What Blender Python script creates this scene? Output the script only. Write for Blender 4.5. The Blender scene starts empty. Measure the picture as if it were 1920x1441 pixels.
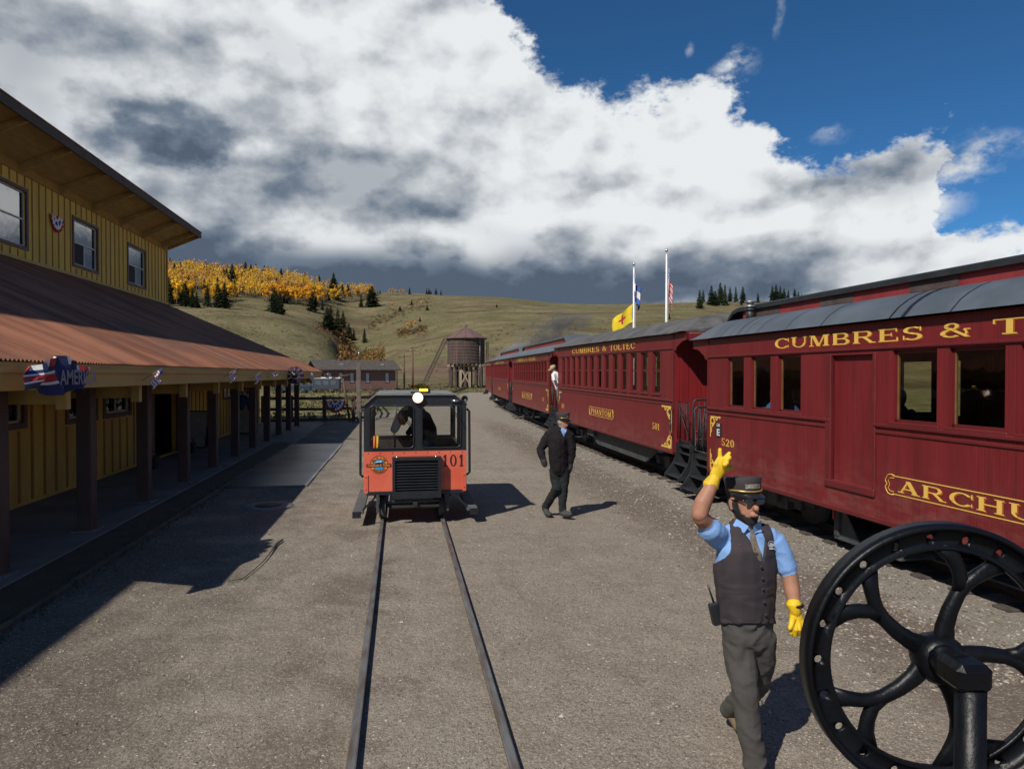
import bpy, bmesh, math, random
import numpy as np
from mathutils import Vector, Matrix, noise
random.seed(7)
SC = bpy.context.scene
COL = SC.collection

# ---------------------------------------------------------------- camera
F, CH, CX, CY = 1280.0, 2.35, 960.0, 720.5          # focal length and centre in photograph pixels, eye height
YAW = math.atan((960 - 751) / F)
PIT = math.atan((720.5 - 702) / F)
cam = bpy.data.cameras.new('camera')
cam.sensor_width = 36
cam.lens = F / 1920 * 36
cam.clip_start = 0.05
cam.clip_end = 6000
camo = bpy.data.objects.new('camera', cam)
COL.objects.link(camo)
camo.location = (0, 0, CH)
camo.rotation_euler = (math.pi / 2 - PIT, 0, -YAW)
SC.camera = camo
FW = Vector((math.sin(YAW) * math.cos(PIT), math.cos(YAW) * math.cos(PIT), -math.sin(PIT)))
RT = Vector((math.cos(YAW), -math.sin(YAW), 0))
UP = RT.cross(FW)
C0 = Vector((0, 0, CH))
def ray(x, y): return FW + RT * ((x - CX) / F) - UP * ((y - CY) / F)
def atd(x, y, d): return C0 + ray(x, y) * d                      # point at depth d
def atz(x, y, z=0.0):
    r = ray(x, y); return C0 + r * ((z - CH) / r.z)               # point on a level plane
def atX(x, y, X):
    r = ray(x, y); return C0 + r * (X / r.x)
def atY(x, y, Y):
    r = ray(x, y); return C0 + r * (Y / r.y)
def azel(x, y):
    r = ray(x, y).normalized(); return math.degrees(math.atan2(r.x, r.y)), math.degrees(math.asin(r.z))

# ---------------------------------------------------------------- sun, sky, exposure
SUNV = Vector((0.70, 0.68, -1.0)).normalized()
sun = bpy.data.lights.new('sun', 'SUN')
sun.energy = 4.6
sun.angle = math.radians(0.53)
sun.color = (1.0, 0.945, 0.86)
suno = bpy.data.objects.new('sun', sun)
COL.objects.link(suno)
suno.rotation_euler = SUNV.to_track_quat('-Z', 'Y').to_euler()
suno.location = (-20, -20, 30)
vs = SC.view_settings
vs.view_transform = 'Standard'
vs.look = 'None'
vs.gamma = 1
vs.exposure = 0
vs.use_curve_mapping = False

class NT:
    """small helper round a node tree"""
    def __init__(s, tree): s.t = tree; s.n = tree.nodes; s.l = tree.links
    def new(s, typ, **kw):
        n = s.n.new(typ)
        for k, v in kw.items(): setattr(n, k, v)
        return n
    def put(s, sock, v):
        if v is None: return
        if hasattr(v, 'is_output'): s.l.new(v, sock)
        else:
            if hasattr(sock.default_value, '__len__'):
                if not hasattr(v, '__len__'): v = [v] * len(sock.default_value)
                v = list(v)
                if len(v) < len(sock.default_value): v = v + [1.0]
            sock.default_value = v
    def m(s, op, a, b=None, c=None, clamp=False):
        n = s.new('ShaderNodeMath', operation=op, use_clamp=clamp)
        s.put(n.inputs[0], a); s.put(n.inputs[1], b); s.put(n.inputs[2], c)
        return n.outputs[0]
    def v(s, op, a, b=None):
        n = s.new('ShaderNodeVectorMath', operation=op)
        s.put(n.inputs[0], a)
        if b is not None:
            s.put(n.inputs[3 if op == 'SCALE' else 1], b)
        return n.outputs[1 if op in ('LENGTH', 'DISTANCE', 'DOT_PRODUCT') else 0]
    def noise(s, vec, scale, detail=4, rough=0.5, dist=0.0, dims='3D'):
        n = s.new('ShaderNodeTexNoise', noise_dimensions=dims)
        s.put(n.inputs['Vector'], vec); n.inputs['Scale'].default_value = scale
        n.inputs['Detail'].default_value = detail; n.inputs['Roughness'].default_value = rough
        n.inputs['Distortion'].default_value = dist
        return n
    def vor(s, vec, scale, feature='F1', rand=1.0):
        n = s.new('ShaderNodeTexVoronoi', feature=feature)
        s.put(n.inputs['Vector'], vec); n.inputs['Scale'].default_value = scale
        n.inputs['Randomness'].default_value = rand
        return n
    def ss(s, x, lo, hi, a=0.0, b=1.0):
        n = s.new('ShaderNodeMapRange', interpolation_type='SMOOTHSTEP')
        s.put(n.inputs[0], x); s.put(n.inputs[1], lo); s.put(n.inputs[2], hi); s.put(n.inputs[3], a); s.put(n.inputs[4], b)
        return n.outputs[0]
    def mix(s, f, a, b, blend='MIX'):
        n = s.new('ShaderNodeMix', data_type='RGBA', blend_type=blend)
        s.put(n.inputs[0], f); s.put(n.inputs[6], a); s.put(n.inputs[7], b)
        return n.outputs[2]
    def sep(s, vec):
        n = s.new('ShaderNodeSeparateXYZ'); s.put(n.inputs[0], vec); return n.outputs
    def comb(s, x, y, z):
        n = s.new('ShaderNodeCombineXYZ'); s.put(n.inputs[0], x); s.put(n.inputs[1], y); s.put(n.inputs[2], z); return n.outputs[0]

SKY_EL = math.asin(-SUNV.z)
SKY_ROT = math.atan2(-SUNV.x, -SUNV.y)
def build_world():
    w = bpy.data.worlds.new('World'); SC.world = w; w.use_nodes = True
    w.node_tree.nodes.clear()
    N = NT(w.node_tree)
    out = N.new('ShaderNodeOutputWorld')
    bg = N.new('ShaderNodeBackground')
    N.l.new(bg.outputs[0], out.inputs[0])
    sky = N.new('ShaderNodeTexSky', sky_type='NISHITA')
    sky.sun_disc = False
    sky.sun_elevation = SKY_EL; sky.sun_rotation = SKY_ROT % (2 * math.pi)
    sky.altitude = 3000; sky.air_density = 0.9; sky.dust_density = 0.15; sky.ozone_density = 2.2
    K = 0.095                                                     # background strength
    bg.inputs[1].default_value = K
    tc = N.new('ShaderNodeTexCoord')
    d = tc.outputs['Generated']
    x, y, z = N.sep(d)
    RAD = 57.29578
    az = N.m('MULTIPLY', N.m('ARCTAN2', x, y), RAD)
    el = N.m('MULTIPLY', N.m('ARCSINE', N.m('MINIMUM', N.m('MAXIMUM', z, -1.0), 1.0)), RAD)
    dst = N.v('MULTIPLY', d, (1, 1, 1.5))
    w1 = N.noise(dst, 5.0, 7, 0.56)
    wr, wg, wb = N.sep(w1.outputs['Color'])
    w2 = N.noise(dst, 22.0, 5, 0.6)
    vr, vg, vb = N.sep(w2.outputs['Color'])
    azw = N.m('ADD', az, N.m('ADD', N.m('MULTIPLY', N.m('SUBTRACT', wr, 0.5), 15.0), N.m('MULTIPLY', N.m('SUBTRACT', vr, 0.5), 4.0)))
    elw = N.m('ADD', el, N.m('ADD', N.m('MULTIPLY', N.m('SUBTRACT', wg, 0.5), 13.0), N.m('MULTIPLY', N.m('SUBTRACT', vg, 0.5), 4.0)))
    # top edge of the cloud bank as elevation over azimuth
    edge = [(-180, 8), (-120, 8), (-70, 16), (-45, 34)]
    for px, py in ((700, -160), (900, -70), (955, -10), (1020, 90), (1140, 130), (1240, 172), (1380, 205), (1440, 240),
                   (1490, 282), (1560, 268), (1640, 262), (1720, 235), (1790, 222), (1830, 330), (1860, 445), (1920, 462)):
        edge.append(azel(px, py))
    edge += [(60, 9), (100, 8), (140, 8), (180, 8)]
    fc = N.new('ShaderNodeFloatCurve')
    cv = fc.mapping.curves[0]
    pts = [((a + 180) / 360, min(e, 60) / 60) for a, e in edge]
    cv.points[0].location = pts[0]; cv.points[1].location = pts[-1]
    for p in pts[1:-1]: cv.points.new(*p)
    for p in cv.points: p.handle_type = 'VECTOR'
    fc.mapping.update()
    N.put(fc.inputs['Value'], N.m('DIVIDE', N.m('ADD', azw, 180.0), 360.0))
    eb = N.m('MULTIPLY', fc.outputs[0], 60.0)
    fine = N.noise(dst, 60.0, 3, 0.65)
    e0 = N.m('SUBTRACT', eb, elw)
    e1 = N.m('ADD', e0, N.m('MULTIPLY', N.m('SUBTRACT', fine.outputs[0], 0.5), 2.6))
    mask = N.ss(e1, -0.7, 1.1)
    # loose wisps and small clouds in the blue
    w3 = N.noise(dst, 5.0, 3, 0.45)
    sr, sg, sb = N.sep(w3.outputs['Color'])
    azs = N.m('ADD', az, N.m('MULTIPLY', N.m('SUBTRACT', sr, 0.5), 16.0)); els = N.m('ADD', el, N.m('MULTIPLY', N.m('SUBTRACT', sg, 0.5), 12.0))
    def blob(cx, cy, rx, ry, warp=1.0, soft=0.6, sm=False):
        a, e = azel(cx, cy)
        azw_, elw_ = (azs, els) if sm else (azw, elw)
        kx = math.degrees(math.atan(rx / F)) * math.cos(math.radians(e)) ; ky = math.degrees(math.atan(ry / F))
        aa = N.m('ADD', az, N.m('MULTIPLY', N.m('SUBTRACT', azw_, az), warp))
        ee = N.m('ADD', el, N.m('MULTIPLY', N.m('SUBTRACT', elw_, el), warp))
        da = N.m('DIVIDE', N.m('SUBTRACT', aa, a), kx); de = N.m('DIVIDE', N.m('SUBTRACT', ee, e), ky)
        r2 = N.m('SQRT', N.m('ADD', N.m('MULTIPLY', da, da), N.m('MULTIPLY', de, de)))
        return N.ss(r2, 1.0 + soft, 1.0 - soft)
    for a in ((1388, 147, 30, 18, 0.6, 0.9, 0.9), (1790, 380, 45, 18, 0.7, 0.8, 0.9), (1560, 246, 20, 6, 0.35, 0.9, 0.25),
              (1468, 22, 6, 24, 0.35, 0.9, 0.25), (1294, 92, 5, 9, 0.2, 0.9, 0.35), (1905, 265, 22, 16, 0.3, 0.9, 0.5), (1835, 285, 60, 26, 0.8, .7, .95)):
        mask = N.m('MAXIMUM', mask, N.m('MULTIPLY', N.m('MULTIPLY', blob(*a[:6]), N.ss(w2.outputs[0], 0.34, 0.62)), a[6]))
    # self shading: lit tops, grey hollows, slate bases
    lo = N.noise(dst, 2.8, 6, 0.52, 0.25)
    off = N.v('ADD', dst, (-0.018, 0.0, 0.03))
    l2 = N.noise(off, 7.0, 7, 0.52)
    l1 = N.noise(dst, 7.0, 7, 0.52)
    relief = N.m('MULTIPLY', N.m('SUBTRACT', l2.outputs[0], l1.outputs[0]), 2.1)
    dark = N.m('ADD', N.m('MULTIPLY', N.m('SUBTRACT', lo.outputs[0], 0.50), 0.9), 0.16)
    dark = N.m('ADD', dark, relief)
    dark = N.m('MINIMUM', N.m('MAXIMUM', dark, 0.0), 0.8)
    for cx, cy, rx, ry, w, wp, so in ((620, 350, 225, 56, 0.38, 0.55, 0.6), (520, 530, 560, 60, 0.42, 0.5, 0.7),
                                  (900, 545, 560, 55, 0.58, 0.4, 0.7), (1150, 545, 330, 40, 0.3, 0.5, 0.6),
                                  (1640, 325, 200, 34, 0.34, 0.6, 0.6), (1330, 395, 110, 26, 0.26, 0.8, 0.6), (240, 130, 260, 60, 0.16, 1, 0.7),
                                  (540, 85, 70, 34, 0.22, 1, 0.6), (20, 150, 120, 110, 0.3, 1, 0.6), (1060, 455, 130, 34, 0.36, 0.8, 0.6),
                                  (1440, 478, 300, 22, 0.24, 0.7, 0.6), (770, 425, 130, 28, 0.2, 0.9, 0.6), (330, 430, 200, 60, 0.24, 1, .7), (1120, 330, 110, 30, .2, .9, .6)):
        dark = N.m('ADD', dark, N.m('MULTIPLY', blob(cx, cy, rx, ry, wp, so, True), w))
    bright = 0
    for cx, cy, rx, ry, w in ((1270, 330, 190, 90, 0.2), (900, 130, 330, 110, 0.10), (1400, 440, 260, 36, 0.12), (640, 230, 120, 36, 0.15)):
        dark = N.m('SUBTRACT', dark, N.m('MULTIPLY', blob(cx, cy, rx, ry, 0.9, 0.9, True), w))
    for cx, cy, rx, ry, w in ((275, 285, 112, 44, 0.34), (322, 238, 74, 60, 0.36), (620, 345, 190, 48, 0.08), (1650, 300, 190, 30, 0.16)):
        dark = N.m('ADD', dark, N.m('MULTIPLY', blob(cx, cy, rx, ry, 0.6, 0.3), w))
    rim = N.ss(e1, 5.0, 0.0)
    dark = N.m('MULTIPLY', N.m('SUBTRACT', dark, N.m('MULTIPLY', rim, 0.12)), 1.0)
    dark = N.m('MINIMUM', N.m('MAXIMUM', dark, 0.0), 1.0)
    ramp = N.new('ShaderNodeValToRGB')
    N.put(ramp.inputs[0], dark)
    r = ramp.color_ramp
    r.elements[0].position = 0; r.elements[0].color = (0.81, 0.84, 0.855, 1)
    r.elements[1].position = 1; r.elements[1].color = (0.088, 0.120, 0.172, 1)
    for p, c in ((0.2, (0.68, 0.71, 0.74)), (0.45, (0.42, 0.45, 0.49)), (0.75, (0.17, 0.213, 0.275))):
        e = r.elements.new(p); e.color = c + (1,)
    cloud = N.v('SCALE', ramp.outputs[0], 1.0 / K)
    blue = N.mix(1.0, sky.outputs[0], (0.34, 0.76, 1.0, 1), 'MULTIPLY')
    N.put(bg.inputs[0], N.mix(mask, blue, cloud))
build_world()
SC.world.cycles.sampling_method = 'MANUAL'
SC.world.cycles.sample_map_resolution = 512
SC.cycles.max_bounces = 6
SC.cycles.diffuse_bounces = 3
SC.cycles.glossy_bounces = 3
SC.cycles.transparent_max_bounces = 12

# ---------------------------------------------------------------- materials
MATS = {}
def pm(name, col, rough=0.7, var=0.12, scale=4.0, bump=0.0, bscale=40.0, metal=0.0, spec=0.5, col2=None, stretch=(1, 1, 1), coord='Object',
       emit=None, detail=5, coat=0.0, isl=0.0):
    """procedural principled material: colour broken up by noise, fine relief"""
    if name in MATS: return MATS[name]
    m = bpy.data.materials.new(name); m.use_nodes = True
    N = NT(m.node_tree); b = N.n['Principled BSDF']
    tc = N.new('ShaderNodeTexCoord')
    vec = N.v('MULTIPLY', tc.outputs[coord], stretch)
    n = N.noise(vec, scale, detail, 0.6)
    f = N.ss(n.outputs[0], 0.3, 0.7)
    if col2 is None:
        a = [c * (1 - var) for c in col]; c2 = [min(c * (1 + var), 1) for c in col]
    else: a, c2 = col, col2
    c = N.mix(f, list(a) + [1], list(c2) + [1])
    if isl:
        g = N.new('ShaderNodeNewGeometry')
        c = N.mix(1.0, c, N.mix(g.outputs['Random Per Island'], [1 - isl] * 3 + [1], [1 + isl] * 3 + [1]), 'MULTIPLY')
    N.put(b.inputs['Base Color'], c)
    N.put(b.inputs['Roughness'], N.m('ADD', N.m('MULTIPLY', N.m('SUBTRACT', n.outputs[0], 0.5), 0.25 * rough), rough, clamp=True))
    b.inputs['Metallic'].default_value = metal
    b.inputs['Specular IOR Level'].default_value = spec
    if coat: b.inputs['Coat Weight'].default_value = coat; b.inputs['Coat Roughness'].default_value = 0.15
    if bump:
        bn = N.new('ShaderNodeBump'); bn.inputs['Strength'].default_value = 1.0; bn.inputs['Distance'].default_value = bump
        nn = N.noise(vec, bscale, 4, 0.6)
        N.put(bn.inputs['Height'], nn.outputs[0]); N.l.new(bn.outputs[0], b.inputs['Normal'])
    if emit:
        b.inputs['Emission Color'].default_value = list(emit[0]) + [1]; b.inputs['Emission Strength'].default_value = emit[1]
    MATS[name] = m
    return m
def glass(name, tint=(0.75, 0.8, 0.78), refl=1.5):
    if name in MATS: return MATS[name]
    m = bpy.data.materials.new(name); m.use_nodes = True
    N = NT(m.node_tree); N.n.clear()
    o = N.new('ShaderNodeOutputMaterial'); mx = N.new('ShaderNodeMixShader'); t = N.new('ShaderNodeBsdfTransparent'); g = N.new('ShaderNodeBsdfGlossy')
    fr = N.new('ShaderNodeFresnel'); fr.inputs[0].default_value = refl
    gm = N.new('ShaderNodeNewGeometry')
    ff = N.m('MULTIPLY', fr.outputs[0], N.m('SUBTRACT', 1.0, gm.outputs['Backfacing']))
    t.inputs[0].default_value = list(tint) + [1]; g.inputs['Roughness'].default_value = 0.03
    tc = N.new('ShaderNodeTexCoord'); bn = N.new('ShaderNodeBump'); bn.inputs['Distance'].default_value = 0.002
    N.put(bn.inputs['Height'], N.noise(tc.outputs['Object'], 3.0, 2).outputs[0]); N.l.new(bn.outputs[0], g.inputs['Normal'])
    N.l.new(ff, mx.inputs[0]); N.l.new(t.outputs[0], mx.inputs[1]); N.l.new(g.outputs[0], mx.inputs[2]); N.l.new(mx.outputs[0], o.inputs[0])
    MATS[name] = m
    return m

# ---------------------------------------------------------------- mesh helpers
class MB:
    """collects faces in world (or given) coordinates; build() links them as ONE mesh object"""
    def __init__(s): s.v = []; s.f = []; s.mi = []; s.sm = []
    def add(s, vs, fs, mi=0, smooth=False, M=None):
        o = len(s.v)
        s.v += [tuple(M @ Vector(p)) for p in vs] if M is not None else [tuple(p) for p in vs]
        for f in fs: s.f.append([o + i for i in f]); s.mi.append(mi); s.sm.append(smooth)
        return s
    def box(s, lo, hi, mi=0, M=None):
        x0, y0, z0 = lo; x1, y1, z1 = hi
        v = [(x0, y0, z0), (x1, y0, z0), (x1, y1, z0), (x0, y1, z0), (x0, y0, z1), (x1, y0, z1), (x1, y1, z1), (x0, y1, z1)]
        return s.add(v, [(0, 3, 2, 1), (4, 5, 6, 7), (0, 1, 5, 4), (1, 2, 6, 5), (2, 3, 7, 6), (3, 0, 4, 7)], mi, False, M)
    def cbox(s, lo, hi, c=0.01, mi=0, M=None):
        """box with chamfered edges"""
        bm = bmesh.new(); bmesh.ops.create_cube(bm, size=1)
        for v in bm.verts: v.co = Vector([lo[i] + (v.co[i] + 0.5) * (hi[i] - lo[i]) for i in range(3)])
        bmesh.ops.bevel(bm, geom=list(bm.edges), offset=c, segments=1, affect='EDGES')
        bm.verts.index_update()
        s.add([v.co for v in bm.verts], [[v.index for v in f.verts] for f in bm.faces], mi, False, M); bm.free(); return s
    def bar(s, p0, p1, w, h, mi=0, up=(0, 0, 1), M=None):
        """rectangular bar from p0 to p1, w across, h along up"""
        p0 = Vector(p0); p1 = Vector(p1); d = (p1 - p0).normalized(); u = Vector(up)
        sd = d.cross(u)
        if sd.length < 1e-4: sd = d.cross(Vector((1, 0, 0)))
        sd.normalize(); u = sd.cross(d)
        v = []
        for p in (p0, p1):
            for a, b in ((-1, -1), (1, -1), (1, 1), (-1, 1)): v.append(p + sd * (a * w / 2) + u * (b * h / 2))
        return s.add(v, [(3, 2, 1, 0), (4, 5, 6, 7), (0, 1, 5, 4), (1, 2, 6, 5), (2, 3, 7, 6), (3, 0, 4, 7)], mi, False, M)
    def tube(s, pts, r, n=8, mi=0, cap=True, M=None, closed=False, smooth=True, r2=None, side=None):
        """round (or elliptic) tube through pts; r number or list"""
        P = [Vector(p) for p in pts]; k = len(P)
        R = r if hasattr(r, '__len__') else [r] * k
        R2 = R if r2 is None else (r2 if hasattr(r2, '__len__') else [r2] * k)
        v = []; prev = None
        for i in range(k):
            if closed: t = P[(i + 1) % k] - P[i - 1]
            else: t = P[min(i + 1, k - 1)] - P[max(i - 1, 0)]
            t.normalize()
            if side is not None: a = Vector(side) - t * t.dot(Vector(side))
            elif prev is None:
                a = t.cross(Vector((0, 0, 1)))
                if a.length < 0.05: a = t.cross(Vector((1, 0, 0)))
            else: a = prev - t * t.dot(prev)
            a.normalize(); prev = a; b = t.cross(a)
            for j in range(n):
                an = 2 * math.pi * j / n
                v.append(P[i] + a * (R[i] * math.cos(an)) + b * (R2[i] * math.sin(an)))
        fs = []
        for i in range(k if closed else k - 1):
            for j in range(n):
                i2 = (i + 1) % k
                fs.append((i * n + j, i * n + (j + 1) % n, i2 * n + (j + 1) % n, i2 * n + j))
        if cap and not closed:
            fs.append(tuple(reversed(range(n)))); fs.append(tuple(range((k - 1) * n, k * n)))
        return s.add(v, fs, mi, smooth, M)
    def lathe(s, prof, n=24, mi=0, M=None, smooth=True, a0=0.0, a1=2 * math.pi):
        """profile [(r, z)] turned about z"""
        full = abs(a1 - a0 - 2 * math.pi) < 1e-6
        k = n if full else n + 1
        v = []; fs = []
        for r, z in prof:
            for j in range(k):
                a = a0 + (a1 - a0) * j / n
                v.append((r * math.cos(a), r * math.sin(a), z))
        for i in range(len(prof) - 1):
            for j in range(n):
                j2 = (j + 1) % k
                fs.append((i * k + j, i * k + j2, (i + 1) * k + j2, (i + 1) * k + j))
        return s.add(v, fs, mi, smooth, M)
    def prism(s, poly, lo, hi, axis='y', mi=0, M=None):
        """polygon in the two other axes extruded along axis"""
        n = len(poly); v = []
        for q in (lo, hi):
            for a, b in poly: v.append({'x': (q, a, b), 'y': (a, q, b), 'z': (a, b, q)}[axis])
        fs = [tuple(range(n)), tuple(reversed(range(n, 2 * n)))] + [(i, n + i, n + (i + 1) % n, (i + 1) % n) for i in range(n)]
        return s.add(v, fs, mi, False, M)
    def mesh(s, name, mats, inv=None, fix=True):
        me = bpy.data.meshes.new(name)
        vs = [tuple(inv @ Vector(p)) for p in s.v] if inv is not None else s.v
        me.from_pydata(vs, [], s.f)
        for m in (mats if isinstance(mats, (list, tuple)) else [mats]): me.materials.append(m)
        me.polygons.foreach_set('material_index', s.mi); me.polygons.foreach_set('use_smooth', s.sm)
        if fix:
            bm = bmesh.new(); bm.from_mesh(me); bmesh.ops.recalc_face_normals(bm, faces=list(bm.faces)); bm.to_mesh(me); bm.free()
        me.update()
        return me
    def build(s, name, mats, parent=None, fix=True):
        inv = WM[parent.name].inverted() if parent is not None else None
        return put(s.mesh(name, mats, inv, fix), name, parent)
WM = {}                                                            # world matrix of every Empty and part that parents something
def put(me, name, parent=None, M=None):
    """link mesh data as an object; M = local matrix"""
    o = bpy.data.objects.new(name, me); COL.objects.link(o)
    if M is not None: o.matrix_local = M
    if parent is not None: o.parent = parent
    WM[o.name] = (WM[parent.name] if parent is not None else Matrix()) @ (M if M is not None else Matrix())
    return o
def tag(o, label=None, cat=None, group=None, kind=None):
    if label: o['label'] = label
    if cat: o['category'] = cat
    if group: o['group'] = group
    if kind: o['kind'] = kind
    return o
def thing(name, label, cat, loc=(0, 0, 0), rz=0.0, group=None):
    o = bpy.data.objects.new(name, None); COL.objects.link(o)
    o.empty_display_size = 0.2
    M = Matrix.Translation(Vector(loc)) @ Matrix.Rotation(rz, 4, 'Z')
    o.location = loc; o.rotation_euler = (0, 0, rz)
    WM[o.name] = M
    return tag(o, label, cat, group)
def wall(mb, u0, u1, v0, v1, holes, fn, t, mi=0):
    """flat wall with rectangular holes; fn(u, v, depth) -> point; t thickness"""
    us = sorted({u0, u1, *[h[0] for h in holes], *[h[1] for h in holes]}); vs_ = sorted({v0, v1, *[h[2] for h in holes], *[h[3] for h in holes]})
    us = [u for u in us if u0 <= u <= u1]; vs_ = [v for v in vs_ if v0 <= v <= v1]
    for i in range(len(us) - 1):
        for j in range(len(vs_) - 1):
            a, b, c, d = us[i], us[i + 1], vs_[j], vs_[j + 1]
            mu, mv = (a + b) / 2, (c + d) / 2
            if any(h[0] < mu < h[1] and h[2] < mv < h[3] for h in holes): continue
            for q in (0, t): mb.add([fn(a, c, q), fn(b, c, q), fn(b, d, q), fn(a, d, q)], [(0, 1, 2, 3)], mi)
    for a, b, c, d in list(holes) + [(u0, u1, v0, v1)]:
        for p, q in (((a, c), (b, c)), ((b, c), (b, d)), ((b, d), (a, d)), ((a, d), (a, c))):
            mb.add([fn(*p, 0), fn(*q, 0), fn(*q, t), fn(*p, t)], [(0, 1, 2, 3)], mi)
    return mb

# ---------------------------------------------------------------- lettering: a wide serif drawn as polygons
def glyph(ch):
    """-> (advance, [polygons]) in a cell one unit high"""
    T, t, sr = 0.21, 0.085, 0.075
    P = []
    def rect(x0, y0, x1, y1): P.append([(x0, y0), (x1, y0), (x1, y1), (x0, y1)])
    def stem(x, w=T, top=True, bot=True, y0=0, y1=1, e=0.09):
        rect(x, y0, x + w, y1)
        if top: rect(x - e, y1 - sr, x + w + e, y1)
        if bot: rect(x - e, y0, x + w + e, y0 + sr)
    def arc(cx, cy, rx, ry, a0, a1, wh=T, wv=t, n=14):
        for i in range(n):
            q = []
            for a in (a0 + (a1 - a0) * i / n, a0 + (a1 - a0) * (i + 1) / n):
                a = math.radians(a); q.append(((cx + rx * math.cos(a), cy + ry * math.sin(a)), (cx + (rx - wh) * math.cos(a), cy + (ry - wv) * math.sin(a))))
            P.append([q[0][0], q[1][0], q[1][1], q[0][1]])
    def diag(x0, y0, x1, y1, w): P.append([(x0 - w / 2, y0), (x0 + w / 2, y0), (x1 + w / 2, y1), (x1 - w / 2, y1)])
    if ch == 'C':
        arc(.6, .5, .55, .5, 38, 322, n=22); rect(1.02, .62, 1.08, .97); rect(1.02, .05, 1.07, .3); return 1.15, P
    if ch == 'O': arc(.62, .5, .58, .5, 0, 360, n=26); return 1.26, P
    if ch == 'U':
        stem(.1, T, True, False, .38, 1); rect(.9, .38, .99, 1); rect(.81, 1 - sr, 1.08, 1); arc(.545, .4, .445, .4, 180, 360, .15, t, 16); return 1.12, P
    if ch == 'M':
        rect(.12, 0, .2, 1); rect(.02, 0, .3, sr); rect(.0, 1 - sr, .3, 1); diag(.62, 0, .26, 1, .22); diag(.62, 0, .98, 1, .09); stem(.98, T); return 1.32, P
    if ch == 'N':
        rect(.12, 0, .2, 1); rect(.02, 0, .32, sr); rect(0, 1 - sr, .2, 1); diag(.9, 0, .22, 1, .24); rect(.88, 0, .97, 1); rect(.78, 1 - sr, 1.07, 1); return 1.12, P
    if ch == 'B':
        stem(.1, T, e=.06); rect(.3, 1 - t, .62, 1); rect(.3, .5 - t / 2, .66, .5 + t / 2); rect(.3, 0, .66, t)
        arc(.62, .74, .33, .26, -90, 90, .19, t, 10); arc(.66, .25, .36, .27, -90, 90, .2, t, 10); return 1.08, P
    if ch == 'R':
        stem(.1, T, e=.08); rect(.3, 1 - t, .66, 1); rect(.3, .46, .66, .46 + t); arc(.66, .73, .34, .27, -90, 90, .19, t, 10)
        diag(.98, .05, .62, .48, .22); rect(.86, 0, 1.2, sr); return 1.2, P
    if ch == 'P':
        stem(.1, T, e=.08); rect(.3, 1 - t, .66, 1); rect(.3, .42, .66, .42 + t); arc(.66, .71, .34, .29, -90, 90, .19, t, 10); return 1.04, P
    if ch == 'E':
        stem(.1, T, e=.06); rect(.3, 1 - t, .9, 1); rect(.3, .48, .66, .48 + t); rect(.3, 0, .94, t); rect(.84, .72, .9, 1); rect(.88, 0, .95, .3); rect(.62, .38, .67, .66); return 1.03, P
    if ch == 'L': stem(.1, T, e=.09); rect(.3, 0, .9, t); rect(.84, 0, .91, .34); return 1.0, P
    if ch == 'S':
        arc(.45, .735, .4, .265, 30, 262, .19, t, 14); arc(.45, .265, .42, .265, -150, 82, .2, t, 14); diag(.62, .42, .28, .58, .3); rect(.76, .66, .82, .97); rect(.04, .04, .1, .36); return .95, P
    if ch == 'T': stem(.42, T, False, True, e=.12); rect(.02, 1 - t, 1.04, 1); rect(.02, .68, .08, 1); rect(.98, .68, 1.04, 1); return 1.1, P
    if ch == 'H': stem(.1, T, e=.09); stem(.84, T, e=.09); rect(.3, .46, .85, .46 + t); return 1.2, P
    if ch == 'A': diag(.18, 0, .56, 1, .09); diag(.98, 0, .56, 1, .25); rect(.3, .3, .84, .3 + t); rect(.02, 0, .34, sr); rect(.76, 0, 1.2, sr); return 1.2, P
    if ch == 'F': stem(.1, T, e=.06); rect(.3, 1 - t, .9, 1); rect(.3, .46, .66, .46 + t); rect(.84, .7, .9, 1); return .96, P
    if ch == 'I': stem(.12, T, e=.09); return .46, P
    if ch == 'D': stem(.1, T, e=.06); rect(.3, 1 - t, .55, 1); rect(.3, 0, .55, t); arc(.55, .5, .5, .5, -90, 90, T, t, 14); return 1.15, P
    if ch == '&':
        arc(.46, .76, .28, .24, 0, 360, .15, t, 16); arc(.44, .28, .4, .28, 60, 320, .19, t, 18); diag(1.05, 0, .36, .66, .2); arc(.8, .3, .24, .3, -60, 60, .09, .07, 8); rect(.9, .5, 1.14, .57); return 1.25, P
    if ch == '0': arc(.42, .5, .38, .5, 0, 360, .2, t, 22); return .86, P
    if ch == '1': stem(.24, .2, False, True, e=.14); diag(.14, .74, .3, .98, .14); return .66, P
    if ch == '2': arc(.4, .7, .34, .3, -20, 180, .18, t, 14); diag(.14, .06, .66, .62, .18); rect(.06, 0, .76, .14); rect(.7, 0, .76, .3); return .84, P
    if ch == '5': rect(.14, .9, .72, 1); rect(.14, .5, .22, 1); arc(.4, .31, .36, .31, -160, 120, .19, t, 16); return .84, P
    if ch == '3': arc(.38, .74, .32, .26, -70, 170, .18, t, 12); arc(.38, .28, .36, .28, -170, 80, .19, t, 12); return .82, P
    if ch == '4': rect(.46, 0, .64, 1); diag(.08, .3, .54, 1, .1); rect(.04, .24, .82, .34); rect(.34, 0, .76, sr); return .86, P
    if ch == '6': arc(.4, .3, .36, .3, 0, 360, .18, t, 18); arc(.5, .4, .46, .6, 100, 190, .17, t, 10); return .84, P
    return .5, P
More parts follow.
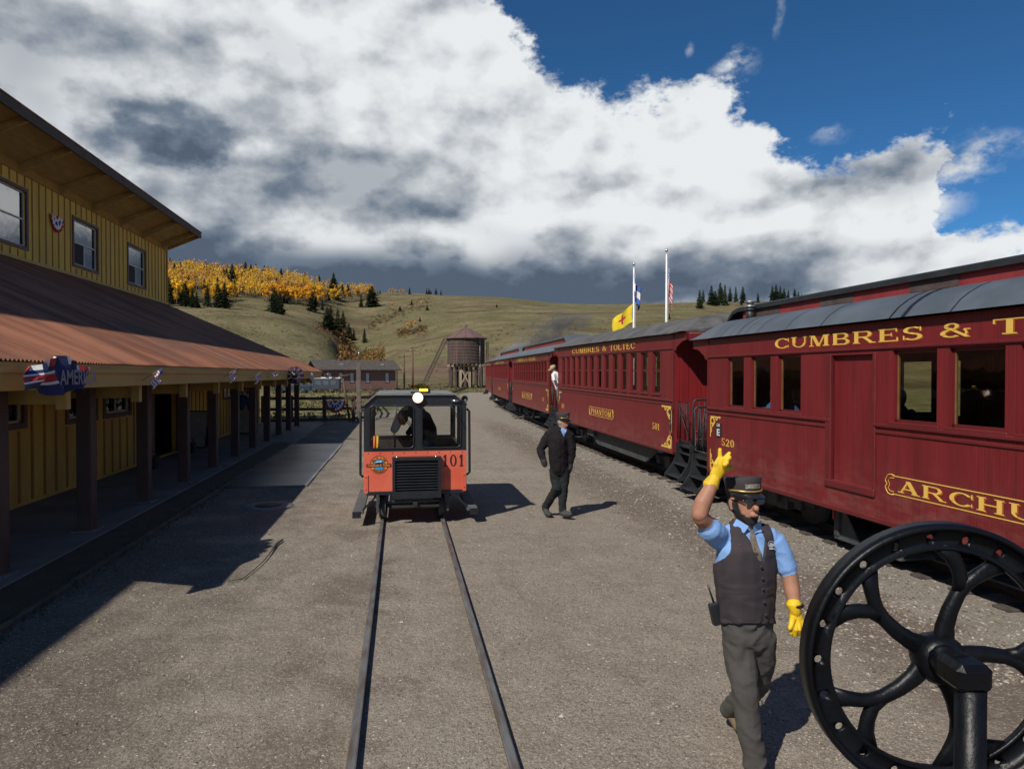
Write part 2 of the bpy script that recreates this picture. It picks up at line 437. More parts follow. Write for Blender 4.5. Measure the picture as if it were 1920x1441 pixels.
def lettering(mb, text, x0, x1, z0, z1, y, M, mi=0, gap=0.1, step=0.0004, base=0):
    """write text between x0..x1, z0..z1 on the plane y (facing -y) of frame M"""
    gl = [glyph(c) for c in text]
    tot = sum(g[0] + gap for g in gl) - gap
    k = (x1 - x0) / tot; cx = x0; q = 0
    for adv, polys in gl:
        for p in polys:
            q += 1
            yy = y - 0.0006 - step * (q % 9)
            mb.add([(cx + a * k, yy, z0 + b * (z1 - z0)) for a, b in p], [tuple(range(len(p)))], mi, False, M)
        cx += (adv + gap) * k
    return mb
def plain_text(mb, text, size, M, mi=0, width=None, shear=0.0, bold=0.0):
    """built-in sans lettering centred on the origin of M, in its x-z plane facing -y"""
    cu = bpy.data.curves.new('t', 'FONT'); cu.body = text; cu.align_x = 'CENTER'; cu.align_y = 'CENTER'; cu.size = size; cu.shear = shear; cu.offset = bold
    cu.resolution_u = 3
    o = bpy.data.objects.new('t', cu); COL.objects.link(o)
    me = bpy.data.meshes.new_from_object(o.evaluated_get(bpy.context.evaluated_depsgraph_get()))
    bpy.data.objects.remove(o); bpy.data.curves.remove(cu)
    vs = [v.co.copy() for v in me.vertices]
    if width and vs:
        w = max(v.x for v in vs) - min(v.x for v in vs)
        for v in vs: v.x *= width / w
    mb.add([(v.x, -0.0008, v.y) for v in vs], [tuple(p.vertices) for p in me.polygons], mi, False, M)
    bpy.data.meshes.remove(me)
    return mb
# ================================================================ ground
def ground_material():
    m = bpy.data.materials.new('yard_gravel'); m.use_nodes = True
    N = NT(m.node_tree); b = N.n['Principled BSDF']
    tc = N.new('ShaderNodeTexCoord'); p = tc.outputs['Object']
    x, y, z = N.sep(p)
    big = N.noise(p, 0.35, 6, 0.6); mid = N.noise(p, 2.2, 6, 0.62)
    streak = N.noise(N.v('MULTIPLY', p, (1.0, 0.22, 1)), 2.6, 5, 0.6)
    gr = N.noise(p, 85.0, 3, 0.7); gr2 = N.noise(p, 30.0, 3, 0.6)
    c = N.mix(N.ss(mid.outputs[0], 0.2, 0.8), (0.245, 0.205, 0.158, 1), (0.342, 0.294, 0.232, 1))
    c = N.mix(N.m('MULTIPLY', N.ss(streak.outputs[0], 0.50, 0.72), 0.4), c, (0.170, 0.132, 0.098, 1))
    c = N.mix(N.m('MULTIPLY', N.ss(big.outputs[0], 0.52, 0.66), 0.5), c, (0.37, 0.325, 0.268, 1))
    # darker earthy ballast strip beside the coaches and rusty dirt by the left rail, left yard
    wob = N.m('MULTIPLY', N.m('SUBTRACT', mid.outputs[0], 0.5), 2.2)
    xb = N.m('ADD', x, wob)
    band = N.m('MULTIPLY', N.ss(xb, 3.3, 4.2), N.ss(xb, 5.5, 4.7))
    band = N.m('MULTIPLY', band, N.ss(y, 40.0, 26.0))
    c = N.mix(N.m('MULTIPLY', band, 0.78), c, (0.125, 0.096, 0.074, 1))
    band2 = N.m('MULTIPLY', N.ss(xb, 4.7, 5.2), N.ss(xb, 7.2, 6.2))
    c = N.mix(N.m('MULTIPLY', band2, 0.5), c, (0.27, 0.25, 0.22, 1))
    xr = N.m('ABSOLUTE', N.m('ADD', xb, 0.62))
    dirt = N.m('MULTIPLY', N.ss(xr, 0.75, 0.2), N.ss(N.noise(p, 0.9, 4, 0.6).outputs[0], 0.42, 0.6))
    c = N.mix(N.m('MULTIPLY', dirt, 0.6), c, (0.115, 0.080, 0.054, 1))
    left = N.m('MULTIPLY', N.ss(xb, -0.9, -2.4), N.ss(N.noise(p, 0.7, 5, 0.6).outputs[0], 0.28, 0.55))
    c = N.mix(N.m('MULTIPLY', left, 0.85), c, (0.115, 0.093, 0.074, 1))  # left ground's own darker tone, plus depot shade put into the colour
    # grain: dark gaps and pale chips
    c = N.mix(N.m('MULTIPLY', N.ss(gr.outputs[0], 0.56, 0.38), 0.72), c, (0.095, 0.079, 0.064, 1))
    gr3 = N.noise(p, 38.0, 2, 0.6)
    c = N.mix(N.m('MULTIPLY', N.ss(gr3.outputs[0], 0.52, 0.66), 0.35), c, (0.42, 0.375, 0.31, 1))
    c = N.mix(N.m('MULTIPLY', N.ss(gr3.outputs[0], 0.46, 0.32), 0.35), c, (0.13, 0.108, 0.088, 1))
    vo = N.vor(p, 42.0)
    chip = N.m('MULTIPLY', N.ss(vo.outputs['Distance'], 0.30, 0.16), N.ss(N.sep(vo.outputs['Color'])[0], 0.9, 0.96))
    c = N.mix(chip, c, (0.42, 0.38, 0.325, 1))
    v2 = N.vor(p, 75.0)
    chip2 = N.m('MULTIPLY', N.ss(v2.outputs['Distance'], 0.35, 0.2), N.ss(N.sep(v2.outputs['Color'])[1], 0.62, 0.75))
    c = N.mix(N.m('MULTIPLY', chip2, 0.6), c, (0.42, 0.385, 0.33, 1))
    # grass away from the yard
    gx = N.m('SUBTRACT', N.m('ADD', xb, 3.0), N.m('MULTIPLY', N.m('SUBTRACT', y, 35.0), 0.22))
    ga = N.m('MULTIPLY', N.ss(y, 34.2, 36.0), N.ss(gx, 0.4, -0.6))
    gb = N.ss(xb, 11.0, 13.5)
    gc = N.ss(xb, -13.0, -15.0)
    gm = N.m('MAXIMUM', ga, N.m('MAXIMUM', gb, gc))
    gn = N.noise(p, 0.5, 6, 0.65)
    grass = N.mix(N.ss(gn.outputs[0], 0.38, 0.62), (0.085, 0.082, 0.028, 1), (0.20, 0.165, 0.075, 1))
    grass = N.mix(N.m('MULTIPLY', N.ss(mid.outputs[0], 0.55, 0.7), 0.5), grass, (0.06, 0.075, 0.02, 1))
    c = N.mix(gm, c, grass)
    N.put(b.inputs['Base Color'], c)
    b.inputs['Roughness'].default_value = 0.92
    b.inputs['Specular IOR Level'].default_value = 0.2
    bn = N.new('ShaderNodeBump'); bn.inputs['Distance'].default_value = 0.028; bn.inputs['Strength'].default_value = 0.9
    h = N.m('ADD', N.m('MULTIPLY', gr2.outputs[0], 0.5), N.m('ADD', N.m('MULTIPLY', gr.outputs[0], 0.35), N.m('MULTIPLY', mid.outputs[0], 2.0)))
    N.put(bn.inputs['Height'], h); N.l.new(bn.outputs[0], b.inputs['Normal'])
    return m
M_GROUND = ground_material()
def ground_z(x, y):
    """gentle unevenness of the yard"""
    e = 0.018 * noise.noise((x * 0.5, y * 0.5, 3)) + 0.009 * noise.noise((x * 1.7, y * 1.7, 9))
    k = 1.0
    if -0.9 < x < 1.25: k = 0.35
    return e * k - 0.012
def build_ground():
    xs = [-90, -60, -40, -28, -20] + list(np.arange(-14, 14.01, 0.35)) + [17, 22, 30, 45, 65, 90]
    ys = [-90, -50, -25, -12, -6, -2, 0] + list(np.arange(1.5, 20, 0.4)) + list(np.arange(20, 50, 1.5)) + [52, 56, 60, 66, 72, 80, 90]
    v = []; f = []
    for y in ys:
        for x in xs: v.append((float(x), float(y), ground_z(x, y)))
    n = len(xs)
    for j in range(len(ys) - 1):
        for i in range(n - 1): f.append((j * n + i, j * n + i + 1, (j + 1) * n + i + 1, (j + 1) * n + i))
    mb = MB().add(v, f, 0, True)
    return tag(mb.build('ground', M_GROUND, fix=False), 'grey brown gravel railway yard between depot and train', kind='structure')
build_ground()

# ================================================================ hills: one terrain sheet out to the horizon
HX = [-900, -400, 0, 315, 450, 560, 620, 650, 700, 760, 820, 880, 960, 1050, 1200, 1400, 1700, 2000, 2500]
HROWS = [
 (70,   None, -0.5), (90, None, -0.25), (112, None, -0.15), (140, None, 0.5), (165, None, 1.2),
 (200, [700, 700, 702, 703, 704, 705, 707, 708, 708, 704, 698, 694, 692, 692, 692, 692, 692, 692, 692]),
 (250, [655, 652, 650, 648, 652, 662, 680, 697, 698, 684, 668, 654, 645, 642, 642, 642, 642, 642, 645]),
 (310, [596, 594, 592, 593, 598, 608, 640, 686, 676, 648, 627, 611, 604, 602, 602, 605, 606, 606, 610]),
 (360, [586, 584, 582, 584, 592, 608, 636, 668, 662, 644, 627, 613, 607, 605, 605, 607, 608, 608, 612]),
 (430, [568, 568, 566, 571, 580, 594, 613, 638, 634, 617, 601, 591, 588, 587, 588, 591, 592, 590, 594]),
 (470, [560, 560, 558, 564, 574, 588, 604, 622, 618, 606, 597, 590, 588, 588, 589, 591, 590, 586, 590]),
 (540, [540, 540, 540, 548, 558, 571, 585, 597, 596, 588, 582, 577, 577, 579, 580, 580, 574, 566, 570]),
 (620, [514, 514, 514, 524, 536, 548, 560, 568, 570, 566, 563, 562, 566, 572, 573, 571, 562, 554, 556]),
 (720, [492, 492, 492, 502, 514, 526, 539, 545, 550, 551, 551, 554, 560, 569, 570, 565, 552, 542, 542]),
 (800, [494, 494, 494, 506, 518, 530, 542, 549, 554, 555, 556, 559, 565, 572, 573, 569, 556, 548, 548]),
 (1100, [530, 530, 530, 540, 550, 560, 570, 575, 580, 580, 580, 580, 585, 592, 593, 590, 580, 570, 570]),
 (1700, [600, 600, 600, 600, 600, 600, 600, 600, 600, 600, 600, 600, 600, 610, 610, 610, 610, 610, 610])]
HAZ = np.array([azel(px, 702)[0] for px in HX])
HD = np.array([r[0] for r in HROWS], float)
HZ = []
for r in HROWS:
    if r[1] is None: HZ.append([r[2]] * len(HX)); continue
    row = []
    for px, py in zip(HX, r[1]):
        q = ray(px, py); row.append(CH + q.z * r[0] / math.hypot(q.x, q.y))
    HZ.append(row)
HZ = np.array(HZ)
def hermite(xs, ys, x):
    """smooth interpolation of the rows of ys (len(xs) x m) at the positions x"""
    xs = np.asarray(xs, float); ys = np.asarray(ys, float)
    sl = np.zeros_like(ys); g = (ys[1:] - ys[:-1]) / (xs[1:] - xs[:-1])[:, None]
    sl[1:-1] = 0.5 * (g[1:] + g[:-1])
    i = np.clip(np.searchsorted(xs, x) - 1, 0, len(xs) - 2); h = (xs[i + 1] - xs[i])[:, None]; t = np.clip((x - xs[i])[:, None] / h, 0, 1)
    return (2 * t**3 - 3 * t**2 + 1) * ys[i] + (t**3 - 2 * t**2 + t) * h * sl[i] + (-2 * t**3 + 3 * t**2) * ys[i + 1] + (t**3 - t**2) * h * sl[i + 1]
GA = np.concatenate([np.arange(-180, -50, 5.0), np.arange(-50, 62, 0.5), np.arange(62, 181, 5.0)])
GD = np.concatenate([[70, 78, 90, 105, 120, 140, 160, 180], np.arange(192, 840, 8.0), [870, 930, 1000, 1100, 1250, 1450, 1700, 2300, 3200]])
def hill_grid():
    byaz = hermite(HAZ, HZ.T, np.clip(GA, HAZ[0], HAZ[-1]))                 # azimuth x rows
    z = hermite(HD, byaz.T, np.clip(GD, HD[0], HD[-1])).T                   # azimuth x distance
    e = np.where(GA < -45, np.maximum(.12, 1 - (-45 - GA) / 60), np.where(GA > 60, np.maximum(.12, 1 - (GA - 60) / 60), 1.0))
    z = np.where(z > 0, z * e[:, None], z)
    for i, a in enumerate(GA):
        sa, ca = math.sin(math.radians(a)), math.cos(math.radians(a))
        for j, d in enumerate(GD):
            k = min(1, max(0, (d - 170) / 120))
            if k > 0:
                x, y = d * sa, d * ca
                z[i, j] += k * (2.2 * noise.noise((x * 0.012, y * 0.012, 1)) + 1.1 * noise.noise((x * 0.035, y * 0.035, 5)) + 0.4 * noise.noise((x * 0.1, y * 0.1, 7)))
            if d > 1700: z[i, j] -= (d - 1700) * 0.06
    return z
GZ = hill_grid()
def hill_col(az):
    i = int(np.clip(np.searchsorted(GA, az) - 1, 0, len(GA) - 2)); t = (az - GA[i]) / (GA[i + 1] - GA[i])
    return GZ[i] * (1 - t) + GZ[i + 1] * t
def hill_z(az, d): return float(np.interp(d, GD, hill_col(az)))
def hill_material():
    m = bpy.data.materials.new('hill_grass'); m.use_nodes = True
    N = NT(m.node_tree); b = N.n['Principled BSDF']
    p = N.new('ShaderNodeTexCoord').outputs['Object']
    a = N.noise(p, 0.012, 7, 0.62); c_ = N.noise(p, 0.05, 7, 0.65); f = N.noise(p, 0.45, 6, 0.7)
    stv = N.noise(N.v('MULTIPLY', p, (0.5, 1.0, 4.0)), 0.03, 7, 0.62, 0.6)
    c = N.mix(N.ss(c_.outputs[0], 0.35, 0.65), (0.125, 0.106, 0.054, 1), (0.215, 0.178, 0.098, 1))
    c = N.mix(N.m('MULTIPLY', N.ss(a.outputs[0], 0.44, 0.62), 0.55), c, (0.110, 0.108, 0.045, 1))
    c = N.mix(N.m('MULTIPLY', N.ss(stv.outputs[0], 0.53, 0.63), 0.85), c, (0.098, 0.070, 0.042, 1))
    c = N.mix(N.m('MULTIPLY', N.ss(f.outputs[0], 0.50, 0.68), 0.7), c, (0.075, 0.062, 0.032, 1))
    c = N.mix(N.m('MULTIPLY', N.ss(N.noise(p, 2.2, 4, 0.7).outputs[0], 0.5, 0.7), 0.4), c, (0.28, 0.235, 0.13, 1))
    # bare reddish cut slopes round the water tank
    x, y, z = N.sep(p)
    dd = N.v('DISTANCE', N.comb(x, y, 0.0), (24.0, 205.0, 0.0))
    bare = N.ss(N.m('ADD', dd, N.m('MULTIPLY', N.m('SUBTRACT', c_.outputs[0], 0.5), 70.0)), 42.0, 16.0)
    c = N.mix(N.m('MULTIPLY', bare, 0.7), c, (0.165, 0.105, 0.078, 1))
    N.put(b.inputs['Base Color'], c)
    b.inputs['Roughness'].default_value = 1.0; b.inputs['Specular IOR Level'].default_value = 0.05
    bn = N.new('ShaderNodeBump'); bn.inputs['Distance'].default_value = 0.9
    N.put(bn.inputs['Height'], N.m('ADD', f.outputs[0], N.m('MULTIPLY', c_.outputs[0], 3.0))); N.l.new(bn.outputs[0], b.inputs['Normal'])
    return m
M_HILL = hill_material()
def build_hills():
    n = len(GA); v = []
    for j, d in enumerate(GD):
        for i, a in enumerate(GA): v.append((d * math.sin(math.radians(a)), d * math.cos(math.radians(a)), GZ[i, j]))
    f = [(j * n + i, j * n + i + 1, (j + 1) * n + i + 1, (j + 1) * n + i) for j in range(len(GD) - 1) for i in range(n - 1)]
    tag(MB().add(v, f, 0, True).build('hills', M_HILL, fix=False), 'dry grass hills behind the yard', kind='structure')
build_hills()
def on_hill(px, py, lo=120, hi=745):
    """the spot of the hillside that the line of sight px, py first meets"""
    q = ray(px, py); az = math.degrees(math.atan2(q.x, q.y)); k = q.z / math.hypot(q.x, q.y)
    c = hill_col(az); ds = np.arange(lo, hi, 2.0); zs = np.interp(ds, GD, c)
    w = np.where(zs >= CH + k * ds)[0]
    if len(w): d = float(ds[w[0]])
    else: d = float(ds[np.argmax((zs - CH) / ds)])
    return Vector((d * math.sin(math.radians(az)), d * math.cos(math.radians(az)), float(np.interp(d, GD, c)))), d

# ================================================================ loose stones (too many to count)
def build_stones():
    rnd = random.Random(3); mb = MB()
    base = [(1, 0, 0), (-1, 0, 0), (0, 1, 0), (0, -1, 0), (0, 0, 1), (0, 0, -1)]
    tri = [(0, 2, 4), (2, 1, 4), (1, 3, 4), (3, 0, 4), (2, 0, 5), (1, 2, 5), (3, 1, 5), (0, 3, 5)]
    def stone(x, y, s, mi):
        a = rnd.uniform(0, 6.3); ca, sa = math.cos(a), math.sin(a)
        sx, sy, sz = s * rnd.uniform(.7, 1.4), s * rnd.uniform(.6, 1.1), s * rnd.uniform(.4, .7)
        z = ground_z(x, y) + sz * rnd.uniform(-0.1, 0.45)
        vs_ = []
        for px, py, pz in base:
            px, py, pz = px * sx * rnd.uniform(.7, 1.2), py * sy * rnd.uniform(.7, 1.2), pz * sz
            px += rnd.uniform(-.3, .3) * sx; py += rnd.uniform(-.3, .3) * sy
            vs_.append((x + px * ca - py * sa, y + px * sa + py * ca, z + pz))
        mb.add(vs_, tri, mi)
    for i in range(30000):                                          # across the yard, smaller grains near the rails
        u = rnd.random(); y = 3.3 + 15 * u * u + rnd.uniform(0, .5); x = rnd.uniform(-0.62 * y - 0.8, 0.55 * y + 0.6) + 0.16 * y
        if -0.45 < x < -0.2 or 0.55 < x < 0.78 or x < -3.6: continue
        stone(x, y, rnd.uniform(0.004, 0.011) * (0.8 + 0.05 * y), rnd.choice((0, 0, 0, 1, 1, 1, 1, 2)))
    for i in range(9000):                                           # coarser ballast by the coaches
        y = 4.5 + 26 * rnd.random() ** 1.5; x = rnd.gauss(4.9, 0.75)
        if x > 6.6: continue
        stone(x, y, rnd.uniform(0.008, 0.024), rnd.choice((0, 0, 0, 1, 1, 1, 2)))
    for i in range(130):
        u = rnd.random(); y = 3.3 + 12 * u * u; x = rnd.uniform(-0.5 * y, 0.9 * y)
        if x < -3.6 or -0.5 < x < -0.2 or 0.5 < x < 0.8: continue
        stone(x, y, rnd.uniform(0.014, 0.026), rnd.choice((1, 2)))
    ms = [pm('stone_dark', (0.13, 0.105, 0.085), 0.95, isl=0.4, scale=20), pm('stone_mid', (0.27, 0.235, 0.195), 0.95, isl=0.35, scale=20), pm('stone_pale', (0.36, 0.325, 0.28), 0.95, isl=0.35, scale=20)]
    tag(mb.build('gravel', ms, fix=False), 'loose stones scattered over the yard', 'gravel', kind='stuff')
build_stones()

# ================================================================ near track
M_RAIL = pm('rail_steel', (0.17, 0.175, 0.175), 0.5, 0.35, 3, metal=0.25, col2=(0.11, 0.078, 0.06), stretch=(6, 1, 1))
M_RUST = pm('rail_rust', (0.075, 0.045, 0.032), 0.85, 0.3, 12, bump=0.002, bscale=90)
RAILP = [(-0.05, -0.10), (0.05, -0.10), (0.05, -0.088), (0.012, -0.07), (0.012, -0.032), (0.030, -0.020), (0.030, -0.004), (0.022, 0.0), (-0.022, 0.0), (-0.030, -0.004), (-0.030, -0.020), (-0.012, -0.032), (-0.012, -0.07), (-0.05, -0.088)]
def rail(name, pts, z, parent):
    mb = MB(); n = len(RAILP); v = []
    for i, p in enumerate(pts):
        a = Vector(pts[max(i - 1, 0)]); b = Vector(pts[min(i + 1, len(pts) - 1)]); d = (b - a).normalized(); s = Vector((d.y, -d.x))
        for u, w in RAILP: v.append((p[0] + s.x * u, p[1] + s.y * u, z + w))
    fs = []; mi = []
    for i in range(len(pts) - 1):
        for j in range(n):
            fs.append((i * n + j, i * n + (j + 1) % n, (i + 1) * n + (j + 1) % n, (i + 1) * n + j)); mi.append(0 if j in (6, 7, 8) else 1)
    fs.append(tuple(range(n))); mi.append(1); fs.append(tuple(range((len(pts) - 1) * n, len(pts) * n))); mi.append(1)
    mb.v = v; mb.f = [list(f) for f in fs]; mb.mi = mi; mb.sm = [False] * len(fs)
    return mb.build(name, [M_RAIL, M_RUST], parent)
tr = bpy.data.objects.new("railway_track", None); COL.objects.link(tr); WM[tr.name] = Matrix(); tag(tr, kind="structure")
for X0 in (-0.295, 0.66): rail('rail', [(X0, -3), (X0, 20), (X0, 60)], 0.045, tr)

# ================================================================ train track, curving away to the right
TRC = [(6.95, -4.0), (6.93, 5.5), (6.75, 11.6), (6.74, 13.2), (6.64, 23.0), (6.84, 25.5), (7.1, 35.5), (7.3, 38), (7.8, 48), (8.1, 50.4), (9.0, 60.4), (11.5, 75), (17, 95)]
def spline(pts, n):
    out = []
    ys = [p[1] for p in pts]; xs = [p[0] for p in pts]
    for i in range(n + 1):
        y = ys[0] + (ys[-1] - ys[0]) * i / n
        out.append((float(np.interp(y, ys, xs)), y))
    for _ in range(6): out = [out[0]] + [((out[i - 1][0] + 2 * out[i][0] + out[i + 1][0]) / 4, out[i][1]) for i in range(1, n)] + [out[-1]]
    return out
tt = bpy.data.objects.new('railway_track', None); COL.objects.link(tt); WM[tt.name] = Matrix(); tag(tt, kind='structure')
ctr = spline(TRC, 66)
for s in (-0.478, 0.478): rail('rail', [(x + s, y) for x, y in ctr], 0.10, tt)
M_TIE = pm('tie_wood', (0.06, 0.048, 0.04), 0.95, 0.35, 8, bump=0.004, bscale=60)
tie_me = MB().cbox((-0.95, -0.1, -0.09), (0.95, 0.1, 0.0), 0.008).mesh('tie', M_TIE)
yy = 1.0
while yy < 62:
    x = float(np.interp(yy, [p[1] for p in ctr], [p[0] for p in ctr]))
    put(tie_me, 'tie', tt, Matrix.Translation((x, yy, 0.015)) @ Matrix.Rotation(random.uniform(-.02, .02), 4, 'Z'))
    yy += 0.55 if yy < 30 else 1.1

# ================================================================ depot
M_YEL = pm('mustard_board', (0.64, 0.41, 0.075), 0.75, 0.14, 1.4, bump=0.003, bscale=30, stretch=(1, 1, .25))
M_YELD = pm('mustard_batten', (0.34, 0.185, 0.036), 0.75, 0.15, 2)  # darker than the boards: shadow lines of the battens put into the colour
M_TRIM = pm('depot_trim', (0.44, 0.29, 0.085), 0.7, 0.12, 1.5, stretch=(1, .2, 1))
M_SOF = pm('soffit_boards', (0.40, 0.265, 0.095), 0.75, 0.15, 1.5, stretch=(4, 1, 4))
M_BRN = pm('brown_timber', (0.085, 0.052, 0.042), 0.75, 0.25, 3, bump=0.003, bscale=25, stretch=(1, 1, .3))
M_FAS = pm('dark_fascia', (0.075, 0.058, 0.05), 0.8, 0.25, 3)
M_CONC = pm('platform_concrete', (0.17, 0.16, 0.145), 0.85, 0.2, 1.2, bump=0.004, bscale=14)
M_VINYL = pm('window_vinyl', (0.52, 0.50, 0.46), 0.5, 0.06)
M_WTRIM = pm('window_trim', (0.13, 0.085, 0.075), 0.7, 0.15)
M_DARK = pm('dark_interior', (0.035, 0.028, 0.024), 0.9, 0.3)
M_GL = glass('window_glass', (0.55, 0.58, 0.58), 1.5)
M_GLU = glass('coated_glass', (0.35, 0.38, 0.4), 5.5)
def rust_roof():
    m = bpy.data.materials.new('rusted_roof'); m.use_nodes = True
    N = NT(m.node_tree); b = N.n['Principled BSDF']
    g = N.new('ShaderNodeNewGeometry'); p = g.outputs['Position']
    n1 = N.noise(N.v('MULTIPLY', p, (0.35, 1.6, 0.35)), 0.9, 7, 0.65); n2 = N.noise(N.v('MULTIPLY', p, (.6, 6, .6)), 1.2, 6, 0.7); n3 = N.noise(p, 0.35, 4, 0.6)
    c = N.mix(N.ss(n1.outputs[0], 0.36, 0.64), (0.17, 0.068, 0.040, 1), (0.34, 0.142, 0.078, 1))
    c = N.mix(N.m('MULTIPLY', N.ss(n3.outputs[0], 0.48, 0.66), 0.7), c, (0.15, 0.080, 0.058, 1))
    c = N.mix(N.m('MULTIPLY', N.ss(n2.outputs[0], 0.60, 0.74), 0.5), c, (0.43, 0.27, 0.19, 1))
    N.put(b.inputs['Base Color'], c); b.inputs['Roughness'].default_value = 0.7; b.inputs['Specular IOR Level'].default_value = 0.3
    return m
M_RUSTROOF = rust_roof()

UW, LW, EX, EZ, SL = -10.9, -6.6, -3.75, 2.50, 0.445           # upper wall, lower wall, porch eave, slope of the porch roof
Y0, Y1 = 6.3, 34.0
dep = thing('depot', 'two storey mustard depot with rust red porch roof along the left', 'depot', (-9, 20, 0))
up_win = [(19.4, 22.25, 6.1, 7.72), (25.22, 27.03, 6.1, 7.62), (29.9, 31.77, 6.1, 7.62), (13.5, 15.4, 6.1, 7.62)]
wall(MB(), -6, 34.6, 5.0, 8.6, up_win, lambda u, v, q: (UW - q, u, v), 0.14).build('wall', M_YEL, dep)
lo_win = [(12.05, 13.3, 1.5, 2.35), (14.95, 16.2, 1.45, 2.35), (16.7, 18.1, 1.45, 2.35), (25.43, 26.15, 1.4, 2.1), (27.15, 28.9, 1.48, 2.15), (29.75, 31.3, 1.5, 2.15), (9.2, 10.6, 1.5, 2.35)]
lo_door = [(19.6, 21.7, 0.07, 2.2), (32.1, 33.2, 0.07, 2.2)]
wall(MB(), 6.5, Y1 - .1, 0.0, 3.62, lo_win + lo_door, lambda u, v, q: (LW - q, u, v), 0.14).build('wall', M_YEL, dep)
# end walls and back, closing the rooms behind
eb = MB()
eb.add([(LW - .15, Y1 - .1, 0), (UW - 5, Y1 - .1, 0), (UW - 5, Y1 - .1, 5), (UW, Y1 - .1, 5.5), (LW - .15, Y1 - .1, 3.6)], [(0, 1, 2, 3, 4)])
eb.add([(LW - .15, 6.5, 0), (UW - 5, 6.5, 0), (UW - 5, 6.5, 5), (UW, 6.5, 5.5), (LW - .15, 6.5, 3.6)], [(0, 1, 2, 3, 4)])
eb.add([(UW - .14, 34.6, 5.4), (UW - 5, 34.6, 5.0), (UW - 5, 34.6, 6.0), (UW - .14, 34.6, 8.5)], [(0, 1, 2, 3)])
eb.add([(UW - .14, -6, 0), (UW - 5, -6, 0), (UW - 5, -6, 6.0), (UW - .14, -6, 8.5)], [(0, 1, 2, 3)])
eb.add([(UW - 5, -6, 0), (UW - 5, 34.6, 0), (UW - 5, 34.6, 6), (UW - 5, -6, 6)], [(0, 1, 2, 3)])
eb.add([(UW, -6, 0), (UW, 6.5, 0), (UW, 6.5, 5), (UW, -6, 5)], [(0, 1, 2, 3)])
eb.build('end_wall', M_YEL, dep)
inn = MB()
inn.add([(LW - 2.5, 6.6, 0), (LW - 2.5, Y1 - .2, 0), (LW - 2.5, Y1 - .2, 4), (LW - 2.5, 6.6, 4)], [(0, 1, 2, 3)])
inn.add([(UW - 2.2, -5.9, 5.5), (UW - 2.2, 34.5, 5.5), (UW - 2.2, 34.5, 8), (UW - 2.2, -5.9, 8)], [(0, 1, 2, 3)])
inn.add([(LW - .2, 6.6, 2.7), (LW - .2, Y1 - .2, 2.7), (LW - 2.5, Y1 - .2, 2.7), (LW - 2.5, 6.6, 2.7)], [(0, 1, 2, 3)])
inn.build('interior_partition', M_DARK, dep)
# battens, each a strip of its own
bat_u = MB().box((0, -0.022, 5.68), (0.022, 0.022, 8.5)).mesh('batten', M_YELD)
y = 15.0
while y < 34.6:
    if not any(a - .12 < y < b + .12 for a, b, _, _ in up_win): put(bat_u, 'batten', dep, Matrix.Translation(Vector((UW + .001, y, 0)) - Vector((-9, 20, 0))))
    else:
        a, b, c, d = [w for w in up_win if w[0] - .12 < y < w[1] + .12][0]
        for z0, z1 in ((5.68, c - .14), (d + .14, 8.5)):
            put(MB().box((0, -0.022, z0), (0.022, 0.022, z1)).mesh('batten', M_YELD), 'batten', dep, Matrix.Translation(Vector((UW + .001, y, 0)) - Vector((-9, 20, 0))))
    y += 0.40
y = 8.36
bat_l = MB().box((0, -0.03, 0.1), (0.02, 0.03, 3.55)).mesh('batten', M_YELD)
while y < Y1 - .3:
    hit = [w for w in lo_win + lo_door if w[0] - .13 < y < w[1] + .13]
    if not hit: put(bat_l, 'batten', dep, Matrix.Translation(Vector((LW + .001, y, 0)) - Vector((-9, 20, 0))))
    else:
        a, b, c, d = hit[0]
        for z0, z1 in ((0.1, c - .14), (d + .14, 3.55)):
            if z1 - z0 > .1: put(MB().box((0, -0.03, z0), (0.02, 0.03, z1)).mesh('batten', M_YELD), 'batten', dep, Matrix.Translation(Vector((LW + .001, y, 0)) - Vector((-9, 20, 0))))
    y += 0.436
MB().box((UW + .001, -6, 5.46), (UW + .05, 34.62, 5.76)).build('skirt_board', M_TRIM, dep)
MB().box((UW + .001, -6, 8.18), (UW + .04, 34.62, 8.5)).build('frieze_board', M_YELD, dep)
MB().box((UW + .002, 34.5, 5.7), (UW + .035, 34.63, 8.3)).build('corner_board', M_YELD, dep)
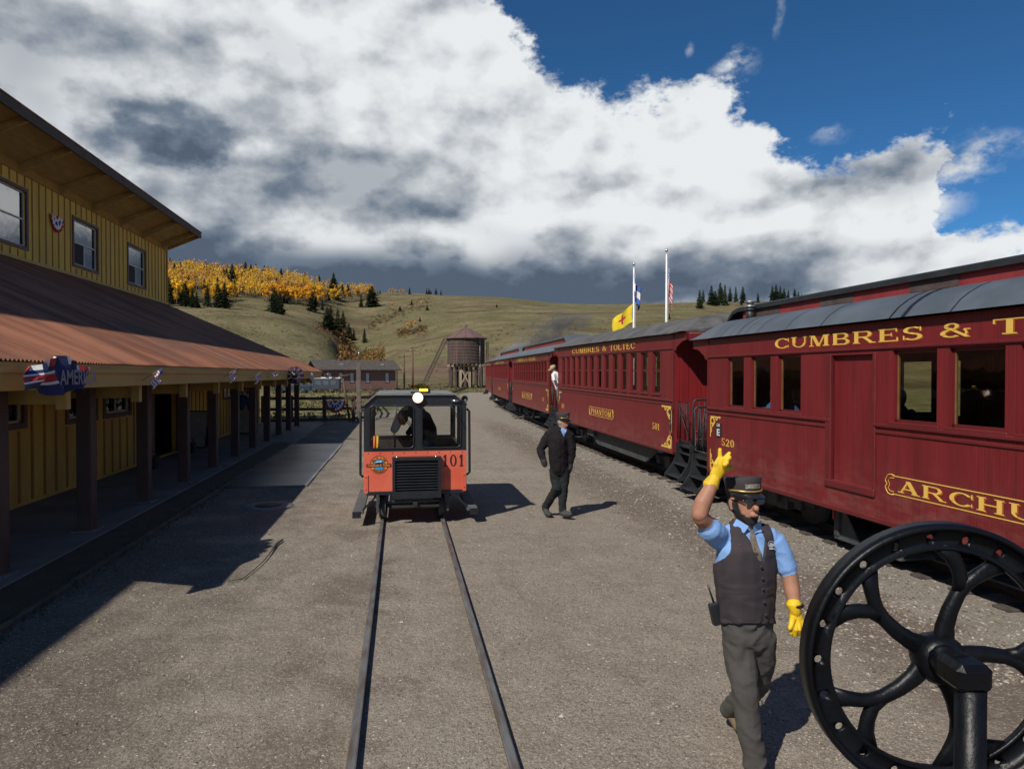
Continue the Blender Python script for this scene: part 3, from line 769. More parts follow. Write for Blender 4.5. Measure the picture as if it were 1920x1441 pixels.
def depot_window(X, w, upper):
    a, b, c, d = w
    o = MB()
    for lo, hi in (((a - .1, c - .1), (b + .1, c)), ((a - .1, d), (b + .1, d + .1)), ((a - .1, c), (a, d)), ((b, c), (b + .1, d))):
        o.box((X - .02, lo[0], lo[1]), (X + .035, hi[0], hi[1]))
    fr = o.build('window', M_WTRIM, dep)
    s = MB(); mid = c + (d - c) * .5; t = .045; X2 = X - .07
    for lo, hi in (((a, c), (b, c + t)), ((a, d - t), (b, d)), ((a, c), (a + t, d)), ((b - t, c), (b, d))): s.box((X2 - .03, lo[0], lo[1]), (X2 + .03, hi[0], hi[1]))
    if upper:
        s.box((X2 - .03, a, mid - t / 2), (X2 + .031, b, mid + t / 2)); s.box((X2 - .03, (a + b) / 2 - t / 2, c), (X2 + .031, (a + b) / 2 + t / 2, mid))
    else: s.box((X2 - .03, (a + b) / 2 - t / 2, c), (X2 + .031, (a + b) / 2 + t / 2, d))
    s.build('sash', M_VINYL, fr)
    panes = [(a + t, b - t, mid + t / 2, d - t), ((a + b) / 2 + t / 2, b - t, c + t, mid - t / 2)] if upper else [(a + t, (a + b) / 2 - t / 2, c + t, d - t), ((a + b) / 2 + t / 2, b - t, c + t, d - t)]
    for p in panes: MB().box((X2 - .004, p[0], p[2]), (X2 + .004, p[1], p[3])).build('pane', M_GLU if upper else M_GL, fr)
    if upper: MB().box((X2 - .01, a + t, c + t), (X2 - .004, (a + b) / 2 - t / 2, mid - t / 2)).build('insect_screen', pm('screen', (0.03, 0.03, 0.035), 0.9), fr)
for w in up_win: depot_window(UW, w, True)
for w in lo_win: depot_window(LW, w, False)
M_DOOR = pm('red_door', (0.16, 0.05, 0.045), 0.6, 0.2)
for k, (a, b, c, d) in enumerate(lo_door):
    o = MB()
    for lo, hi in (((a - .1, c), (a, d + .1)), ((b, c), (b + .1, d + .1)), ((a, d), (b, d + .1))): o.box((LW - .02, lo[0], lo[1]), (LW + .04, hi[0], hi[1]))
    dr = o.build('doorway', M_DOOR, dep)
    lf = MB().box((LW + .05, b + .02, c + .02), (LW + .1, b + .92, d)) if k == 0 else MB().box((LW - .1, a, c + .02), (LW - .05, b, d))
    lf.build('door', M_DOOR, dr)
    if k == 0: MB().box((LW + .05, a - .8, c + .02), (LW + .1, a - .02, d)).build('door', M_DOOR, dr)
# porch roof in corrugated sheets
def sheet_mesh(w):
    mb = MB(); n = int(round(w / 0.076)) * 6; v = []
    L = EX - UW
    for i in range(n + 1):
        y = w * i / n; z = 0.014 * math.sin(2 * math.pi * y / 0.076)
        v += [(EX + .02, y, EZ + z - .009), (UW - .02, y, EZ + SL * L + z)]
    mb.add(v, [(2 * i, 2 * i + 2, 2 * i + 3, 2 * i + 1) for i in range(n)], 0, True)
    return mb.mesh('roof_sheet', M_RUSTROOF, fix=False)
proof = MB().add([(EX, Y0, EZ - .03), (EX, Y1, EZ - .03), (UW, Y1, EZ - .03 + SL * (EX - UW)), (UW, Y0, EZ - .03 + SL * (EX - UW)),
                  (EX, Y0, EZ - .07), (EX, Y1, EZ - .07), (UW, Y1, EZ - .07 + SL * (EX - UW)), (UW, Y0, EZ - .07 + SL * (EX - UW))],
                 [(0, 1, 2, 3), (7, 6, 5, 4), (0, 4, 5, 1), (1, 5, 6, 2), (2, 6, 7, 3), (3, 7, 4, 0)]).build('porch_roof', M_SOF, dep)
sm_ = sheet_mesh(0.684)
k = 0
while Y0 + k * 0.684 < Y1:
    put(sm_, 'roof_sheet', proof, Matrix.Translation(Vector((0, Y0 + k * 0.684, 0.003 * (k % 2))) - Vector((-9, 20, 0)))); k += 1
MB().box((EX - .035, Y0, EZ - .13), (EX - .005, Y1 + .02, EZ - .025)).build('drip_board', M_TRIM, dep)
MB().box((EX - .085, Y0, EZ - .31), (EX - .04, Y1, EZ - .10)).build('fascia', M_TRIM, dep)
MB().bar((EX - .04, Y1 + .03, EZ - .06), (UW, Y1 + .03, EZ - .06 + SL * (EX - UW) - .02), .04, .16).build('rake_board', M_FAS, dep)
post_me = MB().cbox((-.1, -.1, .06), (.1, .1, 2.30), .008).mesh('post', M_BRN)
base_me = MB().cbox((-.17, -.17, 0), (.17, .17, .045), .01).mesh('post_base', M_CONC)
for i in range(11):
    yp = 8.72 + 2.32 * i
    put(post_me, 'post', dep, Matrix.Translation(Vector((-4.62, yp, -0.02)) - Vector((-9, 20, 0))))
    put(base_me, 'post_base', dep, Matrix.Translation(Vector((-4.62, yp, 0.006)) - Vector((-9, 20, 0))))
    MB().box((LW + .04, yp + .33, 1.99), (EX - .3, yp + .45, 2.27)).build('outrigger_beam', M_TRIM, dep)
    MB().box((EX - .34, yp + .25, 1.93), (EX - .22, yp + .36, 2.3)).build('beam_block', M_TRIM, dep)
MB().box((-4.71, 7.5, 2.285), (-4.53, Y1 - .3, 2.53)).build('header_beam', M_BRN, dep)
# upper roof: a shed rising outwards over exposed rafters
RE = -9.45
us = (9.06 - 8.42) / (RE - UW)
ur = MB()
for z0, mi in ((0.0, 0),):
    pts = [(UW - 5.2, 8.42 - 5.2 * us), (RE, 9.06), (RE, 9.10), (UW - 5.2, 8.46 - 5.2 * us)]
    ur.prism(pts, -6.3, 34.75, 'y')
uroof = ur.build('upper_roof', M_SOF, dep)
MB().prism([(UW - 5.3, 8.463 - 5.3 * us), (RE + .06, 9.103 + .06 * us), (RE + .06, 9.14 + .06 * us), (UW - 5.3, 8.50 - 5.3 * us)], -6.4, 34.82, 'y').build('metal_roofing', M_RUSTROOF, uroof)
MB().box((RE + .005, -6.35, 8.86), (RE + .05, 34.78, 9.11)).build('fascia', M_FAS, dep)
MB().bar((RE + .03, 34.78, 9.02), (UW - 5.2, 34.78, 9.02 - (RE - UW + 5.2) * us), .04, .2).build('rake_board', M_TRIM, dep)
for i in range(-3, 9):
    yr = 19.48 + 2.4 * i if i < 7 else None
    if yr is None or yr > 34.6: continue
    o = MB(); o.prism([(UW + .03, 8.42 - .26 + .03 * us), (RE - .03, 9.06 - .2 - .03 * us), (RE - .03, 9.055 - .03 * us), (UW + .03, 8.415 + .03 * us)], yr - .05, yr + .05, 'y')
    o.build('rafter', M_SOF, dep)

# platform, wet slab and edging
MB().cbox((-6.75, 5.0, -.1), (-4.30, 34.6, .032), .012).build('platform', M_CONC).__setitem__('kind', 'structure')
MB().cbox((-4.34, 24.2, -.1), (-3.62, 34.6, .03), .012).build('pavement', M_CONC).__setitem__('kind', 'structure')
M_DIRT = pm('gutter_dirt', (0.075, 0.055, 0.038), 0.95, 0.3, 3, bump=0.01, bscale=20, col2=(0.045, 0.05, 0.022))
d = MB(); v = []
ysd = np.arange(3, 24.1, .5)
for y in ysd: v += [(-4.40, y, .018 + .01 * noise.noise((0, y * 2, 1))), (-4.05 + .10 * noise.noise((1, y * .8, 5)), y, .022 + .01 * noise.noise((3, y * 2, 1))), (-3.72 + .10 * noise.noise((1, y * .8, 3)), y, .004)]
d.add(v, [(3 * i + j, 3 * i + 1 + j, 3 * i + 4 + j, 3 * i + 3 + j) for i in range(len(ysd) - 1) for j in (0, 1)], 0, True)
d.build('verge', M_DIRT, fix=False)['kind'] = 'structure'
M_EDGE = pm('edging_timber', (0.10, 0.085, 0.065), 0.9, 0.3, 4)
for i in range(6):
    y = 5.2 + 3.15 * i
    tag(MB().cbox((-3.66 - .01 * (i % 2), y, -.05), (-3.60 - .01 * (i % 2), y + 3.1, .045), .006).build('edging_board', M_EDGE), ('nearest', 'second nearest', 'third nearest', 'third farthest', 'second farthest', 'farthest')[i] + ' low timber edging board between the porch verge and the gravel', 'edging', 'edging boards along the verge')
M_WET = pm('wet_concrete', (0.19, 0.185, 0.175), 0.34, 0.3, 0.9, bump=0.002, bscale=4, col2=(0.07, 0.060, 0.050), spec=0.7)
MB().cbox((-3.6, 14.9, -.08), (-1.95, 19.3, .022), .008).build('wet_slab', M_WET)['kind'] = 'structure'
MB().cbox((-3.6, 19.32, -.08), (-1.93, 23.8, .02), .008).build('wet_slab', M_WET)['kind'] = 'structure'
# ================================================================ coaches
M_MAR = pm('maroon_paint', (0.165, 0.017, 0.020), 0.42, 0.12, 1.2, bump=0.0015, bscale=8, spec=0.4, stretch=(3, 1, .5))
def add_boards(m, pitch, depth):
    """fine grooves between the tongue and groove boards"""
    N = NT(m.node_tree); b = N.n['Principled BSDF']; x = N.sep(N.new('ShaderNodeTexCoord').outputs['Object'])[0]
    f = N.m('FRACT', N.m('DIVIDE', x, pitch)); g = N.m('MINIMUM', N.ss(f, 0.0, 0.09), N.ss(f, 1.0, 0.91))
    bn = N.new('ShaderNodeBump'); bn.inputs['Distance'].default_value = depth; N.put(bn.inputs['Height'], g)
    old = b.inputs['Normal'].links[0].from_socket if b.inputs['Normal'].links else None
    if old: N.l.new(old, bn.inputs['Normal'])
    N.l.new(bn.outputs[0], b.inputs['Normal'])
add_boards(M_MAR, 0.083, 0.0022)
def add_dust(m):
    """pale road dust settled in uneven patches on the lower panels"""
    N = NT(m.node_tree); b = N.n['Principled BSDF']; p = N.new('ShaderNodeTexCoord').outputs['Object']; z = N.sep(p)[2]
    n = N.noise(N.v('MULTIPLY', p, (1.2, 1, 3)), 2.0, 6, 0.65)
    f = N.m('MULTIPLY', N.m('MULTIPLY', N.ss(z, 1.5, 0.6), N.ss(n.outputs[0], 0.38, 0.7)), 0.34)
    old = b.inputs['Base Color'].links[0].from_socket
    st = N.noise(N.v('MULTIPLY', p, (9, 9, .35)), 1.4, 5, 0.6)
    c = N.mix(N.m('MULTIPLY', N.ss(st.outputs[0], 0.52, 0.68), 0.4), old, (0.085, 0.012, 0.014, 1))
    N.put(b.inputs['Base Color'], N.mix(f, c, (0.24, 0.15, 0.12, 1)))
add_dust(M_MAR)
M_MARD = pm('maroon_trim', (0.125, 0.015, 0.017), 0.45, 0.12, 2)
M_MARE = pm('red_end_boards', (0.20, 0.012, 0.014), 0.5, 0.15, 2, stretch=(2, 2, .4))
M_MARF = pm('weathered_red', (0.24, 0.026, 0.028), 0.6, 0.15, 2, stretch=(2, 2, .4))
M_GOLD = pm('gold_leaf', (0.78, 0.50, 0.10), 0.4, 0.06, 3)
M_GOLD2 = pm('gold_shadow', (0.42, 0.10, 0.015), 0.5, 0.1)
M_RGREY = pm('grey_roof_paint', (0.085, 0.102, 0.122), 0.55, 0.18, 1.5, bump=0.003, bscale=6)
M_RTAR = pm('tar_roof', (0.055, 0.052, 0.05), 0.75, 0.35, 2.5, bump=0.012, bscale=6, col2=(0.12, 0.115, 0.11))
M_SEAM = pm('tar_seam', (0.012, 0.013, 0.018), 0.35, 0.2)
M_BLK = pm('black_iron', (0.022, 0.024, 0.027), 0.5, 0.25, 5, bump=0.002, bscale=30)
M_BLK2 = pm('underframe_grey', (0.052, 0.058, 0.063), 0.7, 0.3, 4)
M_CLAP = pm('cabin_wood', (0.16, 0.085, 0.035), 0.5, 0.2, 3, stretch=(1, 1, .3))
M_CEIL = pm('cabin_ceiling', (0.30, 0.22, 0.12), 0.6, 0.1)
M_SEAT = pm('seat_cloth', (0.035, 0.03, 0.03), 0.9, 0.2)
M_WHITE = pm('white_paint', (0.72, 0.71, 0.68), 0.5, 0.06)
M_GLC = glass('coach_glass', (0.86, 0.86, 0.80), 1.45)
M_SASHW = pm('varnished_sash', (0.20, 0.10, 0.035), 0.5, 0.2)
M_REDPIPE = pm('red_handle', (0.33, 0.03, 0.02), 0.5, 0.1)

def ornament(mb, x, z, sx, sz, s, M, y=-0.003, mi=0):
    """corner scroll: two arms, curl and leaves"""
    def pl(pts, w):
        for i in range(len(pts) - 1):
            a = Vector(pts[i]); b = Vector(pts[i + 1]); d = (b - a)
            if d.length == 0: continue
            n = Vector((-d.y, d.x)).normalized() * (w / 2)
            q = [a + n, b + n, b - n, a - n]
            yy = y - 0.0004 * (i % 5)
            mb.add([(x + sx * s * p.x, yy, z + sz * s * p.y) for p in q], [(0, 1, 2, 3)], mi, False, M)
    pl([(0, 0), (1, 0)], .07); pl([(0.0, 0), (0, -1)], .07)
    c = [(.2 + .16 * math.cos(a), -.2 + .16 * math.sin(a)) for a in [i * .6 for i in range(11)]]
    pl(c, .09); pl([(.0, -.05), (.12, -.12)], .12); pl([(.36, -.08), (.46, -.22), (.38, -.32), (.26, -.44), (.1, -.5)], .08)
    pl([(.5, -.05), (.62, -.15), (.74, -.05)], .07); pl([(.05, -.55), (.14, -.66), (.05, -.78)], .07)
    mb.add([(x + sx * s * a, y - .003, z + sz * s * b) for a, b in ((.92, .07), (1.06, 0), (.92, -.07))], [(0, 1, 2)], mi, False, M)

def coach(label, p_far, p_near, zf, zn, W, zs, zb, zl, ze, wins, roof, ends=(True, True), texts=(), door=None, sash2=True, glazed=True, plate=None,
          interior=True, detail=2, boxes=(), skirt=None, seams=(), group='maroon coaches of the excursion train', far_open=None, L_extra=0.0):
    """local x runs from the far end to the near end, y inwards from the side we see, z up"""
    pf = Vector((p_far[0], p_far[1], zf)); pn = Vector((p_near[0], p_near[1], zn))
    dx = (pn - pf).normalized(); L = (pn - pf).length + L_extra
    dy = Vector((0, 0, 1)).cross(dx).normalized(); dz = dx.cross(dy)
    M = Matrix((dx, dy, dz)).transposed().to_4x4(); M.translation = pf
    root = bpy.data.objects.new('coach', None); COL.objects.link(root); root.empty_display_size = .2
    root.matrix_world = M; WM[root.name] = M.copy()
    tag(root, label, 'coach', group)
    I = M
    def part(mb, name, mat, parent=None): 
        return mb.build(name, mat, parent or root)
    # --- near side wall in three bands
    holes = [(a, b, c, d) for a, b, c, d in wins]
    dh = [(door[0], door[1], door[2], door[3])] if door else []
    fn = lambda u, v, q: M @ Vector((u, q, v))
    body = wall(MB(), 0, L, zs, ze, holes + dh, fn, 0.06)
    side = part(body, 'side_wall', M_MAR)
    # far side wall with its own windows
    fh = far_open if far_open is not None else [(a, b, c, d) for a, b, c, d in wins]
    fn2 = lambda u, v, q: M @ Vector((u, W - q, v))
    part(wall(MB(), 0, L, zs, ze, fh, fn2, 0.06), 'side_wall', M_MAR)
    # belt rail, letterboard moulding, sill
    mold = []
    segs = [(0, L)] if not door else [(0, door[0] - .02), (door[1] + .02, L)]
    for a, b in segs:
        o = MB(); o.cbox((a, -.028, zb - .005), (b, .01, zb + .035), .006, 0, M); o.cbox((a, -.016, zb - .085), (b, .01, zb - .05), .006, 0, M)
        part(o, 'belt_rail', M_MARD)
    part(MB().cbox((-.0, -.022, zl - .02), (L, .01, zl + .012), .006, 0, M), 'letterboard_moulding', M_MARD)
    part(MB().cbox((0, -.012, zs - .03), (L, .07, zs + .03), .006, 0, M), 'side_sill', M_MARD)
    # --- window posts, sashes, panes
    for a, b, c, d in wins:
        fr = MB(); t = .035; yi = .035
        for lo, hi in (((a, c), (b, c + t)), ((a, d - t), (b, d)), ((a, c), (a + t, d)), ((b - t, c), (b, d))): fr.box((lo[0], yi, lo[1]), (hi[0], yi + .025, hi[1]), 0, M)
        mid = (c + d) / 2 + .04
        if sash2: fr.box((a, yi - .004, mid - .02), (b, yi + .022, mid + .02), 0, M)
        w = part(fr, 'window', M_MARD)
        if detail > 1 and not sash2: part(MB().box((a + t, yi + .002, c + t), (a + t + .011, yi + .03, d - t), 0, M), 'inner_stile', M_SASHW, w)
        if detail > 1: part(MB().cbox((a - .04, -.025, c - .035), (b + .04, .02, c - .002), .005, 0, M), 'sill', M_MARD, w)
        if glazed:
            raised = sash2 and random.random() < .18
            if sash2:
                part(MB().box((a + t, yi + .009, mid + .02), (b - t, yi + .015, d - t), 0, M), 'pane', M_GLC, w)
                if not raised: part(MB().box((a + t, yi + .011, c + t), (b - t, yi + .017, mid - .02), 0, M), 'pane', M_GLC, w)
            else: part(MB().box((a + t, yi + .009, c + t), (b - t, yi + .015, d - t), 0, M), 'pane', M_GLC, w)
    if detail > 1 and glazed:
        for a, b, c, d in fh: part(MB().box((a + .01, W - .03, c + .01), (b - .01, W - .024, d - .01), 0, M), 'far_pane', M_GLC)
    if door:
        a, b, c, d = door
        dr = MB().box((a, .055, c), (b, .085, d), 0, M)
        dd = part(dr, 'baggage_door', M_MAR)
        fr = MB()
        fr.cbox((a - .11, -.02, c - .08), (a, .05, d + .02), .006, 0, M); fr.cbox((b, -.02, c - .08), (b + .05, .05, d + .02), .006, 0, M)
        fr.cbox((a - .11, -.03, c - .09), (b + .05, .055, c - .004), .006, 0, M)
        part(fr, 'door_frame', M_MARD, dd)
    # --- floor, ceiling, ends
    part(MB().box((0, .06, zs + .22), (L, W - .06, zs + .27), 0, M), 'floor', M_CLAP)
    part(MB().box((0, .06, ze - .06), (L, W - .06, ze - .03), 0, M), 'ceiling', M_CEIL)
    for xe, s in ((0, 1), (L, -1)):
        eh = [(W / 2 - .36, W / 2 + .36, zs + .27, zs + 2.2)]
        fe = lambda u, v, q, xe=xe, s=s: M @ Vector((xe + s * (.01 + q), u, v))
        ew = part(wall(MB(), .06, W - .06, zs, ze + .1, eh, fe, .05), 'end_wall', M_MARE)
        if detail > 1:
            nb = int((W - .08) / .095)
            for i in range(nb):
                u0 = .04 + i * (W - .08) / nb; u1 = u0 + (W - .08) / nb - .007
                z0, z1 = zs, ze + .1
                if u1 > eh[0][0] and u0 < eh[0][1]: z0 = eh[0][3]
                part(MB().cbox((xe - s * .016, u0, z0), (xe + s * .009, u1, z1), .003, 0, M) if s > 0 else MB().cbox((xe - .009, u0, z0), (xe + .016, u1, z1), .003, 0, M), 'board', M_MARE, ew)
        part(MB().box((xe + s * .03, eh[0][0], eh[0][2]), (xe + s * .06, eh[0][1], eh[0][3]), 0, M) if s > 0 else MB().box((xe - .06, eh[0][0], eh[0][2]), (xe - .03, eh[0][1], eh[0][3]), 0, M), 'end_door', M_MARD, ew)
        part(MB().cbox((xe - .012, -.014, zs), (xe + .012, .075, ze), .004, 0, M), 'corner_post', M_MARD, ew)
    # --- roof: arch from eave to eave, hooded over both platforms
    OH = .62
    rows = []
    xs = [-OH, -OH + .12, -OH + .3, -.05, .0] + [L * i / 8 for i in range(1, 9)] + [L + .05, L + OH - .3, L + OH - .12, L + OH]
    cl = roof.get('clerestory')
    top = roof['rise']
    prof = []
    n = 14
    if not cl:
        for i in range(n + 1):
            u = i / n; yv = -.09 + (W + .18) * u; prof.append((yv, top * (1 - abs(2 * u - 1) ** 2.3)))
        mb = MB(); v = []
        for x in xs:
            k = 1.0
            if x < 0: k = max(0.0, 1 - (abs(x) / OH) ** 2.2 * .75)
            if x > L: k = max(0.0, 1 - ((x - L) / OH) ** 2.2 * .75)
            for yv, zv in prof: v.append((x, yv, ze + .015 + zv * k + (.02 * noise.noise((x * 2, yv * 3, 1)) if roof['mat'] is M_RTAR else 0)))
        m_ = n + 1
        mb.add(v, [(i * m_ + j, (i + 1) * m_ + j, (i + 1) * m_ + j + 1, i * m_ + j + 1) for i in range(len(xs) - 1) for j in range(n)], 0, True, M)
        for i in (0, len(xs) - 1): mb.add(v[i * m_:(i + 1) * m_], [tuple(range(m_))], 0, False, M)
        rf = part(mb, 'roof', roof['mat'])
    else:
        ci = cl['inset']; hz = cl['z0']; h1 = cl['z1']
        mb = MB()
        for sgn in (0, 1):
            v = []
            pr = [(-.09 + (ci + .09) * (i / 6), (hz - ze) * math.sin(math.pi / 2 * (i / 6) ** .8)) for i in range(7)]
            for x in xs:
                k = 1.0
                if x < 0: k = 1 - (abs(x) / OH) ** 2 * .8
                if x > L: k = 1 - ((x - L) / OH) ** 2 * .8
                for yv, zv in pr: v.append((x, yv if not sgn else W - yv, ze + .015 + zv * k))
            mb.add(v, [(i * 7 + j, (i + 1) * 7 + j, (i + 1) * 7 + j + 1, i * 7 + j + 1) for i in range(len(xs) - 1) for j in range(6)], 0, True, M)
        # hood ends between the two decks
        for xe, s in ((0, -1), (L, 1)):
            v = []
            for i in range(5):
                q = i / 4; x = xe + s * OH * q; k = 1 - q ** 2 * .8
                v += [(x, ci, ze + .015 + (hz - ze) * k), (x, W - ci, ze + .015 + (hz - ze) * k)]
            mb.add(v, [(2 * i, 2 * i + 1, 2 * i + 3, 2 * i + 2) for i in range(4)], 0, True, M)
        rf = part(mb, 'roof', roof['mat'])
        c = MB(); c.box((.1, ci, hz - .2), (L - .1, ci + .04, h1), 0, M); c.box((.1, W - ci - .04, hz - .2), (L - .1, W - ci, h1), 0, M)
        c.box((.1, ci, hz - .2), (.14, W - ci, h1), 0, M); c.box((L - .14, ci, hz - .2), (L - .1, W - ci, h1), 0, M)
        part(c, 'clerestory_wall', M_MARF, rf)
        t = MB(); v = []; xs2 = [-.42, -.38, -.3, -.18, 0.0] + [L * i / 4 for i in range(1, 4)] + [L, L + .18, L + .3, L + .38, L + .42]; nn = 8
        for x in xs2:
            e = (-x if x < 0 else (x - L if x > L else 0)) / .42; k = max(0, 1 - e ** 2.2)
            for i in range(nn + 1):
                u = i / nn; yv = ci - .05 + (W - 2 * ci + .1) * u
                v.append((x, yv, hz - .02 + (h1 - hz + .02) * k + .10 * k * (1 - (2 * u - 1) ** 2)))
        m_ = nn + 1
        t.add(v, [(i * m_ + j, (i + 1) * m_ + j, (i + 1) * m_ + j + 1, i * m_ + j + 1) for i in range(len(xs2) - 1) for j in range(nn)], 0, True, M)
        for i in range(len(xs2) - 1):
            for yv, o in ((ci - .05, 0), (W - ci + .05, nn)):
                a = v[i * m_ + o]; b = v[(i + 1) * m_ + o]
                t.add([a, b, (b[0], b[1], b[2] - .07), (a[0], a[1], a[2] - .07)], [(0, 1, 2, 3)], 0, False, M)
        part(t, 'clerestory_roof', roof.get('topmat', roof['mat']), rf)
        for i in range(cl.get('vents', 0)):
            x0 = .55 + i * cl['pitch']
            part(MB().box((x0, ci - .006, hz + .03), (x0 + cl['vw'], ci + .001, h1 - .05), 0, M), 'vent_panel', pm('vent_screen', (0.075, 0.05, 0.045), .85, .3), rf)
    for x in seams:
        s = MB(); pts = []
        if cl: pr2 = [(-.092 + (cl['inset'] + .09) * (i / 6), (cl['z0'] - ze) * math.sin(math.pi / 2 * (i / 6) ** .8)) for i in range(7)]
        else: pr2 = prof
        q = []
        wv = .012 if isinstance(x, float) else x[1]
        xx = x if isinstance(x, float) else x[0]
        for i, (yv, zv) in enumerate(pr2): q += [(xx - wv + .03 * (i / len(pr2)), yv, ze + .019 + zv), (xx + wv + .03 * (i / len(pr2)), yv, ze + .019 + zv)]
        s.add(q, [(2 * i, 2 * i + 1, 2 * i + 3, 2 * i + 2) for i in range(len(pr2) - 1)], 0, True, M)
        part(s, 'roof_seam', M_SEAM, rf)
    # letterboard carried on over the platform as a hood board
    for xe, s in ((0, -1), (L, 1)):
        pts = [(xe, zl - .02), (xe, ze + .02), (xe + s * OH, ze + .0), (xe + s * OH, ze - .14), (xe + s * (OH - .22), ze - .17), (xe + s * .16, zl + .02), (xe + s * .1, zl - .06)]
        if s > 0: pts = pts[::-1]
        for yv in (0.0, W - .05): part(MB().prism(pts, yv, yv + .05, 'y', 0, M), 'hood_board', M_MAR)
        part(MB().box((xe + s * (OH - .03) if s > 0 else xe - OH, 0, ze - .14), (xe + OH if s > 0 else xe - OH + .03, W, ze + .02), 0, M), 'hood_end', M_MAR)
        part(MB().box((xe if s > 0 else xe - OH, .05, ze - .02), (xe + OH if s > 0 else xe, W - .05, ze), 0, M), 'hood_ceiling', M_CEIL)
    # --- platforms, steps, railings
    for xe, s, on in ((0, -1, ends[0]), (L, 1, ends[1])):
        if not on: continue
        PL = .78
        def bx(x0, x1, y0, y1, z0, z1, name, mat, par=None, c=.006):
            a, b = xe + s * x0, xe + s * x1
            return part(MB().cbox((min(a, b), y0, z0), (max(a, b), y1, z1), c, 0, M), name, mat, par)
        pl = bx(.02, PL, .1, W - .1, zs + .14, zs + .24, 'end_platform', M_BLK)
        bx(PL - .04, PL + .08, .5, W - .5, zs - .12, zs + .14, 'buffer_beam', M_BLK, pl)
        bx(PL + .05, PL + .34, W / 2 - .09, W / 2 + .09, zs - .1, zs + .06, 'coupler', M_BLK2, pl)
        for yside in (0, 1):
            yo = (lambda v: v) if not yside else (lambda v: W - v)
            for xa in (.06, PL - .06):                               # curved step cheeks
                x0 = xe + s * xa
                poly = [(yo(.42), zs + .22), (yo(.04), zs + .22), (yo(.04), zs + .02), (yo(-.0), zs - .14), (yo(-.12), zs - .32), (yo(-.2), zs - .40), (yo(-.2), zs - .46), (yo(.16), zs - .46), (yo(.34), zs - .1)]
                part(MB().prism(poly, x0 - .012, x0 + .012, 'x', 0, M), 'step_side', M_BLK, pl)
            for q, (yv, zv) in enumerate(((-.17, zs - .43), (-.02, zs - .21), (.1, zs + .0))):
                a, b = sorted((xe + s * .07, xe + s * (PL - .07))); y0, y1 = sorted((yo(yv), yo(yv + .22)))
                part(MB().cbox((a, y0, zv), (b, y1, zv + .03), .005, 0, M), 'step', M_BLK, pl)
            # grab rail on the corner and gate/railing
            part(MB().tube([M @ Vector((xe + s * .05, yo(.0) - (.05 if not yside else -.05), zs + .95)), M @ Vector((xe + s * .06, yo(.0) - (.08 if not yside else -.08), zs + .85)), M @ Vector((xe + s * .06, yo(0) - (.08 if not yside else -.08), zs + .45)), M @ Vector((xe + s * .05, yo(0) - (.05 if not yside else -.05), zs + .35))], .012, 6), 'grab_rail', M_BLK, pl)
            g = MB(); xg = xe + s * (PL - .05)
            zt = zs + 1.12
            g.tube([M @ Vector((xg, yo(.10), zs + .24)), M @ Vector((xg, yo(.10), zt - .05)), M @ Vector((xg, yo(.15), zt)), M @ Vector((xg, yo(.85), zt))], .02, 8)
            g.tube([M @ Vector((xg, yo(.85), zs + .24)), M @ Vector((xg, yo(.85), zt))], .02, 8)
            g.tube([M @ Vector((xg, yo(.1), zs + .5)), M @ Vector((xg, yo(.85), zs + .5))], .012, 6)
            part(g, 'railing', M_BLK, pl)
            for j in range(5): part(MB().tube([M @ Vector((xg, yo(.22 + j * .12), zs + .24)), M @ Vector((xg, yo(.22 + j * .12), zt))], .008, 6), 'baluster', M_BLK, pl)
            gt = MB(); yg = yo(.06)
            za, zb2 = zs + .3, zs + 1.05
            gt.tube([M @ Vector((xe + s * .1, yg, za)), M @ Vector((xe + s * .1, yg, zb2)), M @ Vector((xe + s * .62, yg, zb2)), M @ Vector((xe + s * .62, yg, za)), M @ Vector((xe + s * .1, yg, za))], .013, 6)
            gt.tube([M @ Vector((xe + s * .1, yg, zb2 - .05)), M @ Vector((xe + s * .62, yg, za + .05))], .009, 6)
            ga = part(gt, 'gate', M_BLK, pl)
            for j in range(4): part(MB().tube([M @ Vector((xe + s * (.2 + .1 * j), yg, za)), M @ Vector((xe + s * (.2 + .1 * j), yg, zb2))], .007, 6), 'gate_bar', M_BLK, ga)
            part(MB().tube([M @ Vector((xe + s * (PL + .01), yo(.28), zs + .12)), M @ Vector((xe + s * (PL + .05), yo(.3), zs - .05)), M @ Vector((xe + s * (PL + .14), yo(.42), zs - .22)), M @ Vector((xe + s * (PL + .3), yo(.5), zs - .2))], .022, 8), 'air_hose', M_BLK, pl)
        if detail > 1: part(MB().box((xe + s * (PL + .085) - .004, .62, zs - .06), (xe + s * (PL + .085) + .004, .68, zs + .12), 0, M), 'brake_handle', M_REDPIPE, pl)
    # --- trucks and underframe
    part(MB().box((.2, .55, zs - .02), (L - .2, W - .55, zs + .2), 0, M), 'underframe', M_BLK)
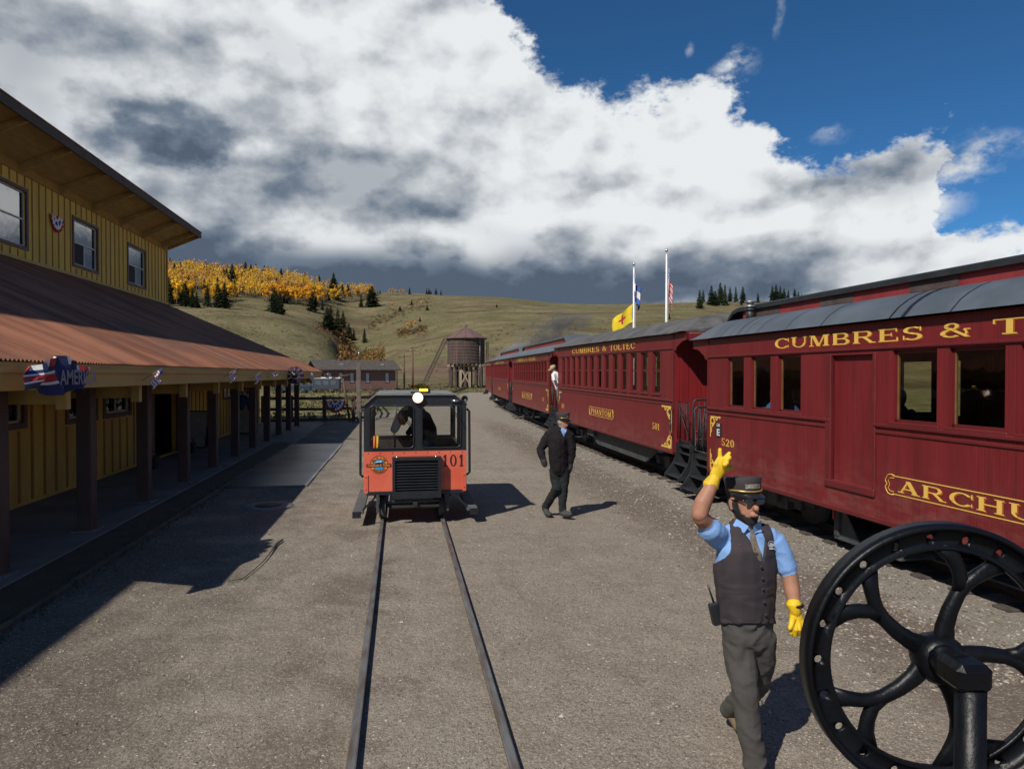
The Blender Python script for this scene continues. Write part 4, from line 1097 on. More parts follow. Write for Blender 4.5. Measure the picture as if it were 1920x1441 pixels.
    for xc in (1.35, L - 1.35):
        tk = MB()
        for yv in (W / 2 - .66, W / 2 + .66):
            tk.cbox((xc - .95, yv - .05, .34), (xc + .95, yv + .05, .46), .01, 0, M); tk.cbox((xc - .3, yv - .07, .2), (xc + .3, yv + .07, .5), .01, 0, M)
        tk.cbox((xc - .12, W / 2 - .8, .3), (xc + .12, W / 2 + .8, .5), .01, 0, M)
        to = part(tk, 'truck', M_BLK2)
        for xa in (xc - .62, xc + .62):
            for yv in (W / 2 - .478, W / 2 + .478):
                Mw = M @ Matrix.Translation((xa, yv, .375)) @ Matrix.Rotation(math.pi / 2, 4, 'X')
                part(MB().lathe([(0, -.07), (.12, -.07), (.12, -.04), (.31, -.03), (.335, -.05), (.335, .05), (.30, .03), (.1, .03), (0, .04)], 24, 0, Mw), 'wheel', M_BLK2, to)
            part(MB().tube([M @ Vector((xa, W / 2 - .75, .375)), M @ Vector((xa, W / 2 + .75, .375))], .05, 8), 'axle', M_BLK2, to)
            for yv in (W / 2 - .72, W / 2 + .72): part(MB().cbox((xa - .09, yv - .06, .27), (xa + .09, yv + .06, .48), .02, 0, M), 'journal_box', M_BLK2, to)
    for (x0, x1, z0, z1, y0) in boxes:
        bo = part(MB().cbox((x0, y0, z0), (x1, y0 + .5, z0 + .04), .008, 0, M), 'battery_rack', M_BLK2)
        for xa in (x0, x1 - .09):
            part(MB().cbox((xa, y0 - .01, z0 + .041), (xa + .09, y0 + .08, z1), .01, 0, M), 'rack_upright', M_BLK2, bo)
            part(MB().box((xa - .012, y0 - .022, z1 - .22), (xa + .018, y0 - .011, z1 - .03), 0, M), 'red_strip', M_REDPIPE, bo)
        part(MB().prism([(x0 + .09, z0 + .045), (x0 + .45, z0 + .045), (x0 + .12, z1)], y0 + .03, y0 + .05, 'y', 0, M), 'gusset', M_BLK2, bo)
        part(MB().tube([M @ Vector((x0, y0 + .2, z1 - .1)), M @ Vector((x1, y0 + .2, z1 - .14))], .03, 8), 'pipe', M_BLK2, bo)
    if skirt:
        x0, x1, zz = skirt
        part(MB().prism([(x0, zs - .02), (x1, zs - .02), (x1 - .9, zz), (x0 + 1.3, zz)], .22, .27, 'y', 0, M), 'truss_plate', M_BLK2)
        part(MB().cbox((x0 + .55, .12, zs - .25), (x0 + 1.2, .3, zs + .1), .01, 0, M), 'tool_box', M_BLK2)
    # --- inside: seats, partitions
    if interior:
        n = int((L - 1.2) / .9)
        for i in range(n):
            xx = .8 + i * .9
            for y0 in (.15, W - .15 - .85):
                st = MB().cbox((xx, y0, zs + .62), (xx + .42, y0 + .85, zs + .72), .03, 0, M); st.cbox((xx - .06, y0, zs + .62), (xx + .03, y0 + .85, zs + 1.18), .03, 0, M); st.box((xx + .1, y0 + .1, zs + .272), (xx + .3, y0 + .75, zs + .62), 0, M)
                part(st, 'seat', M_SEAT)
    # --- lettering and ornaments
    for t in texts:
        if t[0] == 'serif':
            _, s, x0, x1, z0, z1 = t
            if detail > 1: part(lettering(MB(), s, x0 + .012, x1 + .012, z0 - .01, z1 - .01, -.001, M), 'lettering_shadow', M_GOLD2, side)
            part(lettering(MB(), s, x0, x1, z0, z1, -.0055, M), 'lettering', M_GOLD, side)
        elif t[0] == 'corner':
            o = MB(); ornament(o, t[1], t[2], t[3], t[4], t[5], M); part(o, 'gold_scroll', M_GOLD, side)
        elif t[0] == 'frame':
            _, x0, x1, z0, z1 = t; o = MB(); y = -.004; h = z1 - z0; w = .011
            o.box((x0 + .12, y - .001, z1 - w), (x1 - .12, y, z1), 0, M); o.box((x0 + .12, y - .001, z0), (x1 - .12, y, z0 + w), 0, M)
            for xx, sg in ((x0, 1), (x1, -1)):
                pts = [(.14, z1), (.1, z1 + .008), (.05, z1), (.02, z1 - h * .16), (.0, z1 - h * .34), (.03, z0 + h * .5), (.0, z0 + h * .34), (.02, z0 + h * .16), (.05, z0), (.1, z0 - .008), (.14, z0)]
                o.tube([M @ Vector((xx + sg * a, y, b)) for a, b in pts], .006, 4)
                pts = [(.14, z1 - .03), (.08, z1 - .035), (.05, z1 - h * .3), (.075, z0 + h * .5), (.05, z0 + h * .3), (.08, z0 + .035), (.14, z0 + .03)]
                o.tube([M @ Vector((xx + sg * a, y - .0015, b)) for a, b in pts], .0035, 4)
            part(o, 'nameplate_frame', M_GOLD, side)
    if plate:
        x0, x1, z0, z1, letter = plate
        pp = part(MB().prism([(x0, z0 + .04), (x0, z1), (x1, z1), (x1, z0 + .04), (x1 - .05, z0), (x0 + .05, z0)], -.012, -.002, 'y', 0, M), 'car_sign', M_BLK)
        o = MB(); plain_text(o, 'CAR', (z1 - z0) * .3, M @ Matrix.Translation(((x0 + x1) / 2, -.0125, z1 - .035)), width=(x1 - x0) * .6, bold=.002); plain_text(o, letter, (z1 - z0) * .66, M @ Matrix.Translation(((x0 + x1) / 2, -.0125, z0 + .075)), width=(x1 - x0) * .52, bold=.004)
        part(o, 'sign_lettering', M_WHITE, pp)
    return root, M

# ---- the coach beside us (520)
w520 = [(.70, 1.22, 1.80, 2.63), (1.44, 1.99, 1.80, 2.63), (2.19, 2.75, 1.80, 2.63)] + [(a, b, 1.80, 2.63) for a, b in ((4.50, 5.14), (5.30, 5.95), (6.11, 6.76), (6.92, 7.57), (7.73, 8.38), (8.54, 9.19), (9.35, 10.0))]
f520 = [(.5, .95, 1.75, 2.55), (1.80, 2.42, 1.72, 2.55), (2.66, 2.95, 1.72, 2.55), (6.35, 6.95, 1.72, 2.55), (7.15, 7.75, 1.72, 2.55), (8.0, 8.6, 1.72, 2.55)]
c520, M520 = coach('maroon clerestory coach numbered 520 with baggage door, nearest at right', (5.485, 11.60), (5.685, 5.466), 0, 0, 2.5, 0.61, 1.735, 2.67, 2.98,
    w520, dict(rise=.5, mat=M_RGREY, topmat=M_BLK, clerestory=dict(inset=.62, z0=3.33, z1=3.56, vents=5, pitch=1.75, vw=.72)),
    ends=(True, True), door=(3.42, 4.19, .97, 2.60), sash2=False,
    texts=[('serif', 'CUMBRES', 2.10, 4.97, 2.735, 2.885), ('serif', '&', 5.17, 5.60, 2.735, 2.885), ('serif', 'TOLTEC', 5.81, 8.3, 2.735, 2.885),
           ('serif', 'ARCHULETA', 4.60, 7.6, 1.005, 1.145), ('frame', 4.40, 7.8, .965, 1.185), ('serif', '520', .50, .94, 1.125, 1.25),
           ('corner', .10, 1.60, 1, 1, .36), ('corner', .10, .66, 1, -1, .36)],
    plate=(.30, .50, 1.26, 1.50, 'E'), boxes=[(3.15, 4.35, .12, .60, .25)], seams=[(.35, .004), (.6, .008), (.9, .006), (1.15, .012), (1.4, .006), (1.75, .006), (2.5, .006), (3.3, .008), (4.55, .014), (4.75, .03), (5.4, .008), (6.6, .01), (7.7, .01)],
    far_open=f520, L_extra=5.6)
fl = MB().tube([M520 @ Vector((.55, .5, 3.2)), M520 @ Vector((.55, .5, 3.52))], .07, 14); fl.lathe([(.07, 3.45), (.09, 3.46), (.09, 3.5), (.075, 3.5)], 14, 0, M520 @ Matrix.Translation((.55, .5, 0)))
so = fl.build('smoke_jack', M_BLK, c520)
MB().lathe([(0.0, 3.64), (.1, 3.62), (.1, 3.6), (.06, 3.6), (.06, 3.55), (.1, 3.545), (.1, 3.52), (0, 3.52)], 14, 0, M520 @ Matrix.Translation((.55, .5, 0))).build('jack_cap', pm('galvanised', (0.4, 0.4, 0.4), .4, .1, metal=.7), so)
# ---- PHANTOM (501)
px501 = [(.51, .87), (1.14, 1.5), (1.82, 2.19), (2.46, 2.84), (3.16, 3.54), (3.81, 4.19), (4.5, 4.9), (5.17, 5.56), (5.88, 6.27), (6.55, 6.95), (7.24, 7.66), (7.93, 8.36), (8.66, 9.09)]
c501, M501 = coach('maroon arched roof coach numbered 501 with gold lettered nameplate, second from the right', (5.39, 23.05), (5.5, 13.25), .08, 0, 2.5, .75, 1.80, 2.89, 3.18,
    [(a, b, 1.93, 2.84) for a, b in px501], dict(rise=.42, mat=M_RTAR),
    texts=[('serif', 'CUMBRES', 1.82, 4.75, 2.945, 3.10), ('serif', '&', 5.0, 5.4, 2.945, 3.10), ('serif', 'TOLTEC', 5.65, 7.57, 2.945, 3.10), ('serif', 'PHANTOM', 3.95, 5.8, 1.19, 1.34), ('frame', 3.77, 5.97, 1.145, 1.385),
           ('serif', '501', 8.68, 9.10, 1.15, 1.29), ('serif', '501', .45, .85, 1.15, 1.29), ('corner', 9.72, 1.68, -1, 1, .5), ('corner', 9.72, .84, -1, -1, .5), ('corner', .08, 1.68, 1, 1, .4)],
    skirt=(2.6, 8.6, .28), plate=(.12, .34, 1.42, 1.66, 'D'), seams=[(x, .012) for x in (1.2, 2.2, 3.1, 4.2, 5.4, 6.5, 7.4, 8.5)])
# ---- LOS PINOS and two more
def openwins(L, z0, z1, n): 
    p = (L - .9) / n
    return [(.45 + i * p + .06, .45 + (i + 1) * p - .06, z0, z1) for i in range(n)]
coach('maroon clerestory coach with open windows, third from the right behind the leaning trainman', (5.82, 35.5), (5.59, 25.5), .12, .08, 2.5, .80, 1.85, 2.83, 3.10, openwins(10, 1.95, 2.78, 14), dict(rise=.5, mat=M_RGREY, clerestory=dict(inset=.62, z0=3.45, z1=3.72)),
    texts=[('serif', 'CUMBRES', 1.6, 4.1, 2.87, 3.04), ('serif', '&', 4.4, 4.8, 2.87, 3.04), ('serif', 'TOLTEC', 5.1, 7.2, 2.87, 3.04), ('serif', 'LOS PINOS', 3.6, 5.9, 1.2, 1.37), ('frame', 3.4, 6.1, 1.15, 1.42), ('serif', '511', 8.6, 9.05, 1.2, 1.35), ('corner', 9.9, 1.68, -1, 1, .5), ('corner', 9.9, .9, -1, -1, .5)],
    glazed=False, detail=1, plate=(.12, .34, 1.42, 1.66, 'C'), seams=[(.7 * i + .5, .01) for i in range(14)])
coach('small looking maroon coach with vertical slatted windows, fourth from the right', (6.47, 48), (6.0, 38), .2, .14, 2.5, .80, 1.85, 2.83, 3.10, openwins(10, 1.95, 2.78, 12), dict(rise=.5, mat=M_RGREY, clerestory=dict(inset=.62, z0=3.45, z1=3.72)),
    texts=[('serif', 'CUMBRES & TOLTEC', 2.0, 7.6, 2.87, 3.04), ('serif', 'OSIER', 4.0, 5.6, 1.2, 1.37), ('corner', 9.8, 1.68, -1, 1, .5)], glazed=False, detail=1, plate=(.12, .34, 1.42, 1.66, 'B'))
coach('farthest maroon coach, next to the water tank and the smoke', (7.48, 60.4), (6.70, 50.4), .28, .22, 2.5, .80, 1.85, 2.83, 3.10, openwins(10, 1.95, 2.78, 12), dict(rise=.45, mat=M_RTAR),
    texts=[('serif', 'CUMBRES & TOLTEC', 2.0, 7.6, 2.87, 3.04)], glazed=False, detail=1)
# ================================================================ orange track motor car
M_ORG = pm('orange_paint', (0.60, 0.095, 0.048), 0.5, 0.10, 2.2, bump=0.001, bscale=12, col2=(0.72, 0.15, 0.085))
M_CAB = pm('cab_black', (0.014, 0.016, 0.020), 0.4, 0.2, 4)
M_CABR = pm('cab_roof', (0.16, 0.165, 0.16), 0.6, 0.2, 3)
M_BLUE = pm('emblem_blue', (0.03, 0.30, 0.55), 0.4, 0.1)
M_EORG = pm('emblem_orange', (0.80, 0.22, 0.03), 0.4, 0.05)
M_BLKP = pm('black_print', (0.02, 0.014, 0.012), 0.5, 0.1)
M_TANW = pm('old_plank', (0.085, 0.085, 0.088), 0.85, 0.25, 5)
M_GLS = glass('cab_glass', (0.95, 0.96, 0.95), 1.4)
M_AMB = pm('amber_light', (0.8, 0.5, 0.02), 0.3, 0.05, emit=((1.0, 0.62, 0.03), 2.2))
M_LAMP = pm('headlamp_glow', (1, 0.9, 0.7), 0.3, 0.02, emit=((1.0, 0.84, 0.60), 5.0))
M_CHR = pm('bright_metal', (0.55, 0.56, 0.57), 0.25, 0.1, metal=0.9)
SPX, SPY = 0.235, 10.9
sp = thing('track_motor_car', 'orange and black railway track motor car numbered 101 with lit headlight', 'motor car', (SPX, SPY, 0))
XL, XR, YF, YB = -0.57, 1.04, SPY, SPY + 2.35
bd = MB()
# body tub
wall(bd, XL, XR, .50, 1.14, [], lambda u, v, q: (u, YF + q, v), .03)
wall(bd, XL, XR, .50, 1.14, [], lambda u, v, q: (u, YB - q, v), .03)
bd.box((XL, YF + .03, .50), (XL + .03, YB - .03, 1.14)); bd.box((XR - .03, YF + .03, .50), (XR, YB - .03, 1.14)); bd.box((XL + .03, YF + .03, .5), (XR - .03, YB - .03, .53))
body = bd.build('body', M_ORG, sp)
MB().cbox((XL + .04, YF - .012, .455), (XR - .04, YF + .04, .515), .005).build('front_sill', M_CAB, body)
for xx in (XL + .035, XR - .035): MB().cbox((xx - .03, YF - .015, .49), (xx + .03, YF - .001, .78), .003).build('corner_strap', M_ORG, body)
# cab frame: front and rear panels with two lights each, corner posts, roof with cut corners
def cab_panel(y, t):
    mb = MB()
    out = [(XL, 1.14), (XR, 1.14), (XR, 1.86), (XR - .19, 2.02), (XL + .19, 2.02), (XL, 1.86)]
    wl = [(XL + .09, .205, 1.19, 1.885), (.335, XR - .09, 1.19, 1.885)]
    wall(mb, XL, XR, 1.14, 1.86, [(a, b, c, 1.86) for a, b, c, d in wl], lambda u, v, q: (u, y + q, v), t)
    for a, b in ((XL, XR),):
        mb.prism([(XL, 1.862), (XR, 1.862), (XR - .19, 2.02), (XL + .19, 2.02)], y, y + t, 'y')
    return mb, wl
f_, wl = cab_panel(YF + .002, .06)
cab = f_.build('cab', M_CAB, sp)
cab_panel(YB - .06, .05)[0].build('rear_panel', M_CAB, cab)
for a, b, c, d in wl:
    fr = MB(); t = .022
    pts = []
    r = .06
    for (cx, cz, a0) in ((b - r, 1.86 - r, 0), (a + r, 1.86 - r, 90), (a + r, c + r, 180), (b - r, c + r, 270)):
        for k in range(5):
            an = math.radians(a0 + k * 22.5); pts.append((cx + r * math.cos(an), YF - .004, cz + r * math.sin(an)))
    fr.tube(pts, .014, 6, closed=True)
    for (cx, cz, sx, sz) in ((b, 1.86, -1, -1), (a, 1.86, 1, -1), (a, c, 1, 1), (b, c, -1, 1)):
        fr.prism([(cx, cz), (cx + sx * .05, cz), (cx, cz + sz * .05)], YF + .004, YF + .05, 'y')
    w = fr.build('window', M_CAB, cab)
    MB().box((a + .002, YF + .03, c + .002), (b - .002, YF + .036, 1.858)).build('pane', M_GLS, w)
    MB().box((a + .002, YB - .04, c + .002), (b - .002, YB - .034, 1.858)).build('rear_pane', M_GLS, w)
for x in (XL, XR - .07):
    for y in (YF + .064, YF + .95, YB - .13): MB().cbox((x, y, 1.142), (x + .07, y + .07, 1.858), .006).build('cab_post', M_CAB, cab)
    MB().cbox((x, YF + .066, 1.10), (x + .05, YB - .066, 1.16), .006).build('cab_rail', M_CAB, cab)
rf = MB(); P = [(XL - .01, 1.862), (XL + .185, 2.025), (XR - .185, 2.025), (XR + .01, 1.862), (XR + .01, 1.885), (XR - .18, 2.05), (XL + .18, 2.05), (XL - .01, 1.885)]
rf.prism(P, YF - .03, YB + .03, 'y')
roof_ = rf.build('roof', M_CABR, cab)
MB().box((XL + .034, YB - .05, .54), (XR - .034, YB - .034, 1.12)).build('rear_lining', M_DARK, body)
for xq in (XL + .032, XR - .046): MB().box((xq, YF + .034, .54), (xq + .014, YB - .055, 1.12)).build('side_lining', M_DARK, body)
for k in range(9):
    MB().lathe([(0, .006), (.008, .004), (.01, 0)], 8, 0, Matrix.Translation((XL + .07 + k * .184, YF, 1.115)) @ Matrix.Rotation(math.pi / 2, 4, 'X')).build('bolt', M_RUST, body)
for xq, zq in ((XL + .035, .55), (XL + .035, .74), (XR - .035, .55), (XR - .035, .74)): MB().lathe([(0, .02), (.009, .018), (.011, .014)], 8, 0, Matrix.Translation((xq, YF, zq)) @ Matrix.Rotation(math.pi / 2, 4, 'X')).build('bolt', M_RUST, body)
# radiator box with louvres
gb = MB(); gx0, gx1, gz0, gz1, gy = -.13, .625, .42, 1.06, YF - .16
for lo, hi in (((gx0, gz0), (gx0 + .045, gz1)), ((gx1 - .045, gz0), (gx1, gz1)), ((gx0 + .045, gz1 - .05), (gx1 - .045, gz1)), ((gx0 + .045, gz0), (gx1 - .045, gz0 + .11))): gb.box((lo[0], gy, lo[1]), (hi[0], YF - .001, hi[1]))
gb.box((gx0 + .045, YF - .03, gz0 + .11), (gx1 - .045, YF - .002, gz1 - .05))
gr = gb.build('radiator_box', M_CAB, sp)
for i in range(11): 
    z = gz0 + .145 + i * .044
    MB().bar(((gx0 + .046), gy + .03, z), (gx1 - .046, gy + .03, z), .045, .008, up=(0, -.6, .8)).build('louvre', M_CAB, gr)
for x in (-.06, .55): MB().lathe([(0, .02), (.016, .014), (.02, 0)], 10, 0, Matrix.Translation((x, gy + .06, gz1))).build('latch', M_CHR, gr)
# lamps on the front and roof
nt = NT(M_LAMP.node_tree); bb = nt.n['Principled BSDF']
lw = nt.v('DISTANCE', nt.new('ShaderNodeNewGeometry').outputs['Position'], (.27, YF - .065, 1.985))
nt.put(bb.inputs['Emission Color'], nt.mix(nt.ss(lw, .045, .085), (1.0, 0.93, 0.78, 1), (1.0, 0.42, 0.10, 1)))
nt.put(bb.inputs['Emission Strength'], nt.ss(lw, .03, .088, 7.0, 1.0))
hl = MB().lathe([(.0, .03), (.03, .027), (.06, .016), (.082, 0)], 24, 0, Matrix.Translation((.27, YF - .06, 1.985)) @ Matrix.Rotation(math.pi / 2, 4, 'X')).build('headlight', M_LAMP, sp)
MB().lathe([(.082, -.0), (.09, .0), (.09, -.05), (.05, -.06), (0, -.06)], 24, 0, Matrix.Translation((.27, YF - .06, 1.985)) @ Matrix.Rotation(math.pi / 2, 4, 'X')).build('headlight_bezel', M_CAB, hl)
lb = MB().cbox((.16, YF + .10, 2.055), (.47, YF + .24, 2.08), .005); lb.cbox((.44, YF + .12, 2.08), (.475, YF + .24, 2.125), .004)
lbar = lb.build('light_bar', M_CAB, sp)
for i in range(6): MB().cbox((.30 + i * .022, YF + .115, 2.083), (.318 + i * .022, YF + .2, 2.122), .003).build('amber_lamp', M_AMB, lbar)
hn = MB().lathe([(.018, 0), (.02, .12), (.035, .2), (.055, .24), (.05, .24), (.0, .2)], 16, 0, Matrix.Translation((1.0, YF + .12, 1.965)) @ Matrix.Rotation(math.pi / 2, 4, 'X')); hn.box((.985, YF + .07, 1.9), (1.01, YF + .1, 1.96))
hn.build('horn', M_CAB, sp)
MB().tube([(.80, YF - .03, 1.93), (.93, YF - .03, 1.935)], .018, 8).build('wiper_motor', M_CHR, sp)
for x0, x1 in ((-.06, .17), (.83, .99)):
    wp = MB().tube([(x0 - .06, YF - .01, 1.89), ((x0 + x1) / 2 - .05, YF - .03, 1.75), (x1, YF - .028, 1.56)], .006, 6); wp.bar((x0 + .02, YF - .025, 1.72), (x1 + .01, YF - .025, 1.52), .012, .012)
    wp.build('wiper', M_CAB, sp)
# grab rails, running boards, undergear
for sx, x in ((-1, XL), (1, XR)):
    MB().tube([(x + sx * .01, YF + .06, 1.80), (x + sx * .05, YF + .05, 1.76), (x + sx * .055, YF + .05, .78), (x + sx * .01, YF + .06, .74)], .02, 8).build('grab_rail', M_CAB, sp)
    b = MB().cbox((min(x + sx * .0, x + sx * .17), YF - .12, .19), (max(x + sx * .0, x + sx * .17), YB - .4, .235), .006).build('running_board', M_TANW, sp)
    MB().bar((x - sx * .22, YF + .02, .47), (x + sx * .03, YF - .02, .22), .05, .02).build('board_bracket', M_CAB, b)
    MB().bar((x + sx * .04, YF - .121, .18), (x + sx * .17, YF - .121, .18), .01, .10).build('board_end', M_CAB, b)
ux = MB().cbox((-.42, YF + .05, .40), (-.34, YB - .1, .50), .006); ux.cbox((.72, YF + .05, .40), (.80, YB - .1, .50), .006)
ux.cbox((-.14, YF - .10, .26), (.60, YF - .05, .30), .006); ux.cbox((-.14, YF - .10, .35), (.60, YF - .06, .385), .006); ux.cbox((.19, YF - .16, .28), (.26, YF - .04, .36), .006)
ux.build('chassis', M_BLK, sp)
for ya in (YF + .28, YF + 1.75):
    ax = MB().tube([(-.4, ya, .235), (.78, ya, .235)], .03, 8).build('axle', M_BLK2, sp)
    for xw, sx in ((-.295, 1), (.66, -1)):
        MB().lathe([(0, -.05), (.05, -.05), (.06, -.02), (.17, -.015), (.185, -.045), (.19, .03), (.215, .045), (.215, .06), (.16, .05), (.06, .02), (0, .02)], 24, 0, Matrix.Translation((xw, ya, .235)) @ Matrix.Rotation(sx * math.pi / 2, 4, 'Y')).build('wheel', M_BLK2, ax)
for x in (-.36, .74): MB().cbox((x - .02, YF - .02, .18), (x + .02, YF + .02, .46), .004).build('rail_sweep', M_BLK2, sp)
# lettering and the round emblem
Mf = Matrix.Translation((0, YF - .0012, 0))
lettering(MB(), '101', .655, 1.005, .885, 1.075, 0, Mf, gap=.14).build('number', M_BLKP, body)
def disc(r0, r1, c, y, n=32, M=Matrix()):
    mb = MB(); v = []
    for k in range(n):
        a = 2 * math.pi * k / n; v += [(c[0] + r0 * math.cos(a), y, c[1] + r0 * math.sin(a)), (c[0] + r1 * math.cos(a), y, c[1] + r1 * math.sin(a))]
    return mb.add(v, [(2 * k, 2 * k + 1, (2 * k + 3) % (2 * n), (2 * k + 2) % (2 * n)) for k in range(n)], 0, False, M)
ec = (-.335, .935)
em = disc(0.0, .138, ec, YF - .002).build('emblem', M_EORG, body)
disc(.132, .142, ec, YF - .0028).build('emblem_ring', M_BLKP, em)
disc(0, .088, ec, YF - .0036).build('emblem_field', M_BLUE, em)
disc(.084, .092, ec, YF - .0044).build('emblem_ring', M_BLKP, em)
tmb = MB().prism([(-.40, .955), (-.34, .975), (-.30, .965), (-.27, .985), (-.27, .955)], YF - .0054, YF - .005, 'y'); tmb.prism([(-.39, .94), (-.26, .94), (-.26, .957), (-.39, .957)], YF - .0054, YF - .0049, 'y')
tmb.build('emblem_engine', M_BLKP, em)
MB().prism([(-.385, .978), (-.36, .994), (-.34, .985), (-.31, .996), (-.29, .985), (-.31, .976)], YF - .0062, YF - .0056, 'y').build('emblem_steam', M_WHITE, em)
MB().box((-.53, YF - .009, .905), (-.15, YF - .0064, .952)).build('emblem_banner', M_BLKP, em)
plain_text(MB(), 'Cumbres & Toltec', .05, Matrix.Translation((-.34, YF - .0092, .929)), width=.35, shear=.25, bold=.0015).build('emblem_lettering', M_EORG, em)
def arc_text(txt, r, a0, a1, size, up):
    mb = MB()
    for i, ch in enumerate(txt):
        if ch == ' ': continue
        a = math.radians(a0 + (a1 - a0) * i / (len(txt) - 1))
        R_ = Matrix.Rotation((math.pi / 2 - a) if up else (-math.pi / 2 - a), 4, 'Y')
        plain_text(mb, ch, size, Matrix.Translation((ec[0] + r * math.cos(a), YF - .0046, ec[1] + r * math.sin(a))) @ R_, bold=.001)
    return mb
arc_text('MAIN LINE', .11, 150, 30, .04, True).build('emblem_lettering', M_BLKP, em)
dm = MB()
for i in range(9):
    a = math.radians(222 + 96 * i / 8)
    dm.box((-.009, -.0003, -.011), (.009, .0003, .011), 0, Matrix.Translation((ec[0] + .112 * math.cos(a), YF - .0046, ec[1] + .112 * math.sin(a))) @ Matrix.Rotation(-math.pi / 2 - a, 4, 'Y'))
dm.build('emblem_marks', M_BLKP, em)
# things inside the cab
MB().cbox((-.25, YF + 1.2, .53), (.8, YF + 1.75, .95), .03).build('bench', pm('bench_wood', (.18, .09, .04), .6, .2), sp)
MB().cbox((XL + .06, YF + .1, .9), (XR - .06, YF + .4, 1.16), .02).build('dashboard', M_CAB, sp)
for x, c in ((-.43, (.6, .12, .02)), (-.38, (.6, .35, .02))): MB().tube([(x, YF + .45, .95), (x + .01, YF + .44, 1.35)], .02, 8).build('tool_handle', pm('tool_%d' % int(c[1] * 100), c, .5, .1), sp)
MB().tube([(-.52, YF + 1.9, 1.2), (-.52, YF + 1.9, 1.7), (-.48, YF + 1.9, 1.74), (-.42, YF + 1.9, 1.72), (-.41, YF + 1.9, 1.66)], .013, 6).build('coat_hook', M_CAB, sp)

# ================================================================ fence beyond the depot, leaning pole, post
M_FEN = pm('fence_wood', (0.10, 0.06, 0.04), 0.85, 0.25, 3, bump=.004, bscale=20)
fe = thing('wooden_fence', 'brown post and rail fence across the end of the depot pavement', 'fence', (-4, 34.8, 0))
posts = [(-6.6, 34.7), (-5.3, 34.75), (-3.72, 34.8), (-2.35, 35.3), (-1.6, 37.5), (-1.55, 41.5), (-1.9, 47), (-2.3, 53)]
for i, (x, y) in enumerate(posts): MB().cbox((x - .09, y - .09, -.05), (x + .09, y + .09, 1.32), .012).build('post', M_FEN, fe)
for i in range(len(posts) - 1):
    a, b = posts[i], posts[i + 1]
    for z in (.12, .66, 1.18):
        MB().bar((a[0], a[1] - .11, z), (b[0], b[1] - .11, z + random.uniform(-.02, .02)), .05, .14).build('rail', M_FEN, fe)
p = atz(673, 789)
gp = thing('timber_post', 'tall grey square post with a thin rod on top, beyond the fence', 'post', (p.x, p.y, 0))
MB().cbox((p.x - .11, p.y - .11, -.1), (p.x + .11, p.y + .11, 2.92), .012).build('shaft', pm('grey_timber', (.15, .115, .10), .9, .25, 3), gp)
MB().tube([(p.x, p.y, 2.92), (p.x + .01, p.y, 3.62)], .015, 6).build('rod', M_CHR, gp)
p = atz(656, 789)
lp = thing('leaning_pole', 'thin leaning wooden pole with a tilted crossarm beside the fence', 'pole', (p.x, p.y, 0))
q = atY(642, 702, p.y + .3)
MB().tube([(p.x, p.y, -.1), tuple(q)], [.06, .05], 8).build('shaft', M_FEN, lp)
a, b = atY(622, 707, p.y + .3), atY(664, 698, p.y + .3)
MB().bar(a + Vector((0, -.08, -.05)), b + Vector((0, -.08, -.05)), .06, .07).build('crossarm', M_FEN, lp)

# ================================================================ section house
M_SH = pm('section_house_boards', (0.20, 0.105, 0.085), 0.85, 0.12, 1.0, bump=.006, bscale=3, stretch=(.2, .2, 6))
M_SHR = pm('section_house_shingles', (0.075, 0.062, 0.052), 0.95, 0.3, 2, bump=.02, bscale=3)
SHD = 105.0
sa, sb = atd(600, 733, SHD), atd(742, 730, SHD + 6)
sh = thing('section_house', 'long low brown section house with white sash windows beyond the fence', 'house', (sa.x, sa.y, -.3), math.atan2(sb.y - sa.y, sb.x - sa.x))
SHL = (Vector((sb.x, sb.y)) - Vector((sa.x, sa.y))).length; SHM = WM[sh.name]
def shp(f): return lambda u, v, q: SHM @ Vector((u, q, v))
swin = []
for px in (617, 637, 658, 687.5, 725):
    u = (px - 600) / (742 - 600) * SHL; swin.append((u - .28, u + .28, 1.45, 2.9))
wall(MB(), 0, SHL, -.4, 3.5, swin, shp(0), .15).build('wall', M_SH, sh)
MB().box((SHL - .12, 0.16, -.4), (SHL, 6, 3.5), 0, SHM).build('end_wall', M_SH, sh); MB().box((0, .16, -.4), (.12, 6, 3.5), 0, SHM).build('end_wall', M_SH, sh); MB().box((0, 6.01, -.4), (SHL, 6.15, 3.5), 0, SHM).build('back_wall', M_SH, sh)
MB().box((0, -.03, -.5), (SHL, -.002, .35), 0, SHM).build('skirting', M_SHR, sh)
shr = MB().prism([(-.65, 3.3), (3.07, 4.85), (6.8, 3.3), (6.8, 3.46), (3.07, 5.02), (-.65, 3.46)], -.7, SHL + .8, 'x', 0, SHM).build('roof', M_SHR, sh)
MB().prism([(.0, 3.5), (3.07, 4.75), (6.1, 3.5)], SHL - .12, SHL - .02, 'x', 0, SHM).build('gable', M_SH, sh)
for u in (3.6, 10.2): MB().box((u, 2.6, 4.7), (u + .35, 2.95, 5.3), 0, SHM).build('chimney', pm('chimney_brick', (.16, .08, .06), .9, .2), shr)
for u in (3.4, 10.0): MB().box((u, .9, 4.16), (u + .5, 1.3, 4.42), 0, SHM).build('roof_vent', M_CHR, shr)
